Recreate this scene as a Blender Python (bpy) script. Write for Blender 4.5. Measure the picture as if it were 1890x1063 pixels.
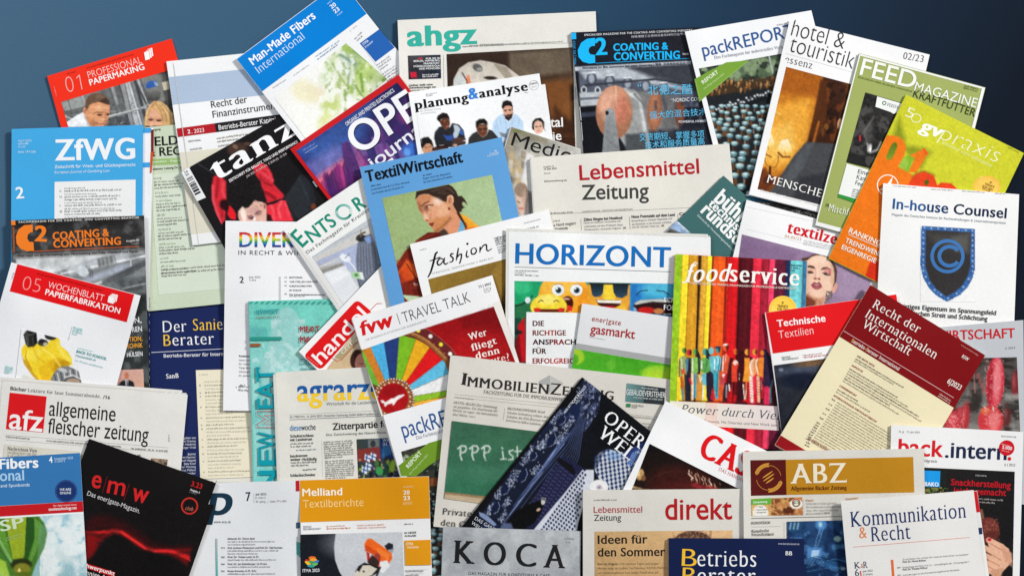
import bpy, bmesh, math, random
import numpy as np
from mathutils import Vector
from mathutils.geometry import tessellate_polygon
# ---------------------------------------------------------------- camera, light, exposure
sc=bpy.context.scene
for o in list(bpy.data.objects): bpy.data.objects.remove(o)
PX=0.00085            # metres on the board per pixel of the photograph
CX,CY=945.0,531.5
CAM_H=3.0
cam=bpy.data.cameras.new('camera'); camo=bpy.data.objects.new('camera',cam); sc.collection.objects.link(camo)
camo.location=(0,0,CAM_H); cam.sensor_width=36; cam.lens=36*CAM_H/(1890*PX); cam.clip_start=.05; cam.clip_end=50
sc.camera=camo
wd=bpy.data.worlds.new('World'); sc.world=wd; wd.use_nodes=True
wd.node_tree.nodes['Background'].inputs[0].default_value=(.93,.97,1,1)
wd.node_tree.nodes['Background'].inputs[1].default_value=.2
def area(name,loc,size,power,col):
    l=bpy.data.lights.new(name,'AREA'); l.shape='DISK'; l.size=size; l.energy=power; l.color=col
    o=bpy.data.objects.new(name,l); sc.collection.objects.link(o); o.location=loc
    o.rotation_euler=(-Vector(loc)).to_track_quat('-Z','Y').to_euler(); return o
area('softbox_lamp',(8.4,5.0,7.0),2.2,1600,(1,.975,.94))
area('fill_lamp',(-3.2,2.4,4.2),2.2,112,(.92,.96,1))
vs=sc.view_settings; vs.view_transform='Standard'; vs.look='None'; vs.exposure=0; vs.gamma=1
sc.cycles.use_denoising=True
sc.cycles.max_bounces=5
random.seed(7); rng=np.random.default_rng(7)
# ---------------------------------------------------------------- materials
GAIN=1.0
def lin(c):
    c=np.clip(np.asarray(c,float)/255.,0,1)
    return np.where(c<=.04045,c/12.92,((c+.055)/1.055)**2.4)*GAIN
def print_mat(name,rough,spec,grain,bump,bscale,mott=.05):
    m=bpy.data.materials.new(name); m.use_nodes=True; nt=m.node_tree; N=nt.nodes; L=nt.links
    b=N['Principled BSDF']; b.inputs['Roughness'].default_value=rough; b.inputs['Specular IOR Level'].default_value=spec
    a=N.new('ShaderNodeAttribute'); a.attribute_name='Col'
    tc=N.new('ShaderNodeTexCoord')
    n=N.new('ShaderNodeTexNoise'); n.inputs['Scale'].default_value=620; n.inputs['Detail'].default_value=2; L.new(tc.outputs['Object'],n.inputs['Vector'])
    mr=N.new('ShaderNodeMapRange'); mr.inputs[1].default_value=.3; mr.inputs[2].default_value=.7; mr.inputs[3].default_value=1-grain; mr.inputs[4].default_value=1+grain
    L.new(n.outputs['Fac'],mr.inputs[0])
    n2=N.new('ShaderNodeTexNoise'); n2.inputs['Scale'].default_value=14; n2.inputs['Detail'].default_value=5; L.new(tc.outputs['Object'],n2.inputs['Vector'])
    mr2=N.new('ShaderNodeMapRange'); mr2.inputs[1].default_value=.3; mr2.inputs[2].default_value=.7; mr2.inputs[3].default_value=1-mott; mr2.inputs[4].default_value=1+mott*.3
    L.new(n2.outputs['Fac'],mr2.inputs[0])
    mu=N.new('ShaderNodeMath'); mu.operation='MULTIPLY'; L.new(mr.outputs[0],mu.inputs[0]); L.new(mr2.outputs[0],mu.inputs[1])
    vm=N.new('ShaderNodeVectorMath'); vm.operation='SCALE'; L.new(a.outputs['Color'],vm.inputs[0]); L.new(mu.outputs[0],vm.inputs['Scale'])
    L.new(vm.outputs[0],b.inputs['Base Color'])
    n3=N.new('ShaderNodeTexNoise'); n3.inputs['Scale'].default_value=bscale; n3.inputs['Detail'].default_value=4; L.new(tc.outputs['Object'],n3.inputs['Vector'])
    bp=N.new('ShaderNodeBump'); bp.inputs['Strength'].default_value=bump; bp.inputs['Distance'].default_value=.004; L.new(n3.outputs['Fac'],bp.inputs['Height']); L.new(bp.outputs[0],b.inputs['Normal'])
    return m
MAT={'gloss':print_mat('glossy_cover_print',.33,.15,.045,.22,9,.03),
     'matt':print_mat('matt_cover_print',.6,.07,.045,.24,10,.035),
     'news':print_mat('newsprint',.9,.06,.05,.5,12,.06),
     'edge':print_mat('page_edges',.9,.05,.08,.1,40)}
# ---------------------------------------------------------------- board under the pile
def link(name,me,parent=None):
    o=bpy.data.objects.new(name,me); sc.collection.objects.link(o)
    if parent: o.parent=parent
    return o
def board():
    bm=bmesh.new(); s=3.2
    for z in (0,-.018):
        pass
    bmesh.ops.create_grid(bm,x_segments=2,y_segments=2,size=s)
    me=bpy.data.meshes.new('board'); bm.to_mesh(me); bm.free()
    m=bpy.data.materials.new('blue_backdrop'); m.use_nodes=True; nt=m.node_tree; N=nt.nodes; L=nt.links; b=N['Principled BSDF']
    b.inputs['Roughness'].default_value=.85; b.inputs['Specular IOR Level'].default_value=.1
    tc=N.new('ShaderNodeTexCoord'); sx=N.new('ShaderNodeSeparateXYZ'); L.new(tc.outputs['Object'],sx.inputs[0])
    # backdrop base colour ramp: steel blue on the left running into midnight blue on the right
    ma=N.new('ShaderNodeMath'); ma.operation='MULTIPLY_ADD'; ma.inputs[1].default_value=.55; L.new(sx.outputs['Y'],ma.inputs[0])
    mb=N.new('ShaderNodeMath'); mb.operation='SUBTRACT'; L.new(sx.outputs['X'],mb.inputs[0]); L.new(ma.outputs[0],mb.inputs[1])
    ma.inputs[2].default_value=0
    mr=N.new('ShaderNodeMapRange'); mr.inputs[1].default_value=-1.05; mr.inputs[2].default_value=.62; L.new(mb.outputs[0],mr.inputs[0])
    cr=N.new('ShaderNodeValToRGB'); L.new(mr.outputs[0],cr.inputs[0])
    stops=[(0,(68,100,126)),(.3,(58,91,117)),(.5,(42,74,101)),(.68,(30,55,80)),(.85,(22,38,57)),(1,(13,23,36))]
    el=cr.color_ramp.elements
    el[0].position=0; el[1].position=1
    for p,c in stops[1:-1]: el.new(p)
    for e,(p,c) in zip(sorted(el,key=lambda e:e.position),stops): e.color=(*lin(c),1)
    n=N.new('ShaderNodeTexNoise'); n.inputs['Scale'].default_value=500; n.inputs['Detail'].default_value=3; L.new(tc.outputs['Object'],n.inputs['Vector'])
    m2=N.new('ShaderNodeMapRange'); m2.inputs[3].default_value=.8; m2.inputs[4].default_value=1.2; L.new(n.outputs['Fac'],m2.inputs[0])
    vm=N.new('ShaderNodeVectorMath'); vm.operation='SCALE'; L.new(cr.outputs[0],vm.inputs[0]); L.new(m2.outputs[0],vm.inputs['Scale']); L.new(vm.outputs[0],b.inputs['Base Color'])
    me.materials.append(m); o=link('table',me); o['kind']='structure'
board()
STY={ # weight offset, horizontal smear, serif?
 'hair':(-.022,0,0),'light':(-.012,0,0),'sans':(0,0,0),'med':(.010,0,0),'bold':(.008,.013,0),'black':(.011,.027,0),'serifx':(-.006,.050,1),
 'serif':(-.017,.017,1),'serifb':(-.010,.034,1),'didone':(-.024,.034,1),'seriff':(-.022,.013,1)}
_G={}
_CAP=[None]
def _tm(s,off,res=3):
    c=bpy.data.curves.new('g','FONT'); c.body=s; c.size=1; c.resolution_u=res; c.offset=off; c.dimensions='2D'; c.fill_mode='BOTH'
    o=bpy.data.objects.new('g',c)
    me=o.to_mesh()
    n=len(me.vertices); V=np.empty(n*3); me.vertices.foreach_get('co',V); V=V.reshape(n,3)[:,:2].copy()
    F=[tuple(p.vertices) for p in me.polygons]
    o.to_mesh_clear(); bpy.data.objects.remove(o); bpy.data.curves.remove(c)
    return V,F
_W={}
def _adv(c):
    if c not in _W:
        a=_tm('H'+c+'H',0)[0]; b=_tm('HH',0)[0]
        _W[c]=(a[:,0].max()-a[:,0].min())-(b[:,0].max()-b[:,0].min())
        if '_h0' not in _W:
            h=_tm('H',0)[0]; _W['_h0']=h[:,0].min(); _W['_cap']=h[:,1].max(); x=_tm('x',0)[0]; _W['_xh']=x[:,1].max(); l=_tm('l',0)[0]; _W['_asc']=l[:,1].max()
            p=_tm('p',0)[0]; _W['_desc']=p[:,1].min()
    return _W[c]
def glyph(c,st,res=3):
    k=(c,st,res)
    if k in _G: return _G[k]
    off,sm,sf=STY[st]
    if ord(c)>0x2000: off=0; sf=0; sm=min(sm,.006)
    if off>0 and c in 'MNW': off=0; sm*=1.35
    adv=_adv(c)
    V,F=_tm(c,off,res)
    if len(V)==0 or c==' ':
        _G[k]=(np.zeros((0,3)),[],adv); return _G[k]
    if off and ord(c)<0x2000:
        # keep heights unchanged
        V0=_tm(c,0)[0]; a0,b0=V0[:,1].min(),V0[:,1].max(); a,b=V[:,1].min(),V[:,1].max()
        if b>a: V[:,1]=a0+(V[:,1]-a)*(b0-a0)/(b-a)
    V_raw=V
    Vs=[np.c_[V,np.zeros(len(V))]]; Fs=list(F); n=len(V)
    if sm and not sf:
        Vs=[]; Fs=[]; n=0
        for j,d in enumerate((-sm,0,sm)):
            W=np.c_[V,np.full(len(V),j*1.)]; W[:,0]+=d; Vs.append(W); Fs+=[tuple(i+n for i in f) for f in F]; n+=len(V)
    elif sm:
        Vs[0][:,0]-=sm
        for j,d in enumerate((0,sm) if sm<.03 else (-sm/3,sm/3,sm)):
            W=np.c_[V,np.full(len(V),(j+1)*1.)]; W[:,0]+=d; Vs.append(W); Fs+= [tuple(i+n for i in f) for f in F]; n+=len(V)
    if sf and (c.isalpha() or c in '1247'):
        cnt={}
        for f in F:
            for a,b in zip(f,f[1:]+f[:1]):
                e=(min(a,b),max(a,b)); cnt[e]=cnt.get(e,0)+1
        segs=[]
        ymax=V[:,1].max()
        for (a,b),q in cnt.items():
            if q!=1: continue
            (x0,y0),(x1,y1)=V[a],V[b]
            if abs(y0-y1)<.004 and abs(x1-x0)>.012: segs.append([min(x0,x1),max(x0,x1),(y0+y1)/2])
        segs.sort(key=lambda s:(round(s[2],2),s[0]))
        mg=[]
        for s in segs:
            if mg and abs(mg[-1][2]-s[2])<.006 and s[0]<=mg[-1][1]+.004: mg[-1][1]=max(mg[-1][1],s[1])
            else: mg.append(list(s))
        cap,xh,asc,desc=_W['_cap'],_W['_xh'],_W['_asc'],_W['_desc']
        t=.026 if sm<.03 else .030; s=.045
        def box(p):
            nonlocal n
            z=float(len(Vs))+3
            Vs.append(np.array([(a,b,z) for a,b in p])); Fs.append(tuple(range(n,n+len(p)))); n+=len(p)
        for x0,x1,y in mg:
            wd=x1-x0
            lv=None
            for L in (0,xh,cap,asc,desc):
                if abs(y-L)<.022: lv=L
            if lv is None: continue
            bot=(lv==0 or lv==desc); sg=1 if bot else -1
            if wd<.16:
                l=x0-sm; r=x1+sm
                top_left_only=(not bot) and c.islower() and c not in 'vwxy'
                if c in 'tfsaecgSCGOQoJ' and not bot: continue
                if c in 'aesgSCGOQoJtdu' and bot and not (c in 'f' ): 
                    if c in 'adu':
                        box([(r-.01,y),(r+s*.8,y),(r+s*.8,y+t*.8),(r-.01,y+t*2)])
                    continue
                if top_left_only: box([(l-s,y-t*.9),(l+.02,y-t*2.6),(r-.005,y-t*.3),(l+.01,y)][::1])
                else: box([(l-s,y),(r+s,y),(r+s,y+sg*t*.75),(r-.004,y+sg*t*1.9),(l+.004,y+sg*t*1.9),(l-s,y+sg*t*.75)] if bot else [(l-s,y),(l-s,y-t*.75),(l+.004,y-t*1.9),(r-.004,y-t*1.9),(r+s,y-t*.75),(r+s,y)])
            elif c in 'ETLZFz' :
                hh=.11 if c!='z' else .075
                if c in 'EFLT' or True:
                    # tick at the free bar ends
                    if c in 'EFL' : ends=((x1,-1),)
                    elif c=='T': ends=((x0,1),(x1,-1))
                    else: ends=((x0,1),) if not bot else ((x1,-1),)
                    for xe,d in ends:
                        xe2=xe-d*sm
                        box([(xe2,y),(xe2,y+sg*hh),(xe2+d*.016,y+sg*hh),(xe2+d*.05,y+sg*.02),(xe2+d*.05,y)])
                if c in 'EFL' and (bot or c!='L'):
                    box([(x0-sm-s,y),(x0+.02,y),(x0+.02,y+sg*t*1.4),(x0-sm,y+sg*t*1.7),(x0-sm-s,y+sg*t*.75)])
        adv=adv+.03
    V=np.vstack(Vs)
    if c=='1' and not sf:
        x0,y1=V[:,0].min(),V[:,1].max(); t_=(V[:,0].max()-x0)*.8; z=V[:,2].max()+1
        V=np.vstack([V,[(x0+.01,y1,z),(x0-.16,y1-.12,z),(x0-.13,y1-.12-t_*.9,z),(x0+.02,y1-t_*1.3,z)]]); Fs=Fs+[(n,n+1,n+2,n+3)]; n+=4; V[:,0]+=.07; adv+=.07
    if c.islower() and ord(c)<0x300:
        f=1.10 if not sf else 1.05; xh,asc=_W['_xh'],_W['_asc']; y=V[:,1]; 
        V[:,1]=np.where(y<=0,y,np.where(y<=xh,y*f,xh*f+(y-xh)*(asc-xh*f)/(asc-xh)))
    _G[k]=(V,Fs,adv+sm*1.2); return _G[k]
def layout(s,st,track=0,res=3):
    x=0; VV=[];FF=[];n=0
    for c in s:
        V,F,a=glyph(c,st,res)
        if len(V):
            W=V.copy(); W[:,0]+=x; VV.append(W); FF+=[tuple(i+n for i in f) for f in F]; n+=len(V)
        x+=a+track
    V=np.vstack(VV) if VV else np.zeros((0,3))
    return V,FF,x
# ---------------------------------------------------------------- the pile: every paper drapes over those below it
CELL=6.0; GX0,GY0=-260.0,-260.0; GW,GH=402,272
HF=np.zeros((GH,GW))
gx=GX0+CELL*np.arange(GW); gy=GY0+CELL*np.arange(GH)
def inside(q,X,Y):
    s=None
    q=np.asarray(q,float); r=np.ones(X.shape,bool); n=len(q)
    for i in range(n):
        a=q[i]; b=q[(i+1)%n]; cr=(b[0]-a[0])*(Y-a[1])-(b[1]-a[1])*(X-a[0]); r&=(cr>=-1e-6)
    return r
def blur(S,n):
    for _ in range(n):
        P=np.pad(S,1,mode='edge'); S=(P[1:-1,:-2]+P[1:-1,2:]+P[:-2,1:-1]+P[2:,1:-1]+2*P[1:-1,1:-1])/6
    return S
class Surf: pass
def drape(quad,th,stiff,curl=None):
    q=np.asarray(quad,float); c=np.array([CX,CY]); zm=.01
    for it in range(2):
        w=c+(q-c)*(1-zm/CAM_H)
        i0=max(0,int((w[:,0].min()-GX0)/CELL)-3); i1=min(GW,int((w[:,0].max()-GX0)/CELL)+5)
        j0=max(0,int((w[:,1].min()-GY0)/CELL)-3); j1=min(GH,int((w[:,1].max()-GY0)/CELL)+5)
        X,Y=np.meshgrid(gx[i0:i1],gy[j0:j1]); k=(w-w.mean(0)); wq=w+k/np.linalg.norm(k,axis=1)[:,None]*CELL
        M=inside(wq,X,Y)
        U=HF[j0:j1,i0:i1]
        if it==0: zm=float(U[M].mean())+th if M.any() else th
    und=np.where(M,U,-1.0)
    S=np.where(M,U,U[M].min() if M.any() else 0)
    g=5e-6*stiff
    S=np.maximum(blur(S,10),und)
    for _ in range(500):
        P=np.pad(S,1,mode='edge'); S=np.maximum((P[1:-1,:-2]+P[1:-1,2:]+P[:-2,1:-1]+P[2:,1:-1])/4-g,und)
    S=blur(S,18); d=(und-S).max(); S=S+max(d,0)+.0003
    S=np.maximum(S,0)
    if curl:
        k,amp=curl; d=np.hypot(X-w[k][0],Y-w[k][1]); S=S+amp*np.clip(1-d/110,0,1)**2
    f=Surf(); f.S=S; f.x0=gx[i0]; f.y0=gy[j0]; f.th=th
    M0=inside(w,X,Y)
    H=HF[j0:j1,i0:i1]; H[M0]=np.maximum(H[M0],(S+th)[M0])
    return f
def sample(f,wx,wy):
    x=(wx-f.x0)/CELL; y=(wy-f.y0)/CELL
    h,w=f.S.shape
    x=np.clip(x,0,w-1.001); y=np.clip(y,0,h-1.001); i=x.astype(int); j=y.astype(int); a=x-i; b=y-j
    S=f.S
    return (S[j,i]*(1-a)+S[j,i+1]*a)*(1-b)+(S[j+1,i]*(1-a)+S[j+1,i+1]*a)*b
def world(f,P,dz):
    """a point P of the sheet (pixels) -> metres, dz above the sheet's underside"""
    P=np.asarray(P,float); z=np.full(len(P),.015)
    for _ in range(3):
        k=1-z/CAM_H
        wx=CX+(P[:,0]-CX)*k; wy=CY+(P[:,1]-CY)*k
        z=sample(f,wx,wy)+dz
    k=1-z/CAM_H
    return np.c_[(P[:,0]-CX)*k*PX,-(P[:,1]-CY)*k*PX,z]
# ---------------------------------------------------------------- frames of reading (origin, scale)
FR={None:(0,0,1)}
for k,(x,y) in dict(e=(0,220),f=(330,200),g=(640,140),h=(0,380),i=(400,400),j=(0,640),k=(400,600),l=(0,783),m=(380,783),n=(740,380),o=(960,250),p=(1160,240),q=(1410,200),r=(940,500),s=(1180,440),t=(1410,460),u=(780,640),v=(780,783),w=(1060,700),x=(1060,783),y=(1410,640),z=(1410,783)).items(): FR[k]=(x,y,1822/480.)
for k,x in dict(a=0,b=430,c=900,d=1390).items(): FR[k]=(x,0,1772/500.)
FR['A']=(560,560,1825/400.)
FR.update(TW=(740,330,10.122),TZ=(1480,455,9.243),FS=(1235,600,6.645),O1=(870,690,3.664),O2=(1050,800,5.906),PM=(110,130,8.59),PA=(770,170,7.269),TN=(380,300,8.86))
fr=[0,0,1]
def F(k=None): fr[:]=FR[k]
def cv(x,y): return (fr[0]+x/fr[2], fr[1]+y/fr[2])
def pts(l): return np.array([cv(*p) for p in l],float)
# ---------------------------------------------------------------- one magazine
M=None
MAGS=[]
def mesh_obj(name,V,Fc,col,mat,parent,smooth=True,stuff=False):
    me=bpy.data.meshes.new(name)
    V=np.asarray(V,np.float32)
    n=len(V); tot=[len(f) for f in Fc] if isinstance(Fc,list) else None
    me.vertices.add(n); me.vertices.foreach_set('co',V.ravel())
    if tot is None:
        lp=np.asarray(Fc,np.int32).ravel(); tt=np.full(len(Fc),Fc.shape[1],np.int32)
    else:
        lp=np.fromiter((i for f in Fc for i in f),np.int32); tt=np.array(tot,np.int32)
    me.loops.add(len(lp)); me.loops.foreach_set('vertex_index',lp)
    st=np.concatenate([[0],np.cumsum(tt)[:-1]]).astype(np.int32)
    me.polygons.add(len(tt)); me.polygons.foreach_set('loop_start',st)
    me.update(calc_edges=True)
    if smooth: me.polygons.foreach_set('use_smooth',np.ones(len(tt),bool))
    ca=me.color_attributes.new('Col','FLOAT_COLOR','POINT')
    c=np.ones((n,4),np.float32); c[:,:3]=col; ca.data.foreach_set('color',c.ravel())
    me.materials.append(mat)
    me.validate()
    o=link(name,me,parent)
    if stuff: o['kind']='stuff'
    return o
def bil(q,u,v):
    q=np.asarray(q,float)
    u=np.asarray(u)[...,None]; v=np.asarray(v)[...,None]
    return (q[0]*(1-u)+q[1]*u)*(1-v)+(q[3]*(1-u)+q[2]*u)*v
def slab(f,q,z0,z1,inset,nu,nv):
    """closed curved slab between heights z0 and z1 over the draped sheet"""
    q=np.asarray(q,float); c=q.mean(0)
    if inset: q=q-(q-c)/np.linalg.norm(q-c,axis=1)[:,None]*inset*1.4
    U,Vv=np.meshgrid(np.linspace(0,1,nu+1),np.linspace(0,1,nv+1)); P=bil(q,U,Vv).reshape(-1,2)
    A=world(f,P,z1); B=world(f,P,z0); n=len(A); w=nu+1
    i=np.arange(nu); j=np.arange(nv); I,J=np.meshgrid(i,j); k=(J*w+I).ravel()
    top=np.c_[k,k+w,k+w+1,k+1]; bot=np.c_[k,k+1,k+w+1,k+w]+n
    ring=[a for a in range(nu)]+[nu+b*w for b in range(nv)]+[nv*w+nu-a for a in range(nu)]+[(nv-b)*w for b in range(nv)]
    r=np.array(ring); r2=np.roll(r,-1)
    # sides get vertices of their own so the rim stays crisp
    V=np.vstack([A,B,A[r],B[r]]); m=len(r); a=np.arange(m); a2=np.roll(a,-1)
    side=np.c_[2*n+a,2*n+a2,2*n+m+a2,2*n+m+a]
    return V,np.vstack([top,bot,side])
def mag(name,label,quad,col,kind='gloss',th=2.2,cat=None,spine=None,edge=(228,226,220),stiff=1,layers=(),curl=None):
    global M
    if M: finish()
    M=Surf(); q=np.asarray(quad,float); M.q=q; M.kind=kind; M.parts={}; M.lay=0; M.cur='print'; M.name=name; M.th=th*.0014; M.pics=[]; M.bb={}; M.flat=set(); M.gap=9
    f=drape(q,M.th+.0004*len(layers),stiff,curl or (len(MAGS)*7%4,.0008+.0022*((len(MAGS)*37)%10)/10)); M.f=f; M.top=M.th
    M.u=(q[1]-q[0])/np.linalg.norm(q[1]-q[0]); M.v=(q[3]-q[0])/np.linalg.norm(q[3]-q[0])
    root=bpy.data.objects.new(name,None); sc.collection.objects.link(root); root.empty_display_size=.03
    root['label']=label; root['category']=cat or name; root['group']='magazines and newspapers piled on the board'
    M.root=root
    c=world(f,[q.mean(0)],0)[0]; M.o=c; root.location=c; root.rotation_euler=(0,0,0)
    W=np.linalg.norm(q[1]-q[0]); H=np.linalg.norm(q[3]-q[0]); nu=max(4,int(W/12)); nv=max(4,int(H/12)); M.nu,M.nv=nu,nv
    z=M.th; t=.0003 if kind!='news' else .00015
    cl=lin(col); ec=lin(edge)
    def mk(nm,z0,z1,ins,c,mt,qq=q):
        V,Fc=slab(f,qq,z0,z1,ins,nu,nv); mesh_obj(nm,V-M.o,Fc,c,MAT[mt],root,smooth=False if False else True)
    ncov='front_page' if kind=='news' else 'front_cover'
    mk('back_page' if kind=='news' else 'back_cover',.0,t,0,cl if kind!='news' else ec,kind)
    mk('pages',t+.00002,z-t-.00002,.8,ec,'edge')
    M.base=z
    for dx,dy,c2 in layers:   # folded sheets of a newspaper that stick out under the front page
        qq=q+np.array([dx,dy]); mk('inner_page',z-t-.00012*1,z-t+.0,0,lin(c2),kind,qq)
    mk(ncov,z-t+.00001*3,z,0,cl,kind)
    MAGS.append(root)
    F()
    return M
def part(n): M.cur=n
def add(V,Fc,c,zl,txt=False):
    V=np.asarray(V,float); n=len(V)
    if n==0: return
    # prints that stand well apart on the cover become parts of their own
    lo,hi=V.min(0),V.max(0); key=None; g=M.gap
    for k,b in M.bb.items():
        if k[0]==M.cur and lo[0]<b[2]+g and hi[0]>b[0]-g and lo[1]<b[3]+g and hi[1]>b[1]-g: key=k
    if key is None: key=(M.cur,len(M.bb)); M.bb[key]=[lo[0],lo[1],hi[0],hi[1]]
    b=M.bb[key]; M.bb[key]=[min(b[0],lo[0]),min(b[1],lo[1]),max(b[2],hi[0]),max(b[3],hi[1])]
    p=M.parts.setdefault(key,[[],[],[],[],0])
    if txt: M.flat.add(key)
    p[0].append(V); p[1]+= [tuple(int(i)+p[4] for i in f) for f in Fc]; c=np.asarray(c,float)
    p[2].append(np.broadcast_to(c,(n,3))); p[3].append(np.broadcast_to(np.asarray(zl,float),(n,))); p[4]+=n
ZL=.00008
def bump(): M.lay+=1
def grid_quad(P4,step=12):
    P4=np.asarray(P4,float)
    nu=max(1,int(max(np.linalg.norm(P4[1]-P4[0]),np.linalg.norm(P4[2]-P4[3]))/step)+1); nv=max(1,int(max(np.linalg.norm(P4[3]-P4[0]),np.linalg.norm(P4[2]-P4[1]))/step)+1)
    U,Vv=np.meshgrid(np.linspace(0,1,nu+1),np.linspace(0,1,nv+1)); P=bil(P4,U,Vv).reshape(-1,2); w=nu+1
    return P,[(j*w+i,j*w+i+1,(j+1)*w+i+1,(j+1)*w+i) for j in range(nv) for i in range(nu)],U.ravel(),Vv.ravel()
def Q(p,col,raw=False):
    """flat printed quad; col one colour or four corner colours"""
    bump(); P4=np.asarray(p,float) if raw else pts(p)
    V,Fc,u,v=grid_quad(P4)
    c=np.asarray(col,float)
    if c.ndim==2: cc=lin(bil(c,u,v))
    else: cc=lin(c)
    add(V,Fc,cc,M.lay*ZL)
def U(u0,v0,u1,v1,col):
    """printed band in fractions of the cover (0..1)"""
    e=.0025
    u0=max(u0,e);v0=max(v0,e);u1=min(u1,1-e);v1=min(v1,1-e)
    q=M.q; Q([bil(q,np.array(a),np.array(b)) for a,b in ((u0,v0),(u1,v0),(u1,v1),(u0,v1))],col,raw=True)
def P(l,col,raw=False):
    bump(); p=np.asarray(l,float) if raw else pts(l)
    bm=bmesh.new(); vs=[bm.verts.new((a,b,0)) for a,b in p]
    tri=tessellate_polygon([[Vector((a,b,0)) for a,b in p]])
    for t in tri:
        try: bm.faces.new([vs[i] for i in t])
        except ValueError: pass
    lo=p.min(0); hi=p.max(0); st=12
    for ax in (0,1):
        k=math.ceil((lo[ax]+1)/st)*st
        while k<hi[ax]-1:
            g=bm.verts[:]+bm.edges[:]+bm.faces[:]
            co=[0,0,0]; no=[0,0,0]; co[ax]=k; no[ax]=1
            bmesh.ops.bisect_plane(bm,geom=g,plane_co=co,plane_no=no); k+=st
    bm.verts.index_update()
    V=[(v.co.x,v.co.y) for v in bm.verts]; Fc=[tuple(v.index for v in f.verts) for f in bm.faces]; bm.free()
    add(V,Fc,lin(col),M.lay*ZL)
def B(x0,y0,x1,y1,w,col,b=True):
    a=np.array(cv(x0,y0)); c=np.array(cv(x1,y1)); w=w/fr[2]; d=(c-a)/max(1e-6,np.linalg.norm(c-a)); n=np.array([-d[1],d[0]])*w/2
    if b: bump()
    V,Fc,_,_=grid_quad([a+n,c+n,c-n,a-n]); add(V,Fc,lin(col),M.lay*ZL)
def C(cx,cy,r,col,r2=None,rot=0,n=28,w=None,b=True):
    """disc, ellipse or (w given) ring"""
    if b: bump()
    cx,cy=cv(cx,cy); r/=fr[2]; r2=(r if r2 is None else r2/fr[2]); a=np.linspace(0,2*math.pi,n,endpoint=False); ca,sa=math.cos(rot),math.sin(rot)
    def ringp(k1,k2):
        x=np.cos(a)*k1; y=np.sin(a)*k2; return np.c_[cx+x*ca-y*sa,cy+x*sa+y*ca]
    if w is None:
        V=np.vstack([ringp(r,r2),[[cx,cy]]]); Fc=[(i,(i+1)%n,n) for i in range(n)]
    else:
        w/=fr[2]; V=np.vstack([ringp(r,r2),ringp(r-w,r2-w)]); Fc=[(i,(i+1)%n,n+(i+1)%n,n+i) for i in range(n)]
    add(V,Fc,lin(col),M.lay*ZL)
def T(s,x0,y0,x1,y1,h,col,st='sans',sl=0.,tr=0.,cf=None,nat=False):
    """lettering from baseline start to baseline end, h = cap height"""
    big=h/fr[2]>17
    V,Fc,wd=layout(s,st,tr,8 if h/fr[2]>24 else 3)
    if len(V)==0: return
    a=np.array(cv(x0,y0)); b=np.array(cv(x1,y1)); h=h/fr[2]
    xm,xM=V[:,0].min(),V[:,0].max()
    ys=h/_W['_cap']; d=b-a; L=np.linalg.norm(d); d/=L; n=np.array([d[1],-d[0]])
    xs=ys if nat else L/(xM-xm)
    X=(V[:,0]-xm)*xs+V[:,1]*ys*sl; Y=V[:,1]*ys
    Pp=a+X[:,None]*d+Y[:,None]*n; zz=V[:,2]
    if big:
        bm=bmesh.new(); vs=[bm.verts.new((p[0],p[1],q)) for p,q in zip(Pp,zz)]
        for f in Fc:
            try: bm.faces.new([vs[i] for i in f])
            except ValueError: pass
        lo,hi=Pp.min(0),Pp.max(0)
        for ax in (0,1):
            k=math.ceil((lo[ax]+1)/12)*12
            while k<hi[ax]-1:
                co=[0,0,0]; no=[0,0,0]; co[ax]=k; no[ax]=1
                bmesh.ops.bisect_plane(bm,geom=bm.verts[:]+bm.edges[:]+bm.faces[:],plane_co=co,plane_no=no); k+=12
        bm.verts.index_update(); W_=np.array([v.co[:] for v in bm.verts]); Fc=[tuple(v.index for v in f.verts) for f in bm.faces]; bm.free()
        Pp=W_[:,:2]; zz=W_[:,2]; D_=Pp-a; Yl=D_@n; Xl=D_@d-Yl*sl; V=np.c_[Xl/xs+xm,Yl/ys,zz]
    c=lin(col) if cf is None else lin(np.array([cf((V[i,0]-xm)/(xM-xm),V[i,1]/_W['_cap']) for i in range(len(V))]))
    add(Pp,Fc,c,(M.lay+1.5)*ZL+zz*.000015,True)
def G(x0,y0,x1,y1,h,col,n=1,ld=0,rag=.12,seed=None,dens=1.):
    """small print too fine to read: rows of letter-sized marks"""
    r=random.Random(seed if seed is not None else int(x0*13+y0*7+n))
    a=np.array(cv(x0,y0)); b=np.array(cv(x1,y1)); h=h/fr[2]; ld=ld/fr[2]; d=b-a; L=np.linalg.norm(d); d/=L; nn=np.array([d[1],-d[0]])
    V=[];Fc=[]; cw=h*.62*dens
    for k in range(n):
        x=0; end=L*(1-r.random()*rag) if k<n-1 or n==1 else L*(.45+.5*r.random())
        while x<end-cw:
            for _ in range(r.randint(2,9)):
                if x>end-cw: break
                hh=h*(1.45 if r.random()<.28 else 1); y0_=-h*.4 if r.random()<.08 else 0; w=cw*(.36+.34*r.random())
                o=a-nn*(k*ld)+d*x; i=len(V)
                V+= [o+nn*y0_,o+d*w+nn*y0_,o+d*w+nn*hh,o+nn*hh]; Fc.append((i,i+1,i+2,i+3)); x+=cw
            x+=cw*.75
    add(V,Fc,lin(col),(M.lay+1)*ZL)
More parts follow.
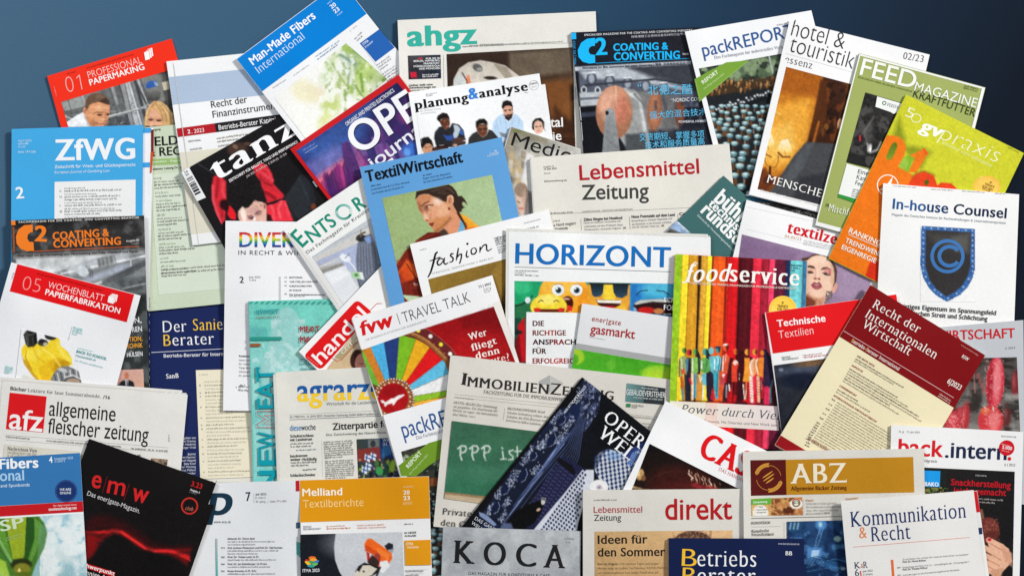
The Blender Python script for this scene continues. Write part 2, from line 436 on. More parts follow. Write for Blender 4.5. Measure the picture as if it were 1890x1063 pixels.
# ---------------------------------------------------------------- printed pictures (dense sheets, one colour per point)
_lat=rng.random((64,64))
def vnoise(x,y):
    i=np.floor(x).astype(int); j=np.floor(y).astype(int); a=x-i; b=y-j; a=a*a*(3-2*a); b=b*b*(3-2*b)
    g=lambda p,q:_lat[q%64,p%64]
    return (g(i,j)*(1-a)+g(i+1,j)*a)*(1-b)+(g(i,j+1)*(1-a)+g(i+1,j+1)*a)*b
def fbm(x,y,o=3):
    s=0;t=0
    for k in range(o): s=s+vnoise(x*2**k+k*7.3,y*2**k+k*3.1)*.5**k; t+=.5**k
    return s/t
class Pic:
    def __init__(s,quad,c,res=2.2,raw=False):
        bump(); s.lay=M.lay; s.part=M.cur; res=res*.78
        q=np.asarray(quad,float) if raw else pts(quad)
        nu=max(2,int(max(np.linalg.norm(q[1]-q[0]),np.linalg.norm(q[2]-q[3]))/res)+1); nv=max(2,int(max(np.linalg.norm(q[3]-q[0]),np.linalg.norm(q[2]-q[1]))/res)+1)
        s.nu,s.nv=nu,nv; U_,V_=np.meshgrid(np.linspace(0,1,nu+1),np.linspace(0,1,nv+1)); s.P=bil(q,U_,V_).reshape(-1,2); s.U=U_.ravel(); s.V=V_.ravel()
        c=np.asarray(c,float)
        s.C=bil(c,s.U,s.V) if c.ndim==2 else np.tile(c,(len(s.P),1))
        M.pics.append(s)
    def mix(s,idx,a,col):
        a=np.clip(a,0,1)[:,None]; s.C[idx]=s.C[idx]*(1-a)+np.asarray(col,float)*a
    def box(s,x0,y0,x1,y1): return np.nonzero((s.P[:,0]>=x0)&(s.P[:,0]<=x1)&(s.P[:,1]>=y0)&(s.P[:,1]<=y1))[0]
    def e(s,cx,cy,rx,ry=None,col=(0,0,0),soft=3,rot=0,al=1,col2=None):
        cx,cy=cv(cx,cy); ry=rx if ry is None else ry; rx/=fr[2]; ry/=fr[2]; soft=max(soft/fr[2],1.5)
        R=max(rx,ry)+soft+1; i=s.box(cx-R,cy-R,cx+R,cy+R)
        if len(i)==0: return s
        dx=s.P[i,0]-cx; dy=s.P[i,1]-cy; ca,sa=math.cos(rot),math.sin(rot); x=dx*ca+dy*sa; y=-dx*sa+dy*ca
        r=np.sqrt((x/rx)**2+(y/ry)**2); d=(1-r)*min(rx,ry)
        a=np.clip(d/soft+.5,0,1)*al
        if col2 is not None:
            t=np.clip(.5+.5*(y/ry),0,1)[:,None]; col=np.asarray(col,float)*(1-t)+np.asarray(col2,float)*t
        s.mix(i,a,col); return s
    def p(s,l,col,soft=3,al=1,col2=None):
        q=pts(l); soft=max(soft/fr[2],1.5); i=s.box(q[:,0].min()-soft,q[:,1].min()-soft,q[:,0].max()+soft,q[:,1].max()+soft)
        if len(i)==0: return s
        X=s.P[i]; ins=np.zeros(len(i),bool); D=np.full(len(i),1e9); n=len(q)
        for k in range(n):
            a=q[k]; b=q[(k+1)%n]; ab=b-a
            t=np.clip(((X-a)@ab)/max(1e-9,ab@ab),0,1); D=np.minimum(D,np.hypot(*(X-a-t[:,None]*ab).T))
            if a[1]!=b[1]:
                c=((a[1]>X[:,1])!=(b[1]>X[:,1]))&(X[:,0]<(b[0]-a[0])*(X[:,1]-a[1])/(b[1]-a[1])+a[0]); ins^=c
        sd=np.where(ins,D,-D)
        if col2 is not None:
            t=((X[:,1]-q[:,1].min())/max(1,np.ptp(q[:,1])))[:,None]; t=np.clip(t,0,1); col=np.asarray(col,float)*(1-t)+np.asarray(col2,float)*t
        s.mix(i,np.clip(sd/soft+.5,0,1)*al,col); return s
    def l(s,l,w,col,soft=2,al=1):
        q=pts(l); soft=max(soft/fr[2],1.5); w=w/fr[2]/2; m=w+soft; i=s.box(q[:,0].min()-m,q[:,1].min()-m,q[:,0].max()+m,q[:,1].max()+m)
        if len(i)==0: return s
        X=s.P[i]; D=np.full(len(i),1e9)
        for a,b in zip(q[:-1],q[1:]):
            ab=b-a; t=np.clip(((X-a)@ab)/max(1e-9,ab@ab),0,1); D=np.minimum(D,np.hypot(*(X-a-t[:,None]*ab).T))
        s.mix(i,np.clip((w-D)/soft+.5,0,1)*al,col); return s
    def n(s,scale,amp,o=3,ax=1,rot=0):
        sc_=scale/fr[2]; ca,sa=math.cos(rot),math.sin(rot); x=(s.P[:,0]*ca+s.P[:,1]*sa)/sc_; y=(-s.P[:,0]*sa+s.P[:,1]*ca)/sc_/ax
        k=1+(fbm(x,y,o)-.5)*2*amp; s.C=np.clip(s.C*k[:,None],0,255); return s
    def nc(s,scale,col,thr=.5,soft=.1,al=1,o=3,ax=1,rot=0,box=None,sh=0):
        sc_=scale/fr[2]
        if box: (x0,y0),(x1,y1)=cv(*box[:2]),cv(*box[2:]); i=s.box(x0,y0,x1,y1)
        else: i=np.arange(len(s.P))
        ca,sa=math.cos(rot),math.sin(rot); X=s.P[i]; x=(X[:,0]*ca+X[:,1]*sa)/sc_+sh; y=(-X[:,0]*sa+X[:,1]*ca)/sc_/ax+sh*1.7
        v=fbm(x,y,o); s.mix(i,np.clip((v-thr)/soft+.5,0,1)*al,col); return s
SUBP={'advert_text':('advert','advert_photo'),'photo_text':('front_photo','cover_photo'),'balloon_text':('cover_photo',),'contents':('contents_panel',)}
def finish():
    z0=M.base; off=.00018; made={}
    for pc in M.pics:
        x,y=pc.P[:,0],pc.P[:,1]; pc.C=np.clip(pc.C*(1+(((fbm(x/2.7,y/2.7,2)-.5)*.15+(fbm(x/11,y/11,2)-.5)*.06)*(1.06-.95*(pc.C.mean(1)/255)**3)))[:,None]+(fbm(x/2.6+9,y/2.6,1)[:,None]-.5)*6,0,255)
        V=world(M.f,pc.P,z0+off+pc.lay*ZL)-M.o; w=pc.nu+1
        I,J=np.meshgrid(np.arange(pc.nu),np.arange(pc.nv)); k=(J*w+I).ravel()
        made[pc.part]=mesh_obj(pc.part,V,np.c_[k,k+w,k+w+1,k+1],lin(np.clip(pc.C,0,255)),MAT[M.kind],M.root); 
    for (n,_k),(vs,fs,cs,zs,_) in sorted(M.parts.items(),key=lambda t:t[0][0] in SUBP):
        P_=np.vstack(vs); Z=np.concatenate(zs); V=world(M.f,P_,z0+off+Z)-M.o
        # make every face look up
        A=[]
        for f in fs:
            s=0.
            for i in range(len(f)): a,b=V[f[i-1]],V[f[i]]; s+=a[0]*b[1]-a[1]*b[0]
            if abs(s)<4e-9: continue
            A.append(f if s>0 else f[::-1])
        o=mesh_obj(n,V,A,np.vstack(cs),MAT[M.kind],M.root,smooth=(n,_k) not in M.flat)
        for h in SUBP.get(n,()):
            if h in made: o.parent=made[h]; break
        else: made.setdefault(n,o)
WH=(238,238,240); BK=(28,28,30); GR=(150,150,152)
# --- red cover with two people
mag('magazine','red magazine with a man and a blonde woman on its cover, at the upper left',[(87,141),(317,72),(403,372),(172,452)],(240,48,24),'gloss')
F('a'); part('cover_photo')
p=Pic([(400,668),(1130,455),(1340,1180),(610,1400)],[(120,122,124),(95,97,98),(70,72,74),(90,92,94)])
p.n(60,.35,4)
p.l([(440,640),(470,760)],14,(60,62,64),8); p.l([(520,620),(545,720)],8,(70,72,74),6)
for x,w,c in ((745,26,(150,152,154)),(800,10,(60,60,62)),(840,34,(185,188,190)),(880,30,(120,124,126)),(910,16,(60,62,66)),(930,18,(150,152,154))): p.l([(x-40,480),(x+60,830)],w,c,8)
p.l([(660,590),(760,830)],8,(90,90,92),6); p.l([(420,760),(860,720)],10,(150,152,152),8); p.l([(700,765),(1000,690)],14,(175,178,180),8)
for k in range(26): 
    x=random.uniform(700,940); y=random.uniform(640,820); p.l([(x,y),(x+random.uniform(-30,30),y+random.uniform(-40,40))],random.uniform(4,10),random.choice([(55,60,66),(150,155,160),(90,95,100),(70,80,95)]),5,.7)
p.e(1005,610,52,48,(80,82,84),10,col2=(50,52,54)); p.e(990,560,46,32,(50,90,170),14); p.l([(950,600),(1000,540),(1050,600)],16,(110,112,114),8)
p.p([(1060,540),(1110,535),(1112,590),(1066,592)],(196,190,172),4); p.p([(1030,470),(1100,450),(1140,600),(1160,760),(1080,700)],(48,48,50),14,.8)
# man
F('PM')
p.p([(20,520),(380,400),(430,560),(400,600),(90,650)],(156,160,158),14,.9); p.p([(70,650),(400,570),(420,660),(130,745)],(96,98,98),14,.8); p.l([(140,490),(200,700)],12,(96,98,98),10); p.l([(340,430),(385,560)],8,(110,112,112),10); p.l([(80,730),(190,770)],24,(190,192,190),12,.8)
p.l([(800,290),(920,680)],30,(84,86,88),16,.8); p.l([(690,310),(770,420)],14,(90,92,94),10,.7); p.p([(870,560),(1050,520),(1080,640),(900,680)],(100,102,104),20,.8)
p.p([(760,770),(1090,690),(1150,870),(760,890)],(76,80,84),16,.9)
for k in range(46):
    x=random.uniform(760,1130); y=random.uniform(710,870); p.l([(x,y),(x+random.uniform(-30,30),y+random.uniform(-30,30))],random.uniform(5,12),random.choice([(40,44,50),(150,154,158),(100,104,110),(60,64,72)]),6,.8)
for a,b,w,c in (((990,220),(1160,870),70,(150,153,155)),((1030,200),(1180,860),16,(90,92,94)),((1100,190),(1290,850),30,(208,210,214)),((1150,170),(1330,820),20,(130,133,136)),((1190,160),(1400,580),30,(64,66,68)),((1240,150),(1400,540),14,(196,198,200)),((1280,150),(1420,500),14,(80,82,84))): p.l([a,b],w,c,12,.9)
p.l([(770,748),(1250,622)],32,(120,122,122),10); p.l([(770,738),(1250,612)],18,(206,208,206),8); p.p([(1290,130),(1560,60),(1760,60),(1800,440),(1640,500),(1440,500),(1360,300)],(126,126,122),20,.9); p.p([(1620,60),(1720,30),(1790,500),(1700,560),(1640,340)],(70,70,70),30,.8)
p.e(1495,380,108,118,(140,140,136),12,col2=(58,58,58)); p.p([(1400,180),(1520,165),(1560,210),(1540,260),(1420,290),(1370,290),(1372,230)],(52,94,172),14); p.p([(1500,180),(1560,200),(1550,260),(1510,240)],(190,200,206),12,.7); p.p([(1618,200),(1722,172),(1740,300),(1650,326)],(200,190,168),10)
p.l([(1290,590),(1420,545)],16,(170,172,172),10)
p.p([(410,575),(440,445),(520,380),(620,362),(720,408),(780,500),(797,600),(792,700),(765,790),(740,840),(690,900),(480,900),(400,745),(374,690),(378,612),(400,585)],(216,152,110),12)
p.p([(398,590),(412,480),(470,400),(560,363),(650,366),(735,408),(787,500),(790,548),(740,540),(690,524),(640,502),(580,512),(520,528),(470,560),(444,620),(418,640)],(106,80,62),12); p.p([(620,505),(700,520),(790,550),(785,490),(740,440),(680,460)],(62,44,38),18,.8); p.e(640,420,60,34,(140,116,98),30,al=.6)
p.e(650,600,100,44,(234,178,136),34,al=.85); p.e(520,690,60,70,(226,160,118),44,al=.7); p.e(400,650,26,58,(222,156,118),10); p.e(404,655,12,34,(160,90,66),14,al=.8)
p.l([(540,690),(590,665),(680,672)],15,(120,74,52),14,.8); p.l([(735,678),(790,690)],12,(120,74,52),12,.8); p.e(636,708,40,15,(66,40,34),12); p.e(762,704,24,14,(66,40,34),12); p.l([(600,730),(670,735)],8,(176,110,80),10,.7)
p.l([(715,690),(725,750),(700,800)],18,(186,116,82),20,.7); p.e(692,782,34,26,(240,186,152),20,al=.85); p.e(720,806,18,10,(140,76,54),10,al=.8)
p.l([(585,838),(640,858),(710,850)],16,(136,56,48),12,.9); p.l([(600,850),(690,862)],7,(230,206,196),8,.6); p.p([(430,740),(560,800),(600,880),(480,900)],(186,122,84),40,.7); p.e(740,820,30,60,(190,124,88),30,al=.5)
p.p([(105,830),(240,735),(370,668),(395,760),(470,900),(110,900)],(236,238,241),12); p.l([(380,690),(420,800),(480,890)],22,(206,212,220),14,.8); p.l([(150,830),(260,780),(300,860)],12,(208,214,222),16,.7)
# woman
p.p([(1345,880),(1350,760),(1375,640),(1430,545),(1500,487),(1600,492),(1700,560),(1790,680),(1806,800),(1810,880)],(212,170,116),12)
for a,c in (([(1560,510),(1660,600),(1740,760)],(238,206,158)),([(1530,540),(1600,640),(1640,800)],(170,122,76)),([(1620,540),(1720,660),(1780,800)],(176,130,84)),([(1420,600),(1380,700),(1365,850)],(236,200,150)),([(1500,520),(1430,620),(1400,720)],(182,134,92)),([(1590,560),(1680,690),(1700,820)],(160,116,74))): p.l(a,16,c,16,.75)
p.p([(1395,880),(1400,745),(1432,655),(1492,604),(1550,640),(1600,722),(1636,830),(1600,880)],(222,164,130),12); p.e(1490,700,60,44,(238,186,152),40,al=.8); p.l([(1522,498),(1468,585)],12,(150,98,84),9,.8)
p.l([(1400,765),(1440,755),(1480,775)],9,(140,90,66),9,.8); p.l([(1540,785),(1590,770),(1625,790)],9,(140,90,66),9,.8); p.e(1445,788,38,15,(74,48,46),10); p.e(1575,800,40,15,(74,48,46),10); p.l([(1500,780),(1500,840)],16,(200,136,104),16,.6); p.e(1500,840,40,14,(240,196,166),12,al=.7)
F('a')
p.n(18,.1,2)
part('masthead')
T('01',438,606,540,586,98,(240,170,165),'hair'); T('PROFESSIONAL',580,515,930,413,44,(250,205,200),'light'); T('PAPERMAKING',590,562,948,456,40,(250,246,244),'bold')
G(566,452,915,350,7,(190,40,28),dens=.8); G(440,490,505,470,7,(190,40,28)); G(372,630,355,560,5,(245,150,140))
part('page_icon'); 
for k,(dx,dy) in enumerate(((22,-20),(12,-10),(0,0))):
    P([(940+dx,342+dy),(975+dx,330+dy),(984+dx,390+dy),(950+dx,400+dy)],(240,60,40)); P([(942+dx,345+dy),(973+dx,334+dy),(981+dx,388+dy),(951+dx,397+dy)],(252,248,246))

# --- dark blue journal (under the green one)
mag('journal','dark blue journal with white and yellow serif title and cream contents panel',[(266,548),(512,528),(545,878),(291,902)],(28,40,88),'matt')
F('h'); part('masthead')
T('Der',1142,885,1308,878,78,(240,240,242),'serif'); T('Saniert',1353,872,1640,862,78,(240,196,60),'serif',cf=lambda u,v:(240,196,60) if u<.66 else (238,238,240)); 
T('Berater',1147,980,1500,966,78,(240,240,242),'serif',cf=lambda u,v:(240,196,60) if u<.165 else (240,240,242))
T('Betriebs-Berater für Interimsmanagement',1147,1062,1800,1040,24,(225,226,230),'med')
part('rule'); B(1060,1026,1780,990,4,(215,218,225))
F('j'); part('title_short'); T('SanB',1165,222,1252,216,32,(236,236,238),'serifb')
part('contents_panel'); Q([(1372,163),(1900,150),(1936,905),(1403,925)],(236,228,204)); 
T('1/2023',1395,202,1455,200,12,(160,156,140),'light')
y=250
for k in range(27):
    x=1432+k*1.1; bold=k in (1,3,4,7,10,12,13,16,18,20,22,25)
    G(x,y,x+(330 if k%3 else 230),y-9,8.2,(136,131,118) if bold else (188,182,164),dens=.9,seed=k,rag=.3)
    if bold: G(x-36,y+2,x-20,y+1,9,(130,124,110),seed=k+50)
    y+=25.2
part('contributor_list')
for k,s in enumerate(['herausgegeben von','Axel Gravius','Martin Heidrich','Rüdiger Weiß','','Beirat','Martin Hammer','Michael Hippeli','Béla Knof','Dieter Münning','Marcus Pellens','J. Schneider']):
    if s: T(s,1372-len(s)*9.2,646+k*22.5,1372,643+k*22.5,15,(200,204,215),'med')
F('l'); part('bottom_edge'); Q([(1400,385),(1940,365),(1942,400),(1402,408)],(225,222,212))

# --- pale green law journal
mag('journal','pale green law journal with black capital title and long contents column',[(247,238),(489,214),(516,550),(273,574.5)],(200,212,188),'matt')
F('e'); part('contents_panel'); Q([(1060,330),(1540,290),(1567,740+220),(1112,1230)],(214,222,204)) if False else None
Q([(1050,390),(1530,350),(1600,1185),(1112,1230)],(212,221,204))
part('masthead'); T('GELD',1010,194,1250,178,64,BK,'bold'); T('& REC',1035,264,1270,250,60,BK,'bold'); T('Jahrgang',1052,84,1126,78,15,(90,96,84),'med')
part('band'); Q([(1020,285),(1440,262),(1444,305),(1022,326)],(150,186,112)); T('Prävention · Repression · Recht',1040,310,1420,286,15,(226,236,214),'med')
part('contents'); T('Redaktion: Leitung Dr. Jacob Wende',1050,360,1380,336,15,(84,92,80),'med')
y=424
for k,n in enumerate((3,1,3,3,3,3,1,3)):
    x=1080+k*7
    G(x,y,x+70+(k%3)*30,y-6,11,(150,168,140),seed=k); y+=24
    G(x,y,x+190,y-12,9,(130,138,124),seed=k+7); y+=21
    if n>1: G(x,y,x+260,y-18,9.5,(92,98,88),n=2,ld=22,seed=k+3,rag=.1); y+=46
    y+=10
G(1130,1062,1690,1020,9.5,(100,106,96),n=2,ld=26)
F('h'); G(1054,705,1048,630,5,(150,160,140))

# --- light journal with slate band
mag('journal','white journal with slate blue band and red issue bar, behind the dance magazine',[(307,114),(549,89),(597,425),(355,453.5)],(238,239,241),'gloss')
F('a'); part('colour_band'); Q([(1098,432),(1098+640,372),(1960,520),(1122,606)],(176,192,214)) if False else None
U(0.0,.085,1,.235,(172,190,214)); U(0.0,.495,1,.985,(222,217,200)); U(0,.94,1,1,(236,237,238))
part('masthead'); T('Recht der',1384,708,1620,672,44,(52,54,60),'sans'); T('Finanzinstrumente',1394,772,1850,706,44,(52,54,60),'sans')
part('issue_bar'); Q([(1156,842),(1404,808),(1412,866),(1164,898)],(178,30,40)); Q([(1404,808),(2010,725),(2018,782),(1412,866)],(34,32,36)); T('2',1228,876,1246,874,26,(250,245,245),'bold'); T('. 2023',1254,874,1336,864,26,(250,235,235),'sans'); T('Betriebs-Berater Kapitalmarkt',1432,852,1900,784,32,(240,240,240),'sans')
part('contents'); T('EDITORIAL',1234,932,1316,922,11,(120,116,106),'med'); T('AUFSÄTZE',1242,986,1322,976,11,(120,116,106),'med'); G(1420,912,1640,880,9,(165,160,146),n=2,ld=22); T('AUFSICHT',1426,964,1500,952,11,(120,116,106),'med')
F(); part('spine_line'); B(320,117,366.5,450,1.2,(206,204,200))

# --- second journal peeking out with blue blocks
mag('journal','thin strip of white journal with blue blocks, right of the bright blue journal',[(36,244),(283.5,236.5),(275,572),(28,580)],(236,237,241),'gloss')
F('e'); part('block'); Q([(900,68),(1059,62),(1058,97),(900,102)],(64,160,222)); Q([(900,310),(1054,303),(1053,338),(900,342)],(64,160,222))
part('tab'); Q([(1058,75),(1077,74),(1076,230),(1058,230)],(120,34,34)); Q([(1056,230),(1076,230),(1062,378),(1050,378)],(206,84,32))

# --- bright blue journal
mag('journal','bright blue journal with big white four-letter title and a white number 2',[(21.5,238.5),(264.3,231),(262,568),(19.5,576)],(66,168,226),'gloss')
F('e'); part('masthead'); T('ZfWG',384,292,948,280,148,(240,243,246),'black',tr=.01)
T('Zeitschrift für Wett- und Glücksspielrecht',382,346,950,330,22,(226,240,250),'med'); T('European Journal of Gambling Law',382,382,768,370,18,(220,236,250),'sans',sl=.18)
part('issue_number'); T('2',112,558,170,554,80,(240,243,246),'bold'); T('April 2023',126,160,220,158,15,(190,224,246),'med'); G(126,180,210,178,11,(190,224,246),n=2,ld=22); T('Seite 197-266',126,238,250,236,15,(200,230,248),'med')
part('contents_panel'); Q([(382,440),(950,424),(948,1180),(380,1190)],(238,238,238))
y=492
for k in range(10):
    G(452,y,620+(k*67)%280,y-5,9,(150,150,152),seed=k); y+=19
    G(418,y,438,y-1,10,(130,130,130),seed=k); G(452,y,900,y-11,10,(110,110,114),n=1+(k%2),ld=20,seed=k+9,rag=.2); y+=22+20*(k%2)

# --- orange lettered black coating magazine
mag('magazine','black topped coating magazine with orange lettering and a large orange C with a raised 2',[(20.5,407.7),(266,398),(276.5,741),(29,752)],(60,62,66),'gloss')
F('h'); part('cover_photo')
p=Pic([(82,104),(1010,68),(1032,700),(1060,1360)][:2]+[(1049,1360),(108,1400)],(70,74,78))
p.p([(78,100),(1012,64),(1014,170),(80,215)],(34,32,32),30); p.p([(82,170),(1016,140),(1020,310),(86,360)],(48,46,46),60)
p.p([(84,345),(1022,305),(1024,350),(86,380)],(150,148,148),40)
p.p([(112,372),(1024,330),(1030,520),(980,620),(560,540),(112,420)],(205,208,210),14)
p.p([(380,470),(740,350),(1020,330),(1024,470),(760,560),(560,600)],(126,130,132),20)
p.l([(500,450),(880,350)],60,(190,194,200),26); p.l([(430,475),(1020,350)],12,(240,242,246),8,.9); p.l([(640,560),(1020,425)],16,(225,228,230),10,.9); p.l([(600,520),(900,420)],40,(168,174,192),22,.8)
p.l([(740,540),(1024,400)],50,(70,72,76),18,.9); p.p([(680,370),(790,345),(800,400),(690,430)],(110,112,110),12,.7)
for k in range(9): p.l([(690+k*14,372-k*3),(700+k*14,425-k*3)],5,(160,162,160) if k%2 else (80,82,82),4,.7)
for k in range(3): p.l([(595+k*14,420+k*2),(625+k*12,455+k*3),(628+k*10,500)],6,(90,92,96),4,.8)
p.p([(515,440),(590,415),(625,470),(600,500),(560,490)],(214,220,226),8,.9); p.l([(890,350),(915,380),(918,420)],6,(210,212,214),3)
p.p([(560,590),(800,520),(1030,460),(1040,760),(900,900)],(112,118,120),40); p.p([(800,520),(1030,490),(1034,600),(880,600)],(64,68,70),30,.8); p.l([(860,580),(1030,540)],10,(150,154,156),8)
p.p([(900,640),(1036,600),(1060,1360),(700,1380)],(46,50,50),40); p.n(50,.18,4)
p.nc(60,(150,156,158),.62,.2,.35)
part('top_line'); T('FACHMAGAZIN FÜR DIE COATING- UND CONVERTING-BRANCHE',132,121,974,88,13,(235,232,228),'bold',tr=.12)
part('masthead'); T('COATING &',370,240,766,212,54,(240,126,36),'black'); T('CONVERTING',374,294,848,272,54,(240,126,36),'black')
a=[];
for k in range(15): t=math.radians(95+k*170/14); a.append((225+115*math.cos(t),222-92*math.sin(t)*1.0))
b=[(232,178)]+[]
P([(228,132),(170,136),(130,165),(112,215),(116,265),(146,302),(190,318),(238,314),(234,254),(205,252),(190,228),(196,200),(212,186),(230,184)],(240,126,36))
T('2',240,248,328,252,110,(240,126,36),'black')
part('rule'); B(230,318,972,284,4,(214,96,30))
part('subtitle'); T('Alles rund um die Veredelung und Verarbeitung von Folie, Vliesstoff und Papier',120,358,972,326,15,(40,38,38),'med'); T('Ausgabe 88',884,254,974,246,14,(220,216,210),'med'); T('Juni 2023',922,270,974,266,10,(170,166,160),'sans')
part('spine_label'); Q([(78,104),(106,103),(109,135),(80,136)],(240,126,36)); T('Deutschland',102,320,84,150,17,(200,106,40),'med') if False else T('Deutschland',104,322,100,150,16,(206,104,34),'med')
F('h'); part('headline')
T('N,',944,822,992,816,40,(236,238,238),'bold'); T('REN',926,884,996,878,36,(236,238,238),'bold'); T('TION,',904,950,998,944,32,(240,170,60),'bold'); T('ECHNIK',894,998,1000,990,32,(240,170,60),'bold'); T('HÜLSEN',890,1058,1000,1050,32,(236,238,238),'bold')
F('j'); part('portrait_photo')
p=Pic([(806,162),(1004,156),(1010,300),(800,310)],[(206,160,150),(216,170,156),(225,180,150),(200,150,140)]); p.p([(815,280),(850,240),(890,225),(935,245),(950,300),(810,300)],(30,30,36),5); p.e(886,202,16,26,(196,120,90),4); p.p([(876,228),(898,228),(892,290),(884,290)],(235,232,230),3); p.l([(888,234),(888,290)],6,(40,40,60),2)
F('h'); part('staple')
for k in range(12): 
    y=640+k*55; B(1046,y,1047,y+22,4,(120,124,126))

# --- white and red weekly paper magazine
mag('magazine','white magazine with red title bar and a yellow device with black caps on its cover',[(21,484),(259.6,545.5),(175,862),(-68,798)],(238,239,242),'gloss')
F('h'); part('title_bar'); Q([(122,408),(940,620),(888,815),(68,598)],(226,18,24))
part('masthead'); T('05',152,582,276,606,92,(245,150,150),'hair'); T('WOCHENBLATT',334,572,722,668,44,(250,225,225),'light'); T('PAPIERFABRIKATION',314,620,836,756,40,(250,248,248),'bold')
part('page_icon')
for dx,dy in ((22,-16),(11,-8),(0,0)): P([(760+dx,628+dy),(806+dx,638+dy),(796+dx,690+dy),(750+dx,676+dy)],(226,18,24)); P([(762+dx,630+dy),(804+dx,640+dy),(794+dx,687+dy),(753+dx,674+dy)],(250,248,248))
part('small_print'); G(260,478,735,600,7,(170,14,20),dens=.8); G(515,855,590,872,8,(130,196,196),n=4,ld=15); G(546,998,660,1024,6,(130,196,196)); T('BACK TO SCHOOL',535,1026,745,1080,20,(60,160,160),'bold'); T('Messtechnik in',530,1052,670,1085,15,(140,190,190),'sans')
B(506,845,455,1020,2,(170,175,178)); G(94,466,78,520,5,(130,130,130))
part('cover_photo')
p=Pic([(150,860),(500,950),(610,1400),(100,1300)],(238,239,242))
p.p([(128,1240),(165,1180),(360,1250),(330,1330),(140,1300)],(214,212,200),14,.8)
p.p([(152,1050),(150,1000),(180,960),(260,960),(300,985),(400,905),(415,930),(425,980),(475,1020),(504,1070),(505,1110),(440,1150),(375,1190),(355,1250),(290,1235),(240,1190),(215,1140),(180,1105),(165,1060)],(244,212,48),4)
p.p([(160,1050),(185,1010),(270,1000),(300,1020),(250,1090),(190,1080)],(250,228,80),16,.8); p.p([(330,1090),(400,1060),(490,1090),(440,1130),(360,1160)],(220,170,24),16,.8); p.p([(270,1130),(340,1090),(360,1150),(350,1240),(290,1225)],(232,184,30),14,.8); p.p([(155,1060),(200,1100),(240,1180),(300,1240),(280,1245),(220,1180),(170,1110)],(206,150,16),10,.85); p.p([(415,990),(500,1070),(500,1110),(440,1060)],(252,230,90),12,.8); p.p([(380,1100),(450,1080),(500,1100),(440,1150),(370,1185)],(190,140,14),14,.7); p.l([(300,1000),(380,1060),(420,1120)],12,(255,238,120),12,.7); p.l([(230,990),(260,1060),(330,1110)],10,(224,178,24),10,.7); p.l([(185,1010),(178,1060),(220,1140)],5,(190,140,20),4); p.l([(400,960),(430,1040)],20,(252,236,110),14,.6)
p.p([(164,900),(190,868),(235,866),(256,890),(262,960),(240,985),(195,990),(178,960)],(40,40,40),4); p.p([(170,900),(200,885),(205,985),(182,975)],(74,74,72),8,.8); p.p([(236,890),(256,900),(258,960),(240,980)],(22,22,22),8,.8); p.e(212,888,36,20,(72,72,70),5); p.e(212,886,20,10,(30,30,30),4); p.l([(185,915),(195,975)],8,(84,84,82),6); p.l([(228,920),(236,975)],6,(70,70,70),6)
p.e(358,908,45,32,(46,46,44),4); p.e(362,900,26,14,(80,80,76),5); p.e(300,958,36,24,(60,56,48),4); p.e(292,945,20,14,(34,34,34),4); p.e(318,968,16,12,(190,184,160),5)
p.p([(355,1210),(385,1160),(430,1125),(475,1120),(540,1150),(575,1180),(585,1220),(560,1250),(500,1262),(420,1262),(370,1255)],(128,130,132),5)
for k in range(8): p.l([(380+k*22,1170-k*6+abs(k-3)*4),(400+k*20,1250-k*3)],7,(235,236,238) if k%2 else (60,62,66),5,.85)
p.e(510,1228,64,34,(84,84,86),4); p.e(512,1232,50,26,(170,150,130),5); p.l([(455,1200),(510,1185),(570,1215)],7,(240,240,242),4); p.e(440,1150,36,14,(200,202,204),8,.3)
part('small_print'); F('j'); T('Messtechnik in',530,66,668,98,14,(150,196,196),'sans'); T('der Praxis entdecken',520,98,718,148,14,(150,196,196),'sans'); G(38,140,98,152,8,(130,196,196),n=5,ld=11)

# --- tanz
mag('magazine','black and red dance magazine with white title and barcode strip at its left corner',[(334.5,318.5),(532,209.5),(682,469),(484,580)],(26,24,26),'gloss')
F('f'); part('cover_photo')
p=Pic([(80,410),(790,10),(1330,1010),(620,1400)],(24,22,24))
p.e(410,290,70,50,(70,50,42),24); p.e(395,270,20,14,(150,116,100),8,.6,.7)
F('TN')
R1=(208,40,54); R2=(238,92,102); R3=(130,16,26)
p.p([(120,240),(200,190),(330,310),(335,580),(352,625),(255,620),(232,700),(322,800),(312,950),(240,1020),(168,860),(100,600),(94,420)],R1,26); p.l([(116,380),(118,620),(180,800),(245,990)],34,R2,34,.8); p.l([(200,250),(190,420),(170,560)],34,R3,40,.75); p.l([(280,330),(270,460),(300,560)],40,R2,44,.6); p.l([(220,640),(270,800),(260,900)],30,(150,20,32),34,.6); p.e(310,690,84,84,(38,14,16),40)
p.p([(385,700),(440,740),(495,850),(484,940),(400,920),(350,850)],(226,30,42),22)
p.p([(760,60),(900,10),(1000,40),(1080,180),(1112,300),(1100,345),(1275,530),(1262,585),(1130,625),(990,670),(930,500),(880,320),(820,220)],R1,24); p.l([(860,150),(960,200),(1080,290)],40,R2,44,.6); p.l([(900,60),(1020,130),(1090,300)],26,(236,80,92),30,.6); p.l([(900,350),(960,450),(1180,540)],44,(236,40,52),40,.6); p.l([(940,480),(1040,520),(1130,590)],54,R3,40,.8); p.l([(960,330),(1080,380)],30,(120,14,20),34,.7); p.l([(880,180),(900,300)],24,R3,30,.5)
